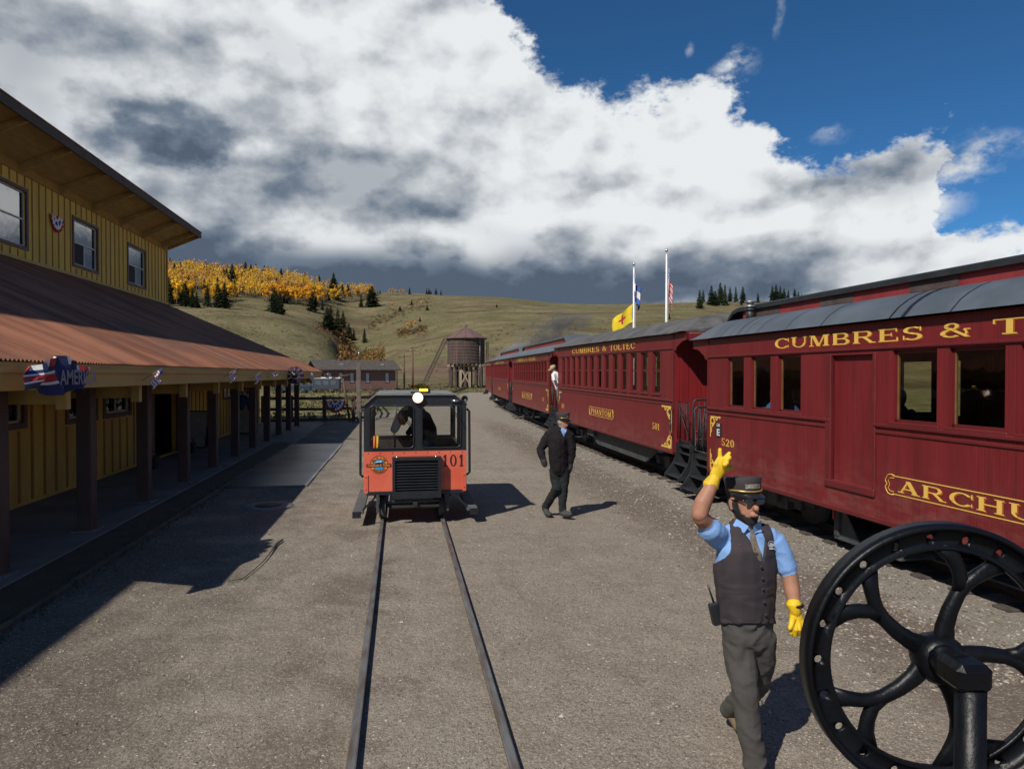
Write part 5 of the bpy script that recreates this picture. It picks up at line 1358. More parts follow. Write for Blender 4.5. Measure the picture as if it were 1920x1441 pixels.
for a, b, c, d in swin:
    o = MB(); t = .09
    for lo, hi in (((a - .06, c - .08), (b + .06, c)), ((a - .06, d), (b + .06, d + .08)), ((a - .06, c), (a, d)), ((b, c), (b + .06, d))): o.box((lo[0], -.04, lo[1]), (hi[0], .02, hi[1]), 0, SHM)
    w = o.build('window', pm('dark_trim', (.05, .04, .035), .8), sh)
    s = MB()
    for lo, hi in (((a, c), (b, c + .05)), ((a, (c + d) / 2 - .03), (b, (c + d) / 2 + .03)), ((a, d - .05), (b, d)), ((a, c), (a + .05, d)), ((b - .05, c), (b, d)), (((a + b) / 2 - .02, c), ((a + b) / 2 + .02, d))): s.box((lo[0], .03, lo[1]), (hi[0], .06, hi[1]), 0, SHM)
    s.build('sash', M_WHITE, w)
    MB().box((a, .07, c), (b, .08, d), 0, SHM).build('blind', pm('window_blind', (.55, .55, .5), .7), w)
for k in range(3): MB().cbox((SHL + .3, .3 + k * 1.5, -.4), (SHL + .42, .42 + k * 1.5, 3.35), .01, 0, SHM).build('porch_post', M_FEN, sh)
# white pipe, pickup and trailer near it
q = atd(632, 733, 100)
pv = thing('white_standpipe', 'short white standpipe in the grass before the brown house', 'standpipe', (q.x, q.y, -.3))
MB().lathe([(0, -.2), (.2, -.2), (.2, .7), (.26, .72), (.26, .85), (.12, .95), (.0, 1.0)], 12, 0, WM[pv.name]).build('pipe', M_WHITE, pv)
def pickup(px, d):
    q = atd(px, 736, d); q.z = -.25
    t = thing('pickup_truck', 'dark pickup truck parked beyond the fence, seen between the porch posts', 'truck', q, math.radians(180))
    M = WM[t.name]
    prof = [(-2.3, .45), (2.35, .45), (2.4, .8), (2.25, 1.02), (1.2, 1.1), (.6, 1.68), (-.55, 1.7), (-.75, 1.12), (-2.3, 1.1)]
    MB().prism(prof, -.85, .85, 'y', 0, M).build('body', pm('truck_paint', (.03, .05, .06), .3, .1), t)
    for s in (-.86, .86): MB().prism([(1.05, 1.12), (.55, 1.6), (-.5, 1.62), (-.6, 1.14)], s - .004, s + .004, 'y', 0, M).build('window', pm('truck_window', (.1, .12, .14), .1), t)
    for x in (-1.45, 1.5):
        for s in (-.8, .8): MB().lathe([(0, -.1), (.2, -.1), (.36, -.09), (.36, .09), (.2, .1), (0, .1)], 16, 0, M @ Matrix.Translation((x, s, .36)) @ Matrix.Rotation(math.pi / 2, 4, 'X')).build('wheel', M_BLK, t)
    for s in (-.6, .6): MB().cbox((2.36, s - .12, .72), (2.43, s + .12, .86), .01, 0, M).build('headlight', M_WHITE, t)
pickup(550, 92)
q = atd(582, 734, 96); q.z = -.25
tr_ = thing('trailer', 'long dark trailer with white roof parked left of the brown house', 'trailer', q, math.radians(0)); MT = WM[tr_.name]
MB().cbox((-1.8, 0, .5), (4, 2.2, 2.0), .05, 0, MT).build('body', pm('trailer_side', (.05, .06, .075), .5, .2), tr_)
MB().cbox((-1.9, -.05, 2.0), (4.1, 2.25, 2.22), .05, 0, MT).build('roof', M_WHITE, tr_)
for x in (.6, 2.8): MB().lathe([(0, -.1), (.36, -.09), (.36, .09), (0, .1)], 16, 0, MT @ Matrix.Translation((x, .1, .36)) @ Matrix.Rotation(math.pi / 2, 4, 'X')).build('wheel', M_BLK, tr_)
for k in range(5): MB().box((-1.4 + k * 1.05, -.012, 1.15), (-.7 + k * 1.05, -.001, 1.75), 0, MT).build('window', pm('truck_window', (.1, .12, .14), .1), tr_)
# utility poles
for px, py, top, d, lab in ((758, 728, 668, 112, 'shorter brown utility pole with a braced crossarm right of the brown house'), (774, 727, 658, 116, 'taller thin brown utility pole left of the water tank')):
    q = atd(px, py, d); z = atd(px, top, d).z
    t = thing('utility_pole', lab, 'pole', (q.x, q.y, -.2), -YAW, 'utility poles by the brown house'); M = WM[t.name]
    MB().tube([M @ Vector((0, 0, -.4)), M @ Vector((0, 0, z + .5))], [.16, .11], 8).build('shaft', pm('pole_wood', (.14, .065, .035), .9, .2), t)
    zc = z + .2
    ca = MB().bar(M @ Vector((-1.15, -.15, zc)), M @ Vector((1.15, -.15, zc)), .08, .1).build('crossarm', pm('pole_wood', (.14, .065, .035), .9, .2), t)
    for s in (-1, 1):
        MB().bar(M @ Vector((0, -.16, zc - .8)), M @ Vector((s * .65, -.16, zc)), .03, .05).build('brace', pm('grey_timber', (.15, .115, .10), .9, .25, 3), ca)
        for xx in (.5, 1.05): MB().lathe([(0, .18), (.05, .16), (.06, .06), (.03, .05), (.03, 0)], 8, 0, M @ Matrix.Translation((s * xx, -.15, zc + .05))).build('insulator', M_CHR, ca)

# ================================================================ water tank
M_TANK = pm('tank_staves', (0.175, 0.092, 0.072), 0.9, 0.4, 1.6, stretch=(2.2, 2.2, .22), col2=(0.062, 0.048, 0.042), bump=.01, bscale=6)
M_TROOF = pm('tank_roof', (0.135, 0.08, 0.07), 0.85, 0.2, 1.5)
M_LEGW = pm('tank_timber', (0.30, 0.235, 0.16), 0.9, 0.3, 2, stretch=(1, 1, .3))
M_LEGD = pm('tank_dark_timber', (0.075, 0.055, 0.045), 0.9, 0.3, 2)
TD = 122.0
tb = atd(874, 716, TD); tz0 = atd(871, 682, TD).z; tz1 = atd(871, 634, TD).z; tpk = atd(871, 613, TD).z
TR = 34.5 / F * TD
wt = thing('water_tank', 'weathered red wooden railway water tank on timber legs', 'water tank', (tb.x, tb.y, tb.z - .6), -YAW); MW = WM[wt.name]
bz = tb.z - .6
def wz(z): return z - bz
NST = 60
STV = [pm('tank_stave_%d' % i, c, .9, .4, 1.6, stretch=(2.2, 2.2, .22), col2=(0.060, 0.046, 0.040), bump=.01, bscale=6) for i, c in enumerate(((.145, .082, .065), (.125, .07, .056), (.115, .085, .07), (.16, .09, .072), (.095, .066, .055)))]
tank = MB().lathe([(TR - .06, wz(tz0)), (TR - .06, wz(tz1))], 40, 0, MW); tank.add([(0, 0, wz(tz0))] + [((TR - .06) * math.cos(2 * math.pi * k / 40), (TR - .06) * math.sin(2 * math.pi * k / 40), wz(tz0)) for k in range(40)], [(0, 1 + k, 1 + (k + 1) % 40) for k in range(40)], 0, False, MW)
tk = tank.build('tank', M_LEGD, wt)
for k in range(NST):
    a0 = 2 * math.pi * k / NST + .006; a1 = 2 * math.pi * (k + 1) / NST - .006; r0, r1 = TR - .05, TR + random.uniform(0, .025)
    pts = [(r0 * math.cos(a0), r0 * math.sin(a0)), (r1 * math.cos(a0), r1 * math.sin(a0)), (r1 * math.cos(a1), r1 * math.sin(a1)), (r0 * math.cos(a1), r0 * math.sin(a1))]
    MB().prism(pts, wz(tz0) - random.uniform(0, .06), wz(tz1), 'z', 0, MW).build('stave', STV[random.randrange(5)], tk)
for i in range(8):
    z = wz(tz0 + (tz1 - tz0) * (.05 + .12 * i)); MB().tube([MW @ Vector(((TR + .045) * math.cos(2 * math.pi * k / 40), (TR + .045) * math.sin(2 * math.pi * k / 40), z)) for k in range(40)], .028, 4, closed=True).build('hoop', M_LEGD, tk)
NR = 12; RR = TR + .45
ro = MB(); v = [(0, 0, wz(tpk))]
for k in range(NR): v.append((RR * math.cos(2 * math.pi * k / NR), RR * math.sin(2 * math.pi * k / NR), wz(tz1) - .02))
for k in range(NR): v.append((RR * math.cos(2 * math.pi * k / NR), RR * math.sin(2 * math.pi * k / NR), wz(tz1) - .14))
ro.add(v, [(0, 1 + k, 1 + (k + 1) % NR) for k in range(NR)] + [(1 + k, 1 + NR + k, 1 + NR + (k + 1) % NR, 1 + (k + 1) % NR) for k in range(NR)] + [tuple(range(NR, 0, -1))], 0, False, MW)
tro = ro.build('roof', M_TROOF, wt)
for k in range(NR):
    a = 2 * math.pi * k / NR; MB().bar(MW @ Vector((RR * math.cos(a), RR * math.sin(a), wz(tz1) + .0)), MW @ Vector((0, 0, wz(tpk) + .02)), .09, .05).build('hip_batten', M_TROOF, tro)
MB().lathe([(.12, 0), (.09, .25), (.03, .5), (0, .8)], 8, 0, MW @ Matrix.Translation((0, 0, wz(tpk) - .02))).build('finial', M_LEGD, tro)
lg = [(x, y) for x in (-2.7, -1.7, -.8, 0, .8, 1.8, 2.7) for y in (-2.0, -.7, .7, 2.0)]
for x, y in lg: MB().cbox((x - .2, y - .2, -.3), (x + .2, y + .2, wz(tz0) - .55), .02, 0, MW).build('leg', M_LEGW if y < -1 and abs(abs(x) - .8) < .1 or random.random() < .12 else M_LEGD, wt)
for y in (-2.0, 0, 2.0): MB().cbox((-3.2, y - .16, wz(tz0) - .55), (3.2, y + .16, wz(tz0) - .25), .02, 0, MW).build('cap_beam', M_LEGW, wt)
for i in range(9): MB().cbox((-2.8 + i * .68, -2.9, wz(tz0) - .25), (-2.66 + i * .68, 2.9, wz(tz0) - .02), .01, 0, MW).build('joist', M_LEGW, wt)
for a, b in ((-.8, .8), (.8, -.8)): MB().bar(MW @ Vector((a, -2.2, .1)), MW @ Vector((b, -2.2 - .05 * (a > 0), wz(tz0) - .75)), .06, .2).build('cross_brace', M_LEGW, wt)
for a, b in ((-2.3, -.8), (2.3, .8)): MB().bar(MW @ Vector((a, -2.2, wz(tz0) - 2.0)), MW @ Vector((b, -2.25, wz(tz0) - .7)), .06, .18).build('cross_brace', M_LEGD, wt)
for x in (-2.6, 2.5): MB().bar(MW @ Vector((x, -2.3, -.2)), MW @ Vector((x * .9, -2.3, wz(tz0) - .6)), .12, .18).build('side_brace', M_LEGD, wt)
# slanted ladder chute down to the left, and the standing pipe and frame at the right
la, lb_ = atd(797, 716, TD), atd(836, 634, TD - 1)
for s in (-.3, .3):
    o = RT * s
    MB().bar(la + o, lb_ + o, .12, .2).build('chute_rail', M_LEGD, wt)
ld = (lb_ - la)
for i in range(24):
    c = la + ld * ((i + .5) / 24)
    MB().bar(c - RT * .3, c + RT * .3, .06, .12).build('rung', M_LEGD, wt)
MB().tube([MW @ Vector((TR * .78, -TR * .66, wz(tz0) - .2)), MW @ Vector((TR * .78, -TR * .66, wz(tz1) - .1))], .06, 8).build('down_pipe', pm('pale_pipe', (.34, .32, .3), .6, .1), wt)
for x in (TR + .35, TR + .6): MB().cbox((x, -.8, 0), (x + .16, -.64, wz(tz1) - .7), .01, 0, MW).build('frame_post', M_LEGD, wt)
MB().bar(MW @ Vector((-5.2, -1, wz(tz0) - .5)), MW @ Vector((-2.9, -1, wz(tz0) - .5)), .08, .1).build('stay', M_LEGD, wt)
sp0, sp1 = atd(961, 672, 75), atd(984, 656, 75)
wsp = thing('water_spout', 'pale raised water spout above the farthest coach roof', 'spout', (sp0.x, sp0.y, 0))
MB().tube([(sp0.x, sp0.y, 0), sp0 + Vector((0, 0, -.6)), sp0], .16, 8).build('standpipe', M_LEGD, wsp)
MB().tube([sp0, sp0 * .3 + sp1 * .7 + Vector((0, 0, -.1)), sp1, sp1 + RT * .3 + Vector((0, 0, -.02))], [.16, .17, .19, .22], 10).build('arm', pm('spout_tan', (.42, .34, .22), .7, .1), wsp)

# small things by the far track
q = atz(843, 727, -.1)
sw = thing('switch_stand', 'small red switch stand by the far track', 'switch stand', (q.x, q.y, -.2)); M = WM[sw.name]
MB().cbox((-.3, -.2, 0), (.3, .2, .12), .02, 0, M).build('base', M_REDPIPE, sw); MB().tube([M @ Vector((0, 0, .1)), M @ Vector((0, 0, .9))], .05, 8).build('stem', M_REDPIPE, sw); MB().prism([(-.3, .7), (.3, .7), (.15, 1.0), (-.2, 1.05)], -.02, .02, 'y', 0, M).build('target', M_REDPIPE, sw)
pa = [atz(px, py, -.05) for px, py in ((846, 737), (862, 731), (880, 726.5), (905, 722.5))]
cu = MB(); cu.tube([tuple(p + Vector((0, 0, .12))) for p in pa], .14, 6)
tag(cu.build('timber_kerb', M_LEGD), 'dark curved timber kerb along the gravel by the far track', 'kerb')

# ================================================================ flagpoles and flags
M_POLE = pm('white_pole', (0.75, 0.75, 0.75), 0.4, 0.05)
def flag_mesh(mb, top, L, Hh, fold, dirx, matfn, n=26, m=16, drop=.75, yaw_=0.0):
    """limp flag: hoist at top, hanging down in folds"""
    for i in range(n):
        for j in range(m):
            q = []
            for (a, b) in ((i, j), (i + 1, j), (i + 1, j + 1), (i, j + 1)):
                u, w = a / n, b / m
                x = u * L * (1 - drop) + fold * .10 * math.sin(u * 9 + w * 1.5) * u
                y = fold * .16 * math.sin(u * 14 + w * 2) * (.3 + u)
                z = -w * Hh - u * L * drop * .85 - .04 * math.sin(u * 10)
                q.append((top[0] + dirx[0] * x - dirx[1] * y, top[1] + dirx[1] * x + dirx[0] * y, top[2] + z))
            mb.add(q, [(0, 1, 2, 3)], matfn((i + .5) / n, (j + .5) / m), True)
    return mb
MF = [pm('flag_red', (.45, .03, .035), .8, .1), pm('flag_white', (.75, .74, .72), .8, .05), pm('flag_blue', (.03, .07, .28), .8, .1), pm('flag_yellow', (.78, .56, .02), .8, .08), pm('flag_royal', (.05, .13, .42), .8, .1), pm('flag_gold', (.7, .4, .03), .8, .1)]
def us_flag(u, w):
    if u < .4 and w < .54:
        return 1 if (int(u * 30) + int(w * 26)) % 3 == 0 and int(w * 26) % 2 == 0 else 2
    return 0 if int(w * 13) % 2 == 0 else 1
def mini_flag(u, w):
    if u < .34 and w < .42: return 2
    return 0 if int(w * 9) % 2 == 0 else 1
def pole(px, top, d, label):
    q = atd(px, 702, d); z = atd(px, top, d).z
    t = thing('flagpole', label, 'flagpole', (q.x, q.y, -.1)); M = WM[t.name]
    MB().tube([M @ Vector((0, 0, -.1)), M @ Vector((0, 0, z * .5)), M @ Vector((0, 0, z))], [.085, .075, .045], 10).build('shaft', M_POLE, t)
    MB().lathe([(0, .2), (.07, .17), (.1, .1), (.07, .03), (0, 0)], 12, 0, Matrix.Translation((q.x, q.y, z + .02))).build('finial', M_CHR, t)
    MB().cbox((.05, -.03, z - .42), (.12, .03, z - .3), .01, 0, M).build('pulley', M_CHR, t)
    MB().tube([M @ Vector((.1, -.02, .8)), M @ Vector((.09, -.02, z - .3))], .006, 4).build('halyard', M_POLE, t)
    return q, z
q1, z1 = pole(1188, 499, 44, 'shorter white flagpole carrying two flags behind the second coach')
q2, z2 = pole(1249, 474, 42, 'taller white flagpole behind the second coach')
rd = (RT.x, RT.y)
top = q2 + RT * .10; top.z = z2 - .55
tag(flag_mesh(MB(), top, 2.4, 1.5, 1.0, rd, us_flag, drop=.90).build('striped_flag', MF, fix=False), 'limp red white and blue striped flag on the taller flagpole', 'flag', 'flags on the white poles')
def co_flag(u, w):
    if math.hypot((u - .36) * 1.5, w - .5) < .26 and not (u > .42 and abs(w - .5) < .12):
        return 5 if math.hypot((u - .36) * 1.5, w - .5) < .14 else 0
    return 1 if .34 < w < .66 else 4
top = q1 + RT * -.02 + FW * -.09; top.z = z1 - .5
tag(flag_mesh(MB(), top, 1.7, 1.35, 1.5, rd, co_flag, drop=.78).build('state_flag', MF, fix=False), 'blue and white striped flag, upper of two on the shorter flagpole', 'flag', 'flags on the white poles')
def nm_flag(u, w):
    a, b = (u - .5) * 1.5, w - .5
    return 0 if (abs(a) < .05 or abs(b) < .05 or math.hypot(a, b) < .1) and math.hypot(a, b) < .27 else 3
nb = MB(); zt = z1 - 2.45                                            # blown out to the left
n, m = 22, 14
for i in range(n):
    for j in range(m):
        qd = []
        for a, b in ((i, j), (i + 1, j), (i + 1, j + 1), (i, j + 1)):
            u, w = a / n, b / m
            x = -u * 1.25 - .08 * math.sin(w * 3); y = .16 * math.sin(u * 8 + w) * u; z = -w * 1.15 * (1 - .25 * u) - u * .95 + .04 * math.sin(u * 9)
            qd.append(tuple(Vector((q1.x, q1.y, zt)) + RT * (x - .06) + FW * (y - .05) + Vector((0, 0, z))))
        nb.add(qd, [(0, 1, 2, 3)], nm_flag((i + .5) / n, (j + .5) / m), True)
tag(nb.build('yellow_flag', MF, fix=False), 'yellow flag with red sun symbol blowing left, lower on the shorter flagpole', 'flag', 'flags on the white poles')

# ================================================================ bunting, banner and stick flags on the depot
def fan(name, c, ux, uz, nrm, R_, label, group):
    """half round pleated fan with blue top, white band and red hem"""
    mb = MB(); n = 18
    rings = [(0.18, 0), (.45, 2), (.72, 1), (1.0, 0)]
    rr = [0.0, .22, .38, .62, .82, 1.0]; mt = [0, 1, 2, 1, 0]
    for k in range(n):
        a0, a1 = math.pi + math.pi * k / n, math.pi + math.pi * (k + 1) / n
        for i in range(5):
            q = []
            for a, r, kk in ((a0, rr[i], k), (a1, rr[i], k + 1), (a1, rr[i + 1], k + 1), (a0, rr[i + 1], k)):
                dz = (.03 if kk % 2 else -.01) * r
                q.append(Vector(c) + Vector(ux) * (R_ * r * math.cos(a)) + Vector(uz) * (R_ * r * math.sin(a) * 1.25) + Vector(nrm) * (.03 + dz))
            mi = mt[i]
            if mi == 2 and k % 3 == 1: mi = 1
            mb.add(q, [(0, 1, 2, 3)], mi, False)
    return tag(mb.build(name, MF[:3], fix=False), label, 'bunting', group)
fan('bunting_fan', (UW + .03, 24.0, 7.42), (0, 1, 0), (0, 0, 1), (1, 0, 0), .42, 'small red white and blue bunting fan between the upper windows', 'bunting fans')
fc_ = atY(629, 750, 34.95)
fan('bunting_fan', fc_ + Vector((0, -.05, .0)), (1, 0, 0), (0, 0, 1), (0, -1, 0), .50, 'red white and blue bunting fan hung on the brown fence', 'bunting fans')
# draped banner
bn = MB(); n, m = 34, 14
c = atX(106, 705, EX + .12)
for i in range(n):
    for j in range(m):
        q = []
        for a, b in ((i, j), (i + 1, j), (i + 1, j + 1), (i, j + 1)):
            u, w = a / n - .5, b / m
            sag = .06 * math.cos(u * 6)
            q.append((c.x + .05 + .05 * math.sin(u * 17 + w * 4) * (.3 + w) + .04 * math.sin(u * 31), c.y + u * 1.16 + (-.35 if u < -.3 else 0) * w * (abs(u) - .3) * 4, c.z + .16 + sag - w * (.30 + .10 * math.cos(u * 5) + .03 * math.sin(u * 22))))
        u, w = (i + .5) / n, (j + .5) / m
        mi = 4
        if w < .22: mi = [0, 1, 4, 4, 1][(i // 2) % 5]
        elif u < .34 and .42 < w < .62: mi = 0
        elif u < .34 and .36 < w < .42 or u < .34 and .62 < w < .68: mi = 1
        bn.add(q, [(0, 1, 2, 3)], mi, True)
ban = bn.build('draped_banner', [MF[0], MF[1], MF[2], MF[3], pm('banner_navy', (.03, .03, .10), .8, .2)], fix=False)
tag(ban, 'dark blue draped banner lettered in white over the near porch eave', 'banner')
tx = plain_text(MB(), 'AMERICA', .22, Matrix.Translation((c.x + .155, c.y + .16, c.z - .02)) @ Matrix.Rotation(math.pi / 2, 4, 'Z'), width=.86, bold=.004)
tx.build('banner_lettering', pm('banner_white', (.20, .20, .26), .7), ban)
for k, (px, py) in enumerate(((283, 705), (431, 701), (479, 706), (511, 703), (548, 698), (583, 702), (612, 702))):
    c = atX(px, py, EX + .14)
    wh = ('by the doorway post', 'left of the two close together flags', 'largest of the stick flags', 'dark folded, right of the largest', 'beside the dark rosette', 'right of the dark rosette', 'at the far roof corner')[k]
    t = thing('stick_flag', 'small striped stick flag on the porch eave, ' + wh, 'flag', (c.x, c.y, c.z), 0, 'stick flags along the porch eave')
    s = .16 + .003 * c.y
    a, b = c + Vector((-.12, .0, -.06)), c + Vector((.06, .2 + .009 * c.y, .11))
    MB().tube([a, b], .008, 6).build('stick', pm('stick_wood', (.3, .24, .15), .8), t)
    fm = MB(); nn, mm = 12, 13
    fl_, fh = .22 + .004 * c.y, .14 + .003 * c.y
    if k == 3: fl_ *= .6
    dr = (a - b).normalized()
    for i in range(nn):
        for j in range(mm):
            q = []
            for a_, b_ in ((i, j), (i + 1, j), (i + 1, j + 1), (i, j + 1)):
                u, w = a_ / nn, b_ / mm
                q.append(b + dr * (.02 + w * fh) + Vector((.03 * math.sin(u * 9 + k), -u * fl_ * .25, -u * fl_ * .8 + .02 * math.sin(w * 6 + k))))
            fm.add(q, [(0, 1, 2, 3)], mini_flag((i + .5) / nn, (j + .5) / mm), True)
    fm.build('cloth', MF[:3], t, fix=False)
c = atX(553, 703, EX + .2)
rs = thing('rosette', 'dark purple rosette of gathered cloth on the far porch eave', 'rosette', tuple(c))
mb = MB()
for k in range(18):
    a = 2 * math.pi * k / 18; mb.lathe([(.02, 0), (.16, .05), (.3, .02)], 2, 0, Matrix.Translation(c) @ Matrix.Rotation(math.pi / 2, 4, 'X') @ Matrix.Rotation(a, 4, 'Z') @ Matrix.Rotation(.35 * (-1) ** k, 4, 'X'), False, -.17, .17)
mb.build('petals', pm('rosette_cloth', (.035, .02, .055), .8, .3), rs); MB().lathe([(0, .06), (.09, .04), (.1, 0)], 12, 0, Matrix.Translation(c) @ Matrix.Rotation(math.pi / 2, 4, 'X')).build('centre', M_CAB, rs)
# folding notice boards by the wall
M_SIGN = pm('notice_paper', (.34, .34, .28), .7, .15, 4)
for (px, py, lab) in ((373, 838, 'pale folding notice board standing by the porch wall right of the doorway'), (462, 812, 'pale folding notice board behind the person on the porch')):
    b = atz(px, py, .055)
    t = thing('notice_board', lab, 'notice board', (b.x, b.y, .055), 0, 'notice boards on the porch'); M = WM[t.name] @ Matrix.Rotation(math.radians(-8), 4, 'Z')
    for s in (-1, 1):
        P_ = [Vector((-.32, s * .28, 0)), Vector((.32, s * .28, 0)), Vector((.32, s * .02, 1.15)), Vector((-.32, s * .02, 1.15))]
        o = MB(); nv = Vector((0, s * .03, .007)); o.add([p for p in P_] + [p + nv for p in P_], [(0, 1, 2, 3), (7, 6, 5, 4), (0, 4, 5, 1), (1, 5, 6, 2), (2, 6, 7, 3), (3, 7, 4, 0)], 0, False, M)
        pn_ = o.build('panel', M_CAB, t)
        q = [p.lerp((P_[0] + P_[1] + P_[2] + P_[3]) / 4, .06) + nv * 1.1 for p in P_]
        MB().add(q, [(0, 1, 2, 3)], 0, False, M).build('sheet', M_SIGN, pn_)
# pots by the doorway, manhole, hose
for k, (px, py) in enumerate(((282, 878), (354, 848))):
    b = atz(px, py, .055)
    t = thing('bucket', ('dark square bucket left of the doorway', 'dark square bucket right of the doorway')[k], 'bucket', (b.x, b.y, .055), 0, 'buckets by the doorway'); M = WM[t.name]
    MB().prism([(-.14, .0), (.14, .0), (.17, .3), (-.17, .3)], -.15, .15, 'y', 0, M).build('tub', M_CAB, t); MB().tube([M @ Vector((-.15, 0, .3)), M @ Vector((-.1, 0, .42)), M @ Vector((.1, 0, .42)), M @ Vector((.15, 0, .3))], .01, 6).build('handle', M_CAB, t)
b = atz(503, 948)
mh = thing('manhole', 'round rusty manhole cover in a pale ring in the shaded gravel', 'manhole', (b.x, b.y, 0))
MB().lathe([(.24, .012), (.42, .012), (.44, -.03)], 28, 0, WM[mh.name]).build('ring', M_CONC, mh); MB().lathe([(0, .018), (.22, .018), (.235, -.02)], 28, 0, WM[mh.name]).build('cover', M_RUST, mh)
hp = [atz(px, py, .012) for px, py in ((428, 1089), (455, 1084), (478, 1066), (497, 1048), (507, 1035), (517, 1020), (530, 1011))]
tag(MB().tube(hp, [.006, .007, .006, .007, .01, .018, .012], 6).build('cable', pm('green_cable', (.06, .075, .06), .7, .2)), 'grey green cable lying across the gravel at the shadow edge', 'cable')
# ================================================================ trees on the hills
def foliage(name, c1, c2, rough=.9, obj=.25):
    m = bpy.data.materials.new(name); m.use_nodes = True
    N = NT(m.node_tree); b = N.n['Principled BSDF']
    g = N.new('ShaderNodeNewGeometry'); oi = N.new('ShaderNodeObjectInfo')
    c = N.mix(g.outputs['Random Per Island'], list(c1) + [1], list(c2) + [1])
    c = N.mix(1.0, c, N.mix(oi.outputs['Random'], [1 - obj] * 3 + [1], [1 + obj] * 3 + [1]), 'MULTIPLY')
    N.put(b.inputs['Base Color'], c); b.inputs['Roughness'].default_value = rough; b.inputs['Specular IOR Level'].default_value = .15
    return m
M_CON = foliage('conifer_needles', (.016, .028, .012), (.045, .060, .022))
M_ASP = [foliage('aspen_gold', (.62, .33, .014), (.86, .50, .035)), foliage('aspen_amber', (.54, .24, .016), (.76, .38, .03)), foliage('aspen_thin', (.26, .19, .10), (.46, .32, .15))]
M_BARK = pm('aspen_bark', (.34, .31, .26), .9, .25, 3)
M_CBARK = pm('conifer_bark', (.06, .045, .035), .95, .25, 3)
def conifer_mesh(seed, H=15.0, R=2.6):
    r = random.Random(seed); mb = MB()
    mb.tube([(0, 0, -.5), (0, 0, H * .5), (0, 0, H * .97)], [.28, .16, .03], 5, 0)
    n = 20
    for i in range(n):
        t = i / n; z = H * (.07 + .91 * t); rad = R * (1 - t) ** .85 * r.uniform(.75, 1.15) + .12
        k = 9 if t < .6 else 6
        for j in range(k):
            a = 2 * math.pi * (j + r.random() * .8) / k + i; L = rad * r.uniform(.6, 1.2)
            dx, dy = math.cos(a), math.sin(a); w = .16 * L + .22; dr = L * r.uniform(.15, .5)
            p0 = Vector((dx * .05, dy * .05, z + .25)); p1 = Vector((dx * L * .55 - dy * w, dy * L * .55 + dx * w, z - dr * .4)); p2 = Vector((dx * L * .55 + dy * w, dy * L * .55 - dx * w, z - dr * .4)); p3 = Vector((dx * L, dy * L, z - dr))
            p4 = Vector((dx * L * .5, dy * L * .5, z - dr * .4 - .45))
            mb.add([p0, p1, p3, p2, p4], [(0, 1, 3), (0, 3, 2), (1, 4, 3), (2, 3, 4)], 1)
    return mb.mesh('conifer', [M_CBARK, M_CON], fix=False)
CONS = [conifer_mesh(1), conifer_mesh(2, 15, 2.1), conifer_mesh(3, 15, 3.1), conifer_mesh(4, 15, 2.4)]
Z5 = lambda u, v: (300 + u / 2.4, 460 + v / 2.4)
tl = [(45, 92, 50), (88, 76, 42), (150, 98, 66), (205, 105, 72), (230, 84, 50), (330, 92, 70), (105, 155, 108), (130, 205, 140), (355, 155, 110), (60, 255, 175), (85, 266, 185), (115, 276, 168), (145, 279, 192), (165, 281, 212), (213, 277, 183), (262, 281, 178),
      (290, 284, 172), (240, 170, 110), (300, 180, 105), (325, 208, 88), (335, 232, 150), (370, 184, 120), (385, 146, 76), (410, 152, 85), (432, 124, 74), (470, 152, 90), (545, 134, 88), (515, 302, 195), (541, 311, 207), (528, 306, 222), (460, 224, 160), (490, 194, 150),
      (585, 254, 208), (685, 299, 208), (731, 293, 244), (752, 380, 275), (768, 384, 270), (800, 392, 284), (824, 372, 293), (850, 426, 350), (872, 426, 374), (920, 439, 370), (853, 484, 443), (905, 278, 214), (955, 277, 178), (944, 268, 190), (820, 220, 170), (795, 248, 180), (845, 230, 172),
      (1132, 269, 245), (1202, 293, 262), (1080, 296, 269), (1515, 280, 263), (1170, 342, 318), (990, 219, 199), (979, 218, 203), (1123, 221, 187), (1200, 220, 191), (1210, 220, 189), (1219, 219, 197), (1242, 219, 185), (1264, 219, 193), (650, 192, 150), (735, 158, 138), (801, 168, 148), (180, 150, 100), (270, 130, 88), (560, 262, 200), (40, 270, 150), (700, 262, 225)]
trees = [(Z5(u, v0)[0], Z5(u, v0)[1], (v0 - v1) / 2.4) for u, v0, v1 in tl]
for u, v0, v1 in ((1315, 950, 705), (1360, 870, 705), (1465, 900, 650), (1515, 912, 718), (1580, 885, 612), (1640, 912, 632), (1705, 840, 648), (1780, 860, 655), (1870, 880, 665), (1850, 905, 828), (520, 908, 828), (925, 1090, 1000), (1600, 890, 680)): trees.append((1120 + u / 6.857, 440 + v0 / 6.857, (v0 - v1) / 6.857))
for x, b, t in ((1448, 555, 527), (1455, 555, 525), (1463, 556, 529), (1470, 556, 533), (1478, 557, 536), (1490, 555, 533), (1497, 556, 540), (1503, 556, 545), (1421, 568, 549)): trees.append((x, b, b - t))
CGRP = 'dark conifers on the hillside'
def region_label(px):
    if px < 345: return 'dark conifer in the clump beside the upper depot wall'
    if px < 445: return 'dark conifer below the golden aspens behind the porch roof'
    if px < 600: return 'dark conifer among the golden aspens in mid slope'
    if px < 660: return 'dark conifer in the gully above the brown house'
    if px < 720: return 'dark conifer at the right end of the aspen wood'
    if px < 930: return 'small dark conifer on the bare grass hill'
    if px < 1300: return 'small conifer on the slope behind the flagpoles'
    return 'conifer on the skyline above the coach roofs'
rc = random.Random(5); con_objs = {}
for _ in range(26):
    x_ = rc.uniform(318, 640); trees.append((x_, rc.uniform(505, 548) + (x_ - 318) * .06, rc.uniform(16, 32)))
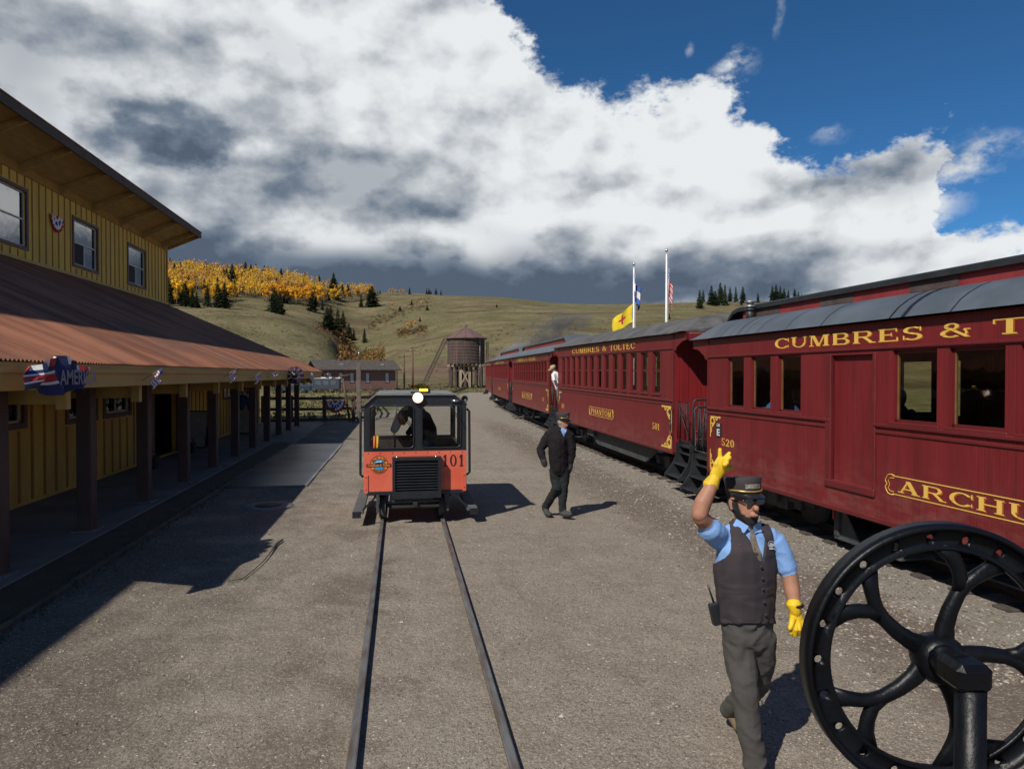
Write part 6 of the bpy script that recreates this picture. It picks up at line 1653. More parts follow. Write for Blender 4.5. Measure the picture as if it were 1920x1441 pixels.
for px, py, h in trees:
    p, d = on_hill(px, py)
    hh = max(h, 5) / F * d; k = rc.randrange(4); s = hh / 15.0; w = s * rc.uniform(1.4, 1.95)
    if h > 25 and px < 1300: w *= 1.15
    o = put(CONS[k], 'conifer', None, Matrix.Translation(p) @ Matrix.Rotation(rc.uniform(0, 6.3), 4, 'Z') @ Matrix.Diagonal((w, w, s, 1)))
    con_objs.setdefault(region_label(px), []).append((px, o))
ORD = 'first second third fourth fifth sixth seventh eighth ninth tenth eleventh twelfth thirteenth fourteenth fifteenth sixteenth seventeenth eighteenth nineteenth twentieth'.split(); ORD += ['twenty ' + w for w in ORD[:9]] + ['thirtieth'] + ['thirty ' + w for w in ORD[:9]] + ['rightmost'] * 20
for base_, lst in con_objs.items():
    for i, (px, o) in enumerate(sorted(lst, key=lambda q: q[0])): tag(o, base_ + ', ' + ORD[i] + (' from left' if i < 39 else ''), 'conifer', CGRP)
def aspen_mesh(seed, tone, n=150, H=9.5):
    r = random.Random(seed); mb = MB()
    mb.tube([(0, 0, -.6), (.1, .05, H * .45), (.05, .1, H * .9)], [.14, .10, .03], 5, 0)
    for k in range(4):
        a = r.uniform(0, 6.3); z = H * r.uniform(.3, .6); mb.tube([(.08, .05, z), (math.cos(a) * .9, math.sin(a) * .9, z + 1.4)], [.05, .015], 4, 0)
    lob = [(r.uniform(-.8, .8), r.uniform(-.8, .8), H * r.uniform(.4, .9), r.uniform(.7, 1.25)) for _ in range(8)]
    for _ in range(n):
        c = r.choice(lob); v = Vector((r.gauss(0, 1), r.gauss(0, 1), r.gauss(0, 1))).normalized() * c[3] * r.uniform(.45, 1.05)
        p = Vector(c[:3]) + Vector((v.x, v.y, v.z * 1.15)); s = r.uniform(.2, .45)
        o_ = (v.normalized() + Vector((r.gauss(0, .35), r.gauss(0, .35), r.gauss(0, .35)))).normalized(); a = o_.cross(Vector((r.gauss(0, 1), r.gauss(0, 1), r.gauss(0, 1)))).normalized(); b = o_.cross(a).normalized()
        mb.add([p + a * s, p + b * s, p - a * s * .9, p - b * s], [(0, 1, 2, 3)], 1)
    return mb, [M_BARK, M_ASP[tone]]
ASP = []
for t, n in ((0, 170), (0, 150), (1, 160), (1, 140), (2, 60), (2, 40)):
    mb, ms = aspen_mesh(20 + len(ASP), t, n); ASP.append(mb.mesh('aspen', ms, fix=False))
def aspen_bounds(px):
    bot = float(np.interp(px, [300, 400, 450, 510, 560, 600, 640, 700], [572, 572, 562, 568, 573, 573, 566, 562]))
    top = float(np.interp(px, [300, 450, 560, 620, 650, 700], [503, 515, 528, 541, 547, 552]))
    return top, bot
ra = random.Random(11); cnt = 0; wood = [MB(), MB(), MB()]; W_ASP = [aspen_mesh(60 + i, (0, 1, 2)[i], 46)[0] for i in range(3)]
spots = []
while len(spots) < 1500:
    px = ra.uniform(312, 702) if ra.random() < .85 else ra.uniform(312, 520); t, b = aspen_bounds(px)
    v = ra.random() ** .8; py = t + (b - t) * v
    if noise.noise((px * .02, py * .06, 2)) < -.22 and v > .35: continue
    if px > 600 and ra.random() < .35: continue
    spots.append((px, py))
for _ in range(26): spots.append((ra.uniform(728, 760), ra.uniform(551, 553.5)))
for q in ((735, 582), (770, 620), (778, 618), (764, 622), (790, 576)): spots.append(q)
spots.sort(key=lambda q: -q[1])
nind = 0
for px, py in spots:
    p, d = on_hill(px, py)
    u = ra.random(); gold = noise.noise((px * .012, py * .05, 9))
    tone = 0 if gold > -.1 else 1
    if px > 590 and u < .55 or u < .07: tone = 2
    if px > 725: tone = 1
    s = ra.uniform(.9, 1.45) * (.8 if tone == 2 else 1.0)
    if py > 600 or px > 725: s *= .55
    M = Matrix.Translation(p) @ Matrix.Rotation(ra.uniform(0, 6.3), 4, 'Z') @ Matrix.Diagonal((s * 1.05, s * 1.05, s, 1))
    if nind < 290:
        nind += 1
        o = put(ASP[tone * 2 + ra.randrange(2)], 'aspen', None, M)
        lab = {0: 'golden aspen in the wood on the left hillside', 1: 'amber aspen in the wood on the left hillside', 2: 'thin nearly bare aspen at the edge of the hillside wood'}[tone]
        if px > 725: lab = 'amber aspen standing out on the bare grass hill'
        tag(o, lab, 'aspen', 'aspens on the left hillside')
    else:
        w = W_ASP[tone]
        for f, mi in zip(w.f, w.mi): pass
        o = wood[tone]; off = len(o.v)
        o.v += [tuple(M @ Vector(q)) for q in w.v]; o.f += [[off + i for i in f] for f in w.f]; o.mi += w.mi; o.sm += w.sm
for k in range(3):
    if wood[k].v: tag(wood[k].build('aspen_wood', [M_BARK, M_ASP[k]], fix=False), ('golden', 'amber', 'thin leafed')[k] + ' aspen wood filling the upper left hillside', 'aspen wood', kind='stuff')

# shrubs: gully willows, sage on the slopes, rough growth round the house
def shrub_mass(name, label, spots, mats, rnd):
    mb = MB()
    for (p, s, mi) in spots:
        for _ in range(rnd.randrange(14, 24)):
            v = Vector((rnd.gauss(0, .45), rnd.gauss(0, .45), abs(rnd.gauss(.35, .3)))) * s; a = Vector((rnd.gauss(0, 1), rnd.gauss(0, 1), rnd.gauss(0, 1))).normalized(); b = a.cross(Vector((rnd.random(), rnd.random(), rnd.random() + .1))).normalized(); k = s * rnd.uniform(.10, .24)
            c = Vector(p) + v; mb.add([c + a * k, c + b * k, c - a * k, c - b * k], [(0, 1, 2, 3)], mi)
    return tag(mb.build(name, mats, fix=False), label, 'shrubs', kind='stuff')
M_SHR = [foliage('willow_orange', (.20, .09, .025), (.34, .19, .05)), foliage('willow_brown', (.075, .045, .03), (.13, .08, .05)), foliage('sage', (.055, .055, .025), (.10, .09, .045)), foliage('bush_green', (.05, .065, .015), (.12, .12, .03)), foliage('dry_straw', (.20, .16, .07), (.32, .26, .12))]
rs_ = random.Random(21); sp_ = []
path = [(668, 690), (655, 672), (648, 655), (640, 636), (625, 622), (610, 608)]
for _ in range(420):
    k = rs_.uniform(0, len(path) - 1.001); i = int(k); f = k - i
    x = path[i][0] + (path[i + 1][0] - path[i][0]) * f + rs_.gauss(0, 9); y = path[i][1] + (path[i + 1][1] - path[i][1]) * f + rs_.gauss(0, 5)
    sp_.append((on_hill(x, y)[0], rs_.uniform(.9, 2.2), rs_.choice((0, 0, 1, 1, 1))))
for _ in range(230):
    x = rs_.uniform(668, 720); y = 672 - (x - 690) * .12 + rs_.gauss(0, 9); sp_.append((on_hill(x, y)[0], rs_.uniform(.8, 1.9), rs_.choice((0, 0, 0, 1, 3))))
for _ in range(160):
    x = rs_.uniform(745, 800); y = 622 - (x - 770) * .15 + rs_.gauss(0, 4); sp_.append((on_hill(x, y)[0], rs_.uniform(.8, 1.7), rs_.choice((0, 1, 1))))
for _ in range(160):
    k = rs_.random(); x = 690 + 110 * k + rs_.gauss(0, 8); y = 612 - 48 * k + rs_.gauss(0, 5); sp_.append((on_hill(x, y)[0], rs_.uniform(.9, 1.9), rs_.choice((1, 1, 0, 2))))
shrub_mass('willow_thicket', 'orange brown willows along the gullies of the hill', sp_, M_SHR, rs_)
sp_ = []
for _ in range(2600):
    x = rs_.uniform(315, 1420); y = rs_.uniform(556, 700)
    if noise.noise((x * .012, y * .05, 4)) < .05 and rs_.random() < .8: continue
    p, d = on_hill(x, y)
    if d > 740: continue
    sp_.append((p, rs_.uniform(.25, .75), rs_.choice((1, 2, 2))))
shrub_mass('sagebrush', 'scattered low sagebrush on the grass hills', sp_, M_SHR, rs_)
sp_ = []
for _ in range(900):
    d = rs_.uniform(62, 135); x = rs_.uniform(500, 905); q = atd(x, 702, d); z = hill_z(math.degrees(math.atan2(q.x, q.y)), math.hypot(q.x, q.y)) if d > 72 else -.05
    if x > 860 and d < 90 or q.x > -3 + (q.y - 35) * .22 + 1: continue
    sp_.append((Vector((q.x, q.y, z)), rs_.uniform(.2, .55), rs_.choice((2, 3, 4, 4))))
for _ in range(260):
    q = Vector((rs_.uniform(-9, -2.5), rs_.uniform(37, 62), -.03)); sp_.append((q, rs_.uniform(.12, .35), rs_.choice((3, 4, 4, 2))))
for _ in range(120):
    x = rs_.uniform(775, 800); q = atd(x, 700, 118); z = hill_z(math.degrees(math.atan2(q.x, q.y)), math.hypot(q.x, q.y)); sp_.append((Vector((q.x, q.y, z)), rs_.uniform(.4, .8), rs_.choice((4, 3, 0))))
shrub_mass('rough_growth', 'rough grass and weeds round the brown house', sp_, M_SHR, rs_)
# a little grass along the porch verge
gm_ = MB()
for _ in range(900):
    y = rs_.uniform(4.5, 16); x = -3.62 + rs_.gauss(0, .1); h = rs_.uniform(.02, .07); a = rs_.uniform(0, 6.3)
    gm_.add([(x, y, 0), (x + .012 * math.cos(a), y + .012 * math.sin(a), 0), (x + rs_.gauss(0, .02), y + rs_.gauss(0, .02), h)], [(0, 1, 2)], 0)
tag(gm_.build('verge_grass', foliage('verge_grass', (.03, .045, .01), (.07, .08, .02)), fix=False), 'thin grass along the shaded porch verge', 'grass', kind='stuff')

# ================================================================ smoke of the engine beyond the coaches
def smoke(name, label, c, rx, ry, rz, dens, col):
    bm = bmesh.new(); bmesh.ops.create_icosphere(bm, subdivisions=3, radius=1)
    for v in bm.verts: v.co *= 1 + .18 * noise.noise(v.co * 2)
    me = bpy.data.meshes.new(name); bm.to_mesh(me); bm.free()
    m = bpy.data.materials.new(name); m.use_nodes = True; N = NT(m.node_tree); N.n.clear()
    o = N.new('ShaderNodeOutputMaterial'); pv = N.new('ShaderNodeVolumePrincipled'); p = N.new('ShaderNodeTexCoord').outputs['Object']
    pv.inputs['Color'].default_value = list(col) + [1]; pv.inputs['Anisotropy'].default_value = .2
    r = N.v('LENGTH', p); n = N.noise(p, 2.2, 4, .6, .5)
    N.put(pv.inputs['Density'], N.m('MULTIPLY', N.m('MULTIPLY', N.ss(r, 1.0, .25), N.ss(n.outputs[0], .42, .62)), dens))
    N.l.new(pv.outputs[0], o.inputs['Volume']); me.materials.append(m)
    ob = put(me, name, None, Matrix.Translation(c) @ Matrix.Rotation(-YAW, 4, 'Z') @ Matrix.Rotation(-.35, 4, 'Y') @ Matrix.Diagonal((rx, ry, rz, 1)))
    return tag(ob, label, 'smoke', kind='stuff')
smoke('engine_smoke', 'grey engine smoke drifting above the far coach roofs', atd(1040, 622, 74), 5.4, 2.5, 2.6, 1.0, (.32, .32, .34))
smoke('engine_steam', 'pale puff of steam by the water spout', atd(962, 655, 72), 2.2, 1.2, .8, 2.5, (.8, .8, .82))

# ================================================================ figures
def remesh(mb, voxel, smooth=3):
    me = mb.mesh('tmp', [M_BLK], fix=True); o = bpy.data.objects.new('tmp', me); COL.objects.link(o)
    r = o.modifiers.new('r', 'REMESH'); r.mode = 'VOXEL'; r.voxel_size = voxel
    s = o.modifiers.new('s', 'SMOOTH'); s.factor = .5; s.iterations = smooth
    out = bpy.data.meshes.new_from_object(o.evaluated_get(bpy.context.evaluated_depsgraph_get()))
    bpy.data.objects.remove(o); bpy.data.meshes.remove(me)
    return out
def limb(mb, pts, r, r2=None, side=None):
    """rounded-end tube"""
    P = [Vector(p) for p in pts]; R = list(r); R2 = list(r2) if r2 is not None else None
    d0 = (P[0] - P[1]).normalized(); d1 = (P[-1] - P[-2]).normalized()
    P2 = [P[0] + d0 * R[0] * .75, P[0] + d0 * R[0] * .45] + P + [P[-1] + d1 * R[-1] * .45, P[-1] + d1 * R[-1] * .75]
    f = lambda q: [q[0] * .25, q[0] * .75] + q + [q[-1] * .75, q[-1] * .25]
    mb.tube(P2, f(R), 14, 0, True, r2=f(R2) if R2 else None, side=side)
def figure(name, parts, mats, voxel, root, recolor=None, folds=None, smooth=3):
    """parts: (points, radii, radii2 or None, side or None, material); grown into one continuous skin"""
    mb = MB()
    for pts, r, r2, side, mi in parts: limb(mb, pts, r, r2, side)
    me = remesh(mb, voxel, smooth)
    n = len(me.polygons); c = np.empty(n * 3); me.polygons.foreach_get('center', c); c = c.reshape(-1, 3)
    nr = np.empty(n * 3); me.polygons.foreach_get('normal', nr); nr = nr.reshape(-1, 3)
    best = np.full(n, 1e9); mi_ = np.zeros(n, int)
    def dist(c, pts, r, r2):
        out = np.full(len(c), 1e9)
        for i in range(len(pts) - 1):
            a = np.array(pts[i]); b = np.array(pts[i + 1]); ab = b - a; t = np.clip(((c - a) @ ab) / (ab @ ab + 1e-12), 0, 1)
            rr = (r[i] + (r2[i] if r2 else r[i])) / 2 * (1 - t) + (r[i + 1] + (r2[i + 1] if r2 else r[i + 1])) / 2 * t
            out = np.minimum(out, np.linalg.norm(c - a - t[:, None] * ab, axis=1) - rr)
        return out
    for k, (pts, r, r2, side, mi) in enumerate(parts):
        dd = dist(c, pts, r, r2); w = dd < best; best[w] = dd[w]; mi_[w] = mi
    if recolor: mi_ = recolor(c, nr, mi_)
    for m in mats: me.materials.append(m)
    me.materials.pop(index=0) if len(me.materials) > len(mats) else None
    me.polygons.foreach_set('material_index', mi_.astype(np.int32)); me.polygons.foreach_set('use_smooth', np.ones(n, bool))
    if folds:
        vm = np.zeros(len(me.vertices), int)
        for p, m in zip(me.polygons, mi_):
            for v in p.vertices: vm[v] = m
        nv = len(me.vertices); co = np.empty(nv * 3); me.vertices.foreach_get('co', co); co = co.reshape(-1, 3)
        vn = np.zeros((nv, 3)); lv = np.array([l.vertex_index for l in me.loops]); lt = np.repeat(np.arange(n), [p.loop_total for p in me.polygons]); np.add.at(vn, lv, nr[lt]); vn /= np.maximum(np.linalg.norm(vn, axis=1), 1e-9)[:, None]
        am = np.array([folds.get(int(k), 0.0) for k in vm])
        q = np.array([.45 - 1.7 * abs(noise.noise((x * 6 + z * 4, y * 6 - z * 2, z * 10 + 2 * noise.noise((x * 5, y * 5, z * 5))))) + .2 * noise.noise((x * 24, y * 24, z * 34)) if a else 0.0 for (x, y, z), a in zip(co, am)])
        co += vn * (am * q)[:, None]; me.vertices.foreach_set('co', co.ravel())
    me.update()
    inv = WM[root.name].inverted(); me.transform(inv)
    o = put(me, name, root); return o, c, nr, mi_
def shell(src, mask, off, name, mat, root):
    """garment lifted off a body mesh where mask is true"""
    me = src.data; bm = bmesh.new(); bm.from_mesh(me); bm.normal_update(); bm.faces.ensure_lookup_table()
    dead = [f for f in bm.faces if not mask[f.index]]
    nm = {v: v.normal.copy() for v in bm.verts}
    bmesh.ops.delete(bm, geom=dead, context='FACES')
    for v in bm.verts: v.co += nm[v] * off
    for _ in range(3):
        be = [v for v in bm.verts if v.is_boundary]
        new = {}
        for v in be:
            nb = [e.other_vert(v) for e in v.link_edges if e.is_boundary]
            if len(nb) == 2: new[v] = (nb[0].co + nb[1].co) / 4 + v.co / 2
        for v, q in new.items(): v.co = q
    ed = [e for e in bm.edges if e.is_boundary]
    r = bmesh.ops.extrude_edge_only(bm, edges=ed); vs_ = [g for g in r['geom'] if isinstance(g, bmesh.types.BMVert)]
    for v in vs_: v.co -= (v.normal if v.normal.length else Vector((0, 0, 0))) * 0
    bm.verts.ensure_lookup_table()
    for v in vs_:
        src_v = [e.other_vert(v) for e in v.link_edges if e.other_vert(v) not in vs_]
        if src_v: v.co = src_v[0].co - nm.get(src_v[0], Vector((0, 0, 1))) * (off * 1.2)
    for f in bm.faces: f.material_index = 0; f.smooth = True
    out = bpy.data.meshes.new(name); bm.to_mesh(out); bm.free()
    out.materials.clear(); out.materials.append(mat)
    return put(out, name, root)
def basis(f, u=(0, 0, 1)):
    f = Vector(f).normalized(); s = f.cross(Vector(u)).normalized(); return f, s, s.cross(f)     # face, his right, up
def head_parts(c, f, s, u, k, mi, mi_beard=None):
    """skull, jaw, nose, ears"""
    c = Vector(c); P = []
    P.append(([c - u * .055 * k + f * .012 * k, c + u * .0 * k, c + u * .05 * k - f * .01 * k, c + u * .085 * k - f * .012 * k], [.060 * k, .074 * k, .078 * k, .062 * k], [.080 * k, .094 * k, .096 * k, .08 * k], s, mi))
    P.append(([c - u * .05 * k + f * .035 * k, c - u * .098 * k + f * .045 * k], [.058 * k, .036 * k], [.05 * k, .032 * k], s, mi))
    P.append(([c + u * .012 * k + f * .098 * k, c - u * .024 * k + f * .114 * k], [.010 * k, .017 * k], None, None, mi))
    P.append(([c + u * .03 * k + f * .082 * k - s * .04 * k, c + u * .03 * k + f * .082 * k + s * .04 * k], [.014 * k, .014 * k], None, None, mi))
    P.append(([c - u * .058 * k + f * .094 * k - s * .016 * k, c - u * .058 * k + f * .094 * k + s * .016 * k], [.011 * k, .011 * k], None, None, mi))
    for q in (-1, 1): P.append(([c + s * q * .08 * k + u * .02 * k - f * .01 * k, c + s * q * .078 * k - u * .03 * k - f * .005 * k], [.013 * k, .01 * k], [.024 * k, .017 * k], s, mi))
    return P
M_SKIN = pm('tanned_skin', (.36, .175, .11), .55, .12, 9, spec=.35)
M_SKIN2 = pm('ruddy_skin', (.42, .21, .15), .55, .12, 9, spec=.35)
M_HAIRK = pm('black_hair', (.018, .014, .012), .7, .2, 30); M_HAIRG = pm('grey_hair', (.35, .33, .30), .8, .2, 30)
M_SHIRT = pm('blue_shirt', (.20, .36, .66), .85, .08, 8, bump=.002, bscale=60)
M_VEST = pm('charcoal_vest', (.034, .026, .031), .85, .15, 10, bump=.001, bscale=160)
M_TROU = pm('grey_trousers', (.060, .056, .052), .9, .15, 6, bump=.003, bscale=25)
M_GLOVE = pm('yellow_leather', (.72, .46, .012), .6, .14, 18, bump=.0015, bscale=60)
M_SHOE = pm('brown_boot', (.10, .065, .035), .6, .2, 10); M_SOLE = pm('boot_sole', (.05, .04, .03), .8)
M_CAP = pm('cap_cloth', (.035, .028, .032), .8, .15, 20); M_VIS = pm('cap_visor', (.012, .014, .018), .12, .1); M_BRASS = pm('brass_braid', (.65, .42, .10), .35, .1, metal=.6)
M_LENS = pm('sunglasses', (.010, .010, .012), .08, .1)
def cap(root, c, f, s, u, k, badge=True):
    """conductor's pillbox cap with visor, braid and badge"""
    R = Matrix((s, f, u)).transposed().to_4x4(); R.translation = Vector(c)
    ob = MB().lathe([(.088 * k, .035 * k), (.094 * k, .05 * k), (.097 * k, .10 * k), (.104 * k, .135 * k), (.098 * k, .142 * k), (0, .146 * k)], 28, 0, R @ Matrix.Diagonal((1, 1.14, 1, 1))).build('cap', M_CAP, root)
    v = []; n = 14
    for i in range(n + 1):
        a = math.radians(20 + 140 * i / n); x, y = math.cos(a), math.sin(a)
        v += [(x * .092 * k, y * .107 * k, .052 * k), (x * .100 * k, y * (.107 + .065 * math.sin(a)) * k, (.05 - .028 * math.sin(a)) * k)]
    vb = MB(); vb.add(v, [(2 * i, 2 * i + 2, 2 * i + 3, 2 * i + 1) for i in range(n)], 0, True, R); vb.add([(a, b, z - .004 * k) for a, b, z in v], [(2 * i, 2 * i + 1, 2 * i + 3, 2 * i + 2) for i in range(n)], 0, True, R)
    vb.build('visor', M_VIS, ob, fix=False)
    MB().tube([R @ Vector((.099 * k * math.cos(a), .113 * k * math.sin(a), (.064 + .006 * math.cos(2 * a)) * k)) for a in [math.radians(5 + 17 * i) for i in range(11)]], .0055 * k, 6).build('braid', M_BRASS, ob)
    for a in (10, 170): MB().lathe([(0, .004), (.007, 0)], 10, 0, R @ Matrix.Translation((.1 * k * math.cos(math.radians(a)), .114 * k * math.sin(math.radians(a)), .066 * k)) @ Matrix.Rotation(math.radians(a - 90), 4, 'Z') @ Matrix.Rotation(-math.pi / 2, 4, 'X')).build('button', M_BRASS, ob)
    if badge:
        v = []
        for i in range(9):
            a = math.radians(62 + 56 * i / 8); v += [(.1 * k * math.cos(a), .1145 * k * math.sin(a), .076 * k), (.102 * k * math.cos(a), .1165 * k * math.sin(a), .102 * k)]
        MB().add(v, [(2 * i, 2 * i + 2, 2 * i + 3, 2 * i + 1) for i in range(8)], 0, True, R).build('badge', pm('cap_badge', (.35, .33, .28), .35, .4, 60, metal=.5), ob, fix=False)
    return ob
def glasses(root, c, f, s, u, k):
    g = MB()
    for q in (-1, 1):
        v = []
        for i in range(10):
            a = 2 * math.pi * i / 10; v.append(c + s * (q * .034 + .029 * math.cos(a)) * k + u * (.018 + .020 * math.sin(a)) * k + f * (.106 - .10 * abs(q * .034 + .029 * math.cos(a)) ** 1.3) * k)
        g.add(v, [tuple(range(10))], 0, False)
        g.tube([c + s * q * .062 * k + u * .024 * k + f * .098 * k, c + s * q * .084 * k + u * .026 * k + f * .0 * k], .004 * k, 5)
    g.tube([c + s * -.01 * k + u * .022 * k + f * .112 * k, c + s * .01 * k + u * .022 * k + f * .112 * k], .004 * k, 5)
    return g.build('sunglasses', M_LENS, root, fix=False)

# ---- the waving conductor
root = thing('person', 'person in peaked cap, dark vest and yellow gloves waving a raised hand', 'person', tuple(Vector((atd(1400, 1200, 4.1).x, atd(1400, 1200, 4.1).y, 0))))
D = 4.08
A = lambda x, y, d=D: atd(x, y, d)
tow = Vector((-FW.x, -FW.y, 0)).normalized()
fb, sb_, ub = basis(tow * .95 + RT * .28)
sd = -sb_                                                              # his left = picture right
parts = [
 ([A(1402, 1192), A(1400, 1150), A(1398, 1105), A(1397, 1060), A(1397, 1025), A(1396, 1003)], [.155, .160, .172, .185, .178, .13], [.12, .125, .135, .138, .125, .085], sd, 0),
 ([A(1352, 1006), A(1397, 998), A(1447, 1008)], [.062, .07, .062], None, None, 0),
 ([A(1396, 990), A(1395, 962)], [.062, .056], None, None, 1),
 # left arm hanging: sleeve, forearm
 ([A(1450, 1012), A(1464, 1038), A(1474, 1064)], [.068, .066, .066], None, None, 0),
 ([A(1474, 1060), A(1481, 1082, D - .02), A(1486, 1110, D - .05), A(1491, 1142, D - .08)], [.050, .047, .044, .032], None, None, 1),
 # raised right arm
 ([A(1350, 1010), A(1341, 1000, D - .04), A(1330, 990, D - .09)], [.072, .072, .070], None, None, 0),
 ([A(1332, 990, D - .07), A(1313, 968, D - .14)], [.053, .048], None, None, 1),
 ([A(1311, 967, D - .15), A(1318, 942, D - .14), A(1332, 914, D - .12), A(1338, 900, D - .11)], [.046, .050, .039, .032], None, None, 1),
 # front (right) leg, trailing (left) leg
 ([A(1386, 1190), A(1389, 1240, D - .03), A(1397, 1300, D - .08), A(1403, 1360, D - .09), A(1413, 1412, D - .10), A(1415, 1432, D - .1)], [.102, .092, .074, .068, .066, .070], None, None, 2),
 ([A(1422, 1190), A(1424, 1235, D + .05), A(1418, 1284, D + .14), A(1392, 1308, D + .3), A(1368, 1330, D + .45)], [.100, .092, .074, .068, .066], None, None, 2),
 ([A(1386, 1186), A(1402, 1194), A(1420, 1186)], [.115, .115, .115], None, None, 2),
]
hc = A(1396, 944); hf, hs, hu = basis(tow * .95 + RT * .22 + Vector((0, 0, .13)))
parts += head_parts(hc, hf, hs, hu, 1.07, 1)
def rec(c, n, mi):
    d = c - np.array(hc); F_, U_, S_ = np.array(hf), np.array(hu), np.array(hs)
    a, b, l = d @ F_, d @ U_, np.abs(d @ S_)
    head = (np.linalg.norm(d, axis=1) < .17) & (mi == 1)
    beard = head & (b < -.03) & (b > -.135) & (a > -.005) & ~((a > .055) & (l < .042) & (b > -.070)) & ~((b > -.055) & (a > .05))
    global BEARD; BEARD = None
    side = head & (b < .03) & (b > -.06) & (a < .045) & (a > .01) & (l > .055)
    hair = head & (a < -.01) & (b > -.05)
    mi = mi.copy(); BEARD = beard | side | hair
    mi[(mi == 0) & (c[:, 2] < .93)] = 2
    return mi
bo, c_, n_, m_ = figure('body', parts, [M_SHIRT, M_SKIN, M_TROU, M_HAIRK], .0075, root, rec, {2: .012, 0: .005})
shell(bo, BEARD, .004, 'hair_and_beard', M_HAIRK, root)
# vest lifted from the torso, open in a V, with armholes
rel = c_ - np.array(C0); dep_ = rel @ np.array(FW); pr = np.stack([rel @ np.array(RT) / dep_ * F + CX, CY - rel @ np.array(UP) / dep_ * F], 1)
front = n_ @ np.array(fb) > -.15
xx, yy_ = pr[:, 0], pr[:, 1]
vl = np.interp(yy_, [960, 985, 1052], [1382, 1386, 1427]); vr = np.interp(yy_, [960, 985, 1010, 1052], [1424, 1424, 1434, 1429])
inV = front & (yy_ < 1052) & (xx > vl) & (xx < vr)
armL = (xx < np.interp(yy_, [975, 1000, 1030, 1045, 1060], [1368, 1369, 1372, 1362, 1338])) & (yy_ < 1060)
armR = (xx > np.interp(yy_, [975, 1000, 1030, 1060, 1090], [1436, 1446, 1452, 1458, 1470])) & (yy_ < 1085)
near_t = np.zeros(len(c_), bool)
tor = parts[0]
dmin = np.full(len(c_), 9.0)
for i in range(len(tor[0]) - 1):
    a = np.array(tor[0][i]); b = np.array(tor[0][i + 1]); ab = b - a; t = np.clip(((c_ - a) @ ab) / (ab @ ab), 0, 1); dmin = np.minimum(dmin, np.linalg.norm(c_ - a - t[:, None] * ab, axis=1))
mask = (dmin < .215) & (yy_ < 1168) & (yy_ > 972) & ~inV & ~armL & ~armR & (m_ != 1) & (m_ != 3) & ~((xx > 1458) & (yy_ > 1010)) & ~((xx < 1336))
vest = shell(bo, mask, .014, 'vest', M_VEST, root)
# collar, tie, buttons, pin, badge
col_ = MB()
FD_ = (c_ - np.array(C0)) @ np.array(FW)
def facept(x, y, lift=.02):
    """point on the front of the torso under a picture spot"""
    idx = np.where((np.hypot(pr[:, 0] - x, pr[:, 1] - y) < 4) & front)[0]
    if len(idx) == 0: return atd(x, y, D - .14)
    return atd(x, y, float(FD_[idx].min()) - lift)
for pts in (((1381, 972), (1374, 984), (1395, 999), (1404, 986)), ((1413, 985), (1411, 999), (1427, 992), (1428, 974))):
    col_.add([facept(*p, lift=.016) for p in pts], [(0, 1, 2, 3)], 0, False)
col_.build('collar', M_SHIRT, root, fix=False)
tie_m = pm('patterned_tie', (.10, .10, .045), .7, .3, 30, col2=(.22, .16, .14), detail=2)
tp = [(1403, 985), (1411, 985), (1413, 992), (1407, 994), (1418, 1010), (1406, 1010), (1427, 1035), (1413, 1033), (1428, 1052), (1423, 1050)]
P_ = [facept(*p, lift=.014) for p in tp]
MB().add(P_, [(0, 1, 2, 3), (3, 2, 4, 5), (5, 4, 6, 7), (7, 6, 8, 9)], 0, False).build('tie', tie_m, root, fix=False)
for x, y in ((1428, 1062), (1430, 1084), (1431, 1104), (1433, 1128), (1436, 1152)): 
    q = facept(x, y, .026); MB().lathe([(0, .003), (.007, .002), (.008, 0)], 10, 0, Matrix.Translation(q) @ tow.to_track_quat('Z', 'Y').to_matrix().to_4x4()).build('button', M_CAP, vest)
bq = facept(1446, 1021, .034)
Mb = Matrix((RT, -tow, Vector((0, 0, 1)))).transposed().to_4x4(); Mb.translation = bq
bd_ = disc(.0165, .0195, (0, .004), 0, 16, Mb).build('badge', pm('badge_ring', (.4, .4, .42), .7), vest)
MB().add([(-.014, -.001, -.006), (0, -.001, -.014), (.012, -.001, -.004), (.006, -.001, .012), (-.008, -.001, .012)], [(0, 1, 2, 3, 4)], 0, False, Mb).build('badge_centre', pm('badge_grey', (.3, .35, .5), .7), bd_, fix=False)
MB().box((.006, -.0022, -.006), (.016, -.0015, .005), 0, Mb).build('badge_spot', MF[5], bd_); MB().box((-.012, -.0022, -.024), (.014, -.0015, -.019), 0, Mb).build('badge_line', M_WHITE, bd_)
q = facept(1387, 1017, .03); MB().add([q, q + RT * .008 - Vector((0, 0, .012)), q + RT * .002 - Vector((0, 0, .014))], [(0, 1, 2)]).build('pin', M_REDPIPE, vest, fix=False)
cap(root, hc + hu * .014 - hf * .006, hf, hs, hu, 1.03)
glasses(root, hc, hf, hs, hu, 1.07)
# gloves: palm, five fingers, cuff
def glove(name, wrist, knuckle, tips, thumb, nrm, cuff_r, d, thumb_root, flip=1):
    W_, K = Vector(wrist), Vector(knuckle); ax = (K - W_).normalized(); sdv = ax.cross(Vector(nrm)).normalized()
    P = [([W_ - ax * .012, W_ + ax * .03, K], [.030, .039, .042], [.024, .021, .018], sdv, 0)]
    for i, (t, mid) in enumerate(tips):
        r0 = K + sdv * flip * (.030 - .020 * i); P.append(([r0 - ax * .012, mid, t], [.0150, .0138, .0115], None, None, 0))
    P.append(([thumb_root, (Vector(thumb_root) + Vector(thumb)) / 2 + ax * .005, thumb], [.018, .0155, .0125], None, None, 0))
    P.append(([W_ - ax * .045, W_ - ax * .02, W_ + ax * .005], [cuff_r, cuff_r * .88, .034], None, None, 0))
    return figure(name, P, [M_GLOVE], .0042, root, None, {0: .0015}, 2)[0]
dR = D - .11
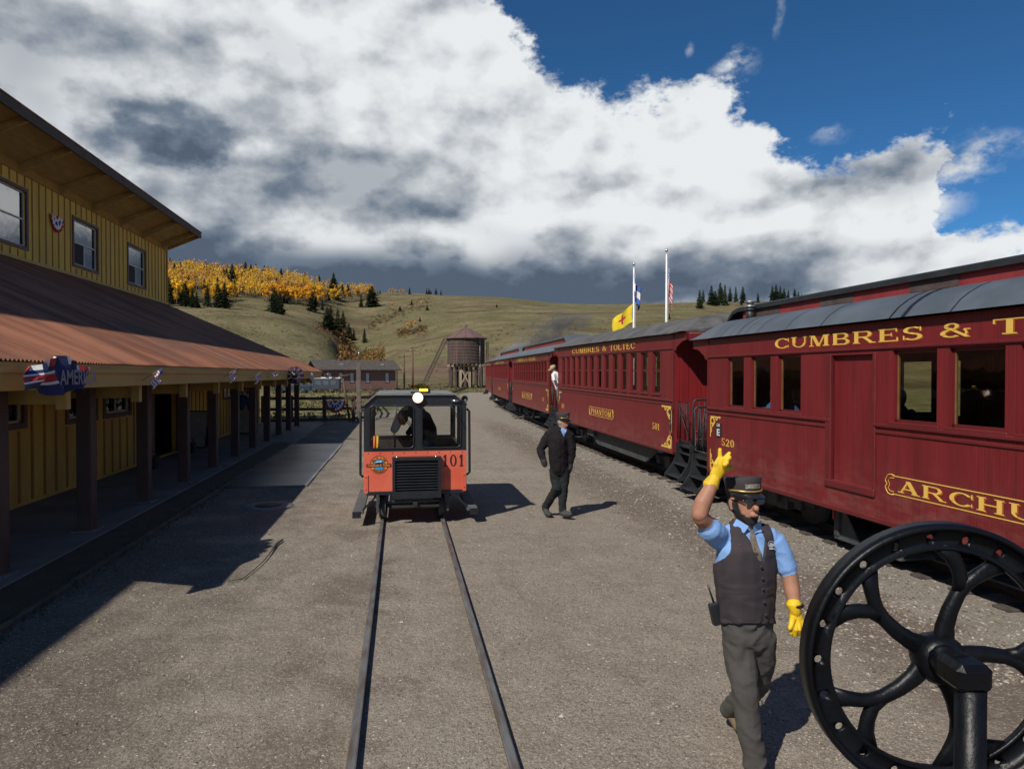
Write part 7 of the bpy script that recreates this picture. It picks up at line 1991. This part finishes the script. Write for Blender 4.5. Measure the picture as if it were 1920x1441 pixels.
kn = A(1352, 872, dR - .005)
glove('glove', A(1339, 897, dR), kn, [(A(1350, 842, dR), A(1350, 857, dR)), (A(1368, 849, dR - .02), A(1360, 858, dR - .02)), (A(1369, 857, dR - .035), A(1361, 863, dR - .035)), (A(1364, 867, dR - .045), A(1359, 870, dR - .045))], A(1373, 875, dR + .04), -FW, .047, dR, A(1350, 886, dR + .02), -1)
dL = D - .09
glove('glove', A(1491, 1146, dL), A(1495, 1168, dL - .01), [(A(1483, 1187, dL - .03), A(1487, 1178, dL - .04)), (A(1490, 1191, dL - .03), A(1492, 1181, dL - .045)), (A(1497, 1189, dL - .02), A(1498, 1180, dL - .04)), (A(1504, 1181, dL), A(1503, 1174, dL - .02))], A(1481, 1178, dL - .05), -FW, .044, dL, A(1486, 1160, dL - .02))
MB().tube([A(1494, 1134, dL - .0) + Vector((.033 * math.cos(a), .033 * math.sin(a), 0)) for a in [i * .5236 for i in range(12)]], .009, 6, closed=True).build('watch', M_LENS, root)
# boots
def boot(ank, toe, heel, name='boot', mat=M_SHOE, k=1.0):
    a, t, h = Vector(ank), Vector(toe), Vector(heel)
    P = [([a + (a - h) * .3, (a + h) / 2 + (t - h) * .08, h + (t - h) * .18 + Vector((0, 0, .045 * k))], [.05 * k, .05 * k, .045 * k], None, None, 0), ([h + Vector((0, 0, .04 * k)) + (t - h) * .12, (h + t) / 2 + Vector((0, 0, .05 * k)), t + (h - t) * .1 + Vector((0, 0, .035 * k))], [.04 * k, .045 * k, .036 * k], [.034 * k, .04 * k, .026 * k], (t - h).cross(Vector((0, 0, 1))), 0)]
    return figure(name, P, [mat], .008 * k, root, None, None, 3)[0]
gR = A(1415, 1432, D - .1); hr = Vector((gR.x, gR.y, .0)) - fb * .02
boot(gR, hr + fb * .25, hr - fb * .02)
tl_ = Vector(atz(1388, 1380, .0)); an = A(1366, 1334, D + .46)
boot(an + Vector((0, 0, .03)), tl_ + Vector((0, 0, .005)), an + (an - tl_) * .2 + Vector((0, 0, -.02)), 'boot', pm('tan_sole_boot', (.13, .09, .05), .7, .2))
# hand radio on the hip
rp = A(1341, 1150, D - .02)
rd_ = MB().cbox((-.028, -.02, -.065), (.028, .02, .065), .006, 0, Matrix.Translation(rp) @ Matrix.Rotation(-.22, 4, Vector((FW.x, FW.y, 0)))).build('radio', M_CAB, root)
MB().tube([A(1338, 1128, D - .02), A(1327, 1096, D - .02)], [.007, .005], 6).build('antenna', M_CAB, rd_)

# ---- the older trainman walking
D2 = 11.25; B = lambda x, y, d=D2: atd(x, y, d)
q = B(1050, 960); root = thing('person', 'older person in black jacket and peaked cap walking beside the track', 'person', (q.x, q.y, 0))
f2, s2, u2 = basis(tow * .75 + RT * .66); sd = -s2
parts = [([B(1050, 880), B(1048, 862), B(1048, 842), B(1049, 822), B(1050, 811)], [.17, .185, .20, .20, .13], [.13, .145, .15, .15, .1], sd, 0),
 ([B(1031, 813), B(1050, 808), B(1067, 814)], [.075, .08, .075], None, None, 0), ([B(1052, 806), B(1054, 798)], [.06, .055], None, None, 1),
 ([B(1030, 815), B(1020, 830), B(1013, 844), B(1018, 857, D2 - .08)], [.085, .08, .072, .06], None, None, 0), ([B(1018, 858, D2 - .08), B(1020, 866, D2 - .1), B(1022, 872, D2 - .1)], [.05, .055, .045], None, None, 3),
 ([B(1068, 816), B(1071, 836), B(1072, 852), B(1069, 865)], [.085, .08, .07, .058], None, None, 0), ([B(1069, 867), B(1068, 877), B(1066, 885)], [.05, .055, .04], None, None, 3),
 ([B(1041, 880), B(1043, 900), B(1044, 915, D2 - .05), B(1032, 935, D2 + .1), B(1022, 951, D2 + .2)], [.105, .095, .08, .07, .062], None, None, 2),
 ([B(1057, 880), B(1057, 900), B(1056, 918), B(1055, 938), B(1054, 957, D2 - .03)], [.105, .092, .078, .07, .062], None, None, 2),
 ([B(1022, 953, D2 + .2), B(1026, 962, D2 + .12), B(1031, 964, D2 + .02)], [.055, .055, .045], None, None, 4), ([B(1054, 960, D2 - .03), B(1060, 963, D2 - .07), B(1070, 963.5, D2 - .15)], [.06, .055, .042], None, None, 4)]
h2 = B(1055, 790.5); hf, hs, hu = basis(tow * .62 + RT * .78)
parts += head_parts(h2, hf, hs, hu, 1.0, 1)
def rec2(c, n, mi):
    d = c - np.array(h2); a, b = d @ np.array(hf), d @ np.array(hu); mi = mi.copy(); hd = (np.linalg.norm(d, axis=1) < .17) & (mi == 1)
    mi[hd & (a < .02) & (b > -.04)] = 5
    e = c - np.array(B(1054, 806)); sh_ = (np.abs(e @ np.array(RT) - .02) < .045 + .45 * np.minimum(e[:, 2], 0)) & (e[:, 2] < .05) & (e[:, 2] > -.10) & (n @ np.array(tow) > .3) & (mi == 0)
    mi[sh_] = 6
    return mi
figure('body', parts, [pm('black_jacket', (.013, .011, .013), .9, .2, 8, spec=.2), M_SKIN2, pm('dark_trousers', (.020, .023, .024), .9, .2, 6, spec=.2), pm('dark_glove', (.022, .024, .024), .8), pm('grey_boot', (.04, .042, .04), .8, .2), M_HAIRG, M_SHIRT], .014, root, rec2, {0: .014, 2: .013})
cap(root, h2, hf, hs, hu, 1.06, True); glasses(root, h2, hf, hs, hu, 1.0)

# ---- trainman leaning out between two coaches
D3 = 24.2; B = lambda x, y, d=D3: atd(x, y, d)
q = B(1046, 740); root = thing('person', 'person in tan cap and white shirt leaning out between two coaches', 'person', (q.x, q.y, .95))
parts = [([B(1050, 728), B(1047, 718), B(1043, 708), B(1041, 701)], [.16, .17, .18, .13], [.12, .13, .13, .1], RT, 0), ([B(1040, 700), B(1038, 696)], [.06, .055], None, None, 1),
 ([B(1037, 702, D3 - .1), B(1038, 709, D3 - .2), B(1039, 713, D3 - .25)], [.07, .06, .05], None, None, 0), ([B(1039, 713, D3 - .25), B(1042, 712, D3 - .3)], [.04, .04], None, None, 1), ([B(1048, 702), B(1052, 712)], [.07, .06], None, None, 0),
 ([B(1048, 727), B(1048, 741), B(1048, 757)], [.1, .08, .06], None, None, 2), ([B(1053, 727), B(1053, 741), B(1053, 757)], [.1, .08, .06], None, None, 2)]
h3 = B(1037.5, 691); hf, hs, hu = basis(-RT * .9 + tow * .4 + Vector((0, 0, -.45)), (0, 0, 1))
parts += head_parts(h3, hf, hs, hu, 1.0, 1)
figure('body', parts, [pm('white_shirt', (.70, .70, .70), .85, .05), M_SKIN2, pm('khaki_trousers', (.30, .26, .20), .9, .1)], .02, root, None, {0: .006})
R_ = Matrix((hs, hf, hu)).transposed().to_4x4(); R_.translation = h3
cp = MB().lathe([(.095, .03), (.1, .06), (.085, .105), (.05, .13), (0, .135)], 20, 0, R_ @ Matrix.Diagonal((1, 1.15, 1, 1))).build('cap', pm('tan_cap', (.42, .33, .2), .8, .1), root)
MB().add([R_ @ Vector(p) for p in ((-.08, .07, .04), (.08, .07, .04), (.06, .2, .03), (-.06, .2, .03), (-.08, .07, .03), (.08, .07, .03), (.06, .2, .02), (-.06, .2, .02))], [(0, 1, 2, 3), (7, 6, 5, 4), (0, 4, 5, 1), (1, 5, 6, 2), (2, 6, 7, 3), (3, 7, 4, 0)]).build('visor', pm('tan_cap', (.42, .33, .2), .8, .1), cp)
MB().bar(B(1042, 700, D3 - .18), B(1045, 712, D3 - .2), .03, .008).build('suspender', MF[2], root)

# ---- operator bending in the cab of the motor car
Y4 = SPY + .95
def O(x, y, dy=0): return atY(x, y, Y4 + dy)
q = O(800, 800); root = thing('person', 'person in dark vest and white shirt bending inside the orange motor car', 'person', (q.x, Y4, .53))
parts = [([O(806, 822, .1), O(805, 805), O(795, 785), O(778, 772), O(770, 770)], [.17, .17, .18, .17, .12], [.13, .13, .14, .13, .1], (0, 1, 0), 0),
 ([O(772, 768), O(760, 772), O(748, 786), O(739, 806)], [.10, .095, .085, .07], None, None, 1), ([O(790, 770, -.2), O(780, 795, -.3), O(765, 812, -.35)], [.08, .07, .05], None, None, 0),
 ([O(806, 822, .1), O(807, 845, .05), O(807, 875, .1)], [.11, .09, .075], None, None, 2), ([O(796, 822, .1), O(795, 845, -.05), O(796, 875, 0)], [.11, .09, .075], None, None, 2), ([O(766, 772, -.05), O(758, 778, -.1)], [.06, .055], None, None, 3)]
h4 = O(756, 783, -.15); hf, hs, hu = basis(-Vector((1, 0, 0)) * .7 + Vector((0, -.5, -.5)))
parts += head_parts(h4, hf, hs, hu, 1.0, 3)
def rec4(c, n, mi):
    d = c - np.array(h4); mi = mi.copy(); mi[(np.linalg.norm(d, axis=1) < .17) & (mi == 3) & (d @ np.array(hf) < .03)] = 4
    return mi
figure('body', parts, [pm('navy_vest', (.012, .012, .018), .9, .2), pm('white_shirt', (.70, .70, .70), .85, .05), pm('jeans', (.05, .07, .12), .9, .2), M_SKIN, M_HAIRK], .015, root, rec4, {0: .006, 1: .005})

# ---- visitor on the porch
b = atz(455, 812, .055); dv = (b - C0).dot(FW); B = lambda x, y, d=dv: atd(x, y, d)
root = thing('person', 'person in blue jacket and jeans standing on the porch behind a post', 'person', tuple(b))
k = F / dv
def V(dx, z, dy=0): return Vector((b.x + dx * RT.x, b.y + dx * RT.y + dy, .055 + z))
parts = [([V(0, .92), V(0, 1.1), V(0, 1.3), V(0, 1.42)], [.16, .17, .19, .14], [.12, .12, .13, .1], RT, 0), ([V(-.17, 1.4), V(.17, 1.4)], [.07, .07], None, None, 0), ([V(0, 1.45), V(0, 1.53)], [.06, .055], None, None, 1),
 ([V(-.2, 1.38), V(-.24, 1.15), V(-.22, .92)], [.07, .06, .05], None, None, 0), ([V(.2, 1.38), V(.25, 1.15), V(.26, .95, -.1)], [.07, .06, .05], None, None, 0), ([V(-.22, .9), V(-.22, .82)], [.045, .035], None, None, 1), ([V(.26, .93, -.1), V(.27, .86, -.1)], [.045, .035], None, None, 1),
 ([V(-.09, .9), V(-.09, .5), V(-.09, .08)], [.11, .08, .06], None, None, 2), ([V(.09, .9), V(.1, .5), V(.1, .08)], [.11, .08, .06], None, None, 2), ([V(-.09, .05), V(-.09, .04, -.14)], [.05, .04], None, None, 3), ([V(.1, .05), V(.1, .04, -.14)], [.05, .04], None, None, 3)]
h5 = V(0, 1.64); hf, hs, hu = basis((.5, -.85, 0)); parts += head_parts(h5, hf, hs, hu, 1.0, 1)
def rec5(c, n, mi):
    d = c - np.array(h5); mi = mi.copy(); mi[(np.linalg.norm(d, axis=1) < .17) & (mi == 1) & ((d @ np.array(hf) < .0) | (d[:, 2] > .06))] = 4
    return mi
figure('body', parts, [pm('blue_jacket', (.04, .07, .2), .85, .15), M_SKIN2, pm('jeans', (.05, .07, .12), .9, .2), M_SHOE, M_HAIRK], .02, root, rec5, {0: .006})

# ---- passengers seated in the nearest coach
for (x, y, lab, mat) in ((2.35, 1.95, 'dark silhouette of a seated person behind the fourth coach window', pm('dark_coat', (.03, .03, .035), .9)), (1.2, .55, 'seated person in blue behind the second coach window', MF[4]), (1.75, .6, 'seated person in dark blue behind the third coach window', pm('blue_jacket', (.04, .07, .2), .85, .15))):
    zf = .61 + .27; L = lambda a, b_, c: M520 @ Vector((x + a, y + b_, zf + c))
    root = thing('person', lab, 'person', tuple(L(0, 0, 0)), 0, 'passengers in the nearest coach')
    parts = [([L(0, 0, .5), L(0, 0, .7), L(0, 0, .92)], [.16, .18, .14], [.12, .13, .1], M520.to_3x3() @ Vector((0, 1, 0)), 0), ([L(0, 0, .95), L(0, 0, 1.03)], [.055, .055], None, None, 1)]
    for s in (-.1, .1): parts += [([L(0, s, .48), L(.4, s, .5), L(.42, s, .25), L(.42, s, .05)], [.09, .075, .06, .05], None, None, 0), ([L(0, s * 2, .9), L(.05, s * 2.2, .7), L(.28, s * 1.6, .62)], [.065, .055, .045], None, None, 0)]
    hh = L(.02, 0, 1.13); hf, hs, hu = basis(M520.to_3x3() @ Vector((1, 0, 0))); parts += head_parts(hh, hf, hs, hu, 1.0, 1)
    figure('body', parts, [mat, M_SKIN], .025, root)

# ================================================================ brake wheel on the platform we stand on
DW = 1.22; M_IRON = pm('wheel_iron', (.004, .0045, .006), .40, .3, 14, bump=.0012, bscale=70, spec=.25)
wc = atd(1757, 1231, DW); WR = 254 / F * DW
dk = atd(1757, 1231, DW)
bw = thing('brake_wheel', 'large black iron brake wheel with curved forked spokes at the lower right', 'brake wheel', (wc.x, wc.y, 1.0))
fh_ = Vector((FW.x, FW.y, 0)).normalized()
MWh = Matrix((RT, fh_, Vector((0, 0, 1)))).transposed().to_4x4(); MWh.translation = wc       # x right, y away from us, z up
rim = MB(); n = 96; prof = [(1.0, .02), (1.0, -.035), (.985, -.045), (.965, -.045), (.95, -.03), (.945, -.010), (.83, -.010), (.815, -.02), (.80, -.014), (.80, .004), (.82, .0), (.94, .0), (.96, .02)]
HOLES = [math.radians(9 + 17.14 * i) for i in range(21)]
v = []
for i in range(n):
    a = 2 * math.pi * i / n
    for r, y in prof: v.append((WR * r * math.cos(a), y * .55, WR * r * math.sin(a)))
k = len(prof)
rim.add(v, [(i * k + j, i * k + (j + 1) % k, ((i + 1) % n) * k + (j + 1) % k, ((i + 1) % n) * k + j) for i in range(n) for j in range(k)], 0, True, MWh)
# drill holes through the web of the rim
me_ = rim.mesh('rim', [M_IRON], WM[bw.name].inverted())
ro_ = put(me_, 'rim', bw)
cut = MB()
for a in HOLES:
    Mh = MWh @ Matrix.Translation((WR * .885 * math.cos(a), 0, WR * .885 * math.sin(a))) @ Matrix.Rotation(math.pi / 2, 4, 'X')
    cut.lathe([(0, -.04), (.0074, -.04), (.0074, .04), (0, .04)], 10, 0, Mh, False)
cme = cut.mesh('cut', [M_IRON]); co = bpy.data.objects.new('cut', cme); COL.objects.link(co)
tmp = bpy.data.objects.new('tmp', rim.mesh('tmp', [M_IRON])); COL.objects.link(tmp)
bo_ = tmp.modifiers.new('b', 'BOOLEAN'); bo_.object = co; bo_.operation = 'DIFFERENCE'; bo_.solver = 'EXACT'
try:
    nm_ = bpy.data.meshes.new_from_object(tmp.evaluated_get(bpy.context.evaluated_depsgraph_get())); nm_.transform(WM[bw.name].inverted())
    if len(nm_.polygons) > 300: ro_.data = nm_
except Exception: pass
bpy.data.objects.remove(tmp); bpy.data.objects.remove(co)
# five S-curved spokes forking at the rim
def wp(px, py, dy=0): return MWh @ Vector(((px - 1757) / F * DW, dy, -(py - 1231) / F * DW))
rot = lambda q, a: (1757 + (q[0] - 1757) * math.cos(a) - (q[1] - 1231) * math.sin(a), 1231 + (q[0] - 1757) * math.sin(a) + (q[1] - 1231) * math.cos(a))
main = [(1752, 1222), (1735, 1212), (1706, 1200), (1680, 1182), (1655, 1158), (1642, 1138), (1636, 1120), (1631, 1096), (1624, 1062)]
fork = [(1650, 1152), (1630, 1145), (1606, 1144), (1582, 1148), (1546, 1163)]
for j in range(5):
    a = j * 2 * math.pi / 5
    sm = MB(); P_ = [wp(*rot(q, a)) for q in main]
    sm.tube(P_, [.012] * 7 + [.009, .004], 10, r2=[.025, .020, .0165, .0145, .013, .0125, .0122, .014, .020], side=None)
    sk = sm.build('spoke', M_IRON, bw)
    MB().tube([wp(*rot(q, a)) for q in fork], [.011, .011, .011, .009, .004], 10, r2=[.016, .013, .013, .015, .021]).build('spoke_fork', M_IRON, sk)
hb = MB().lathe([(0, -.04), (.028, -.04), (.034, -.03), (.042, -.012), (.044, .014), (.036, .03), (0, .035)], 24, 0, MWh @ Matrix.Rotation(math.pi / 2, 4, 'X'))
hb.build('hub', M_IRON, bw)
# bracket block and stand in front of the hub
bp = atd(1820, 1266, 1.10)
MB().tube([wc, bp + FW * .02], [.03, .026], 12).build('shaft', M_IRON, bw)
MB().cbox((-.030, -.020, -.024), (.028, .05, .022), .010, 0, Matrix.Translation(bp) @ Matrix.Rotation(-YAW, 4, 'Z')).build('bracket', M_IRON, bw)
st = MB().tube([bp + Vector((0, 0, -.02)), bp + Vector((0, 0, -.4)), Vector((bp.x, bp.y, 1.05))], [.0225, .0225, .024], 14); st.build('stand', M_IRON, bw)
MB().cbox((-.09, -.09, 1.05), (.09, .09, 1.075), .006, 0, Matrix.Translation((bp.x, bp.y, 0))).build('foot', M_IRON, bw)
pf_ = thing('car_platform', 'dark wooden end platform carrying the black brake wheel', 'platform', (0.3, -.2, 0))
MB().cbox((-1.0, -1.6, .94), (1.6, 1.45, 1.05), .01).build('deck', M_TANW, pf_); MB().cbox((-.9, 1.30, .7), (1.5, 1.44, .94), .01).build('end_beam', M_BLK, pf_)
for x in (-.295, .66): MB().lathe([(0, -.05), (.33, -.05), (.35, .05), (0, .05)], 24, 0, Matrix.Translation((x, .1, .395)) @ Matrix.Rotation(math.pi / 2, 4, 'Y')).build('wheel', M_BLK2, pf_)
MB().tube([(-.5, .1, .395), (.85, .1, .395)], .05, 10).build('axle', M_BLK2, pf_); MB().box((-.3, -.3, .45), (.65, .5, .94)).build('truck', M_BLK, pf_)
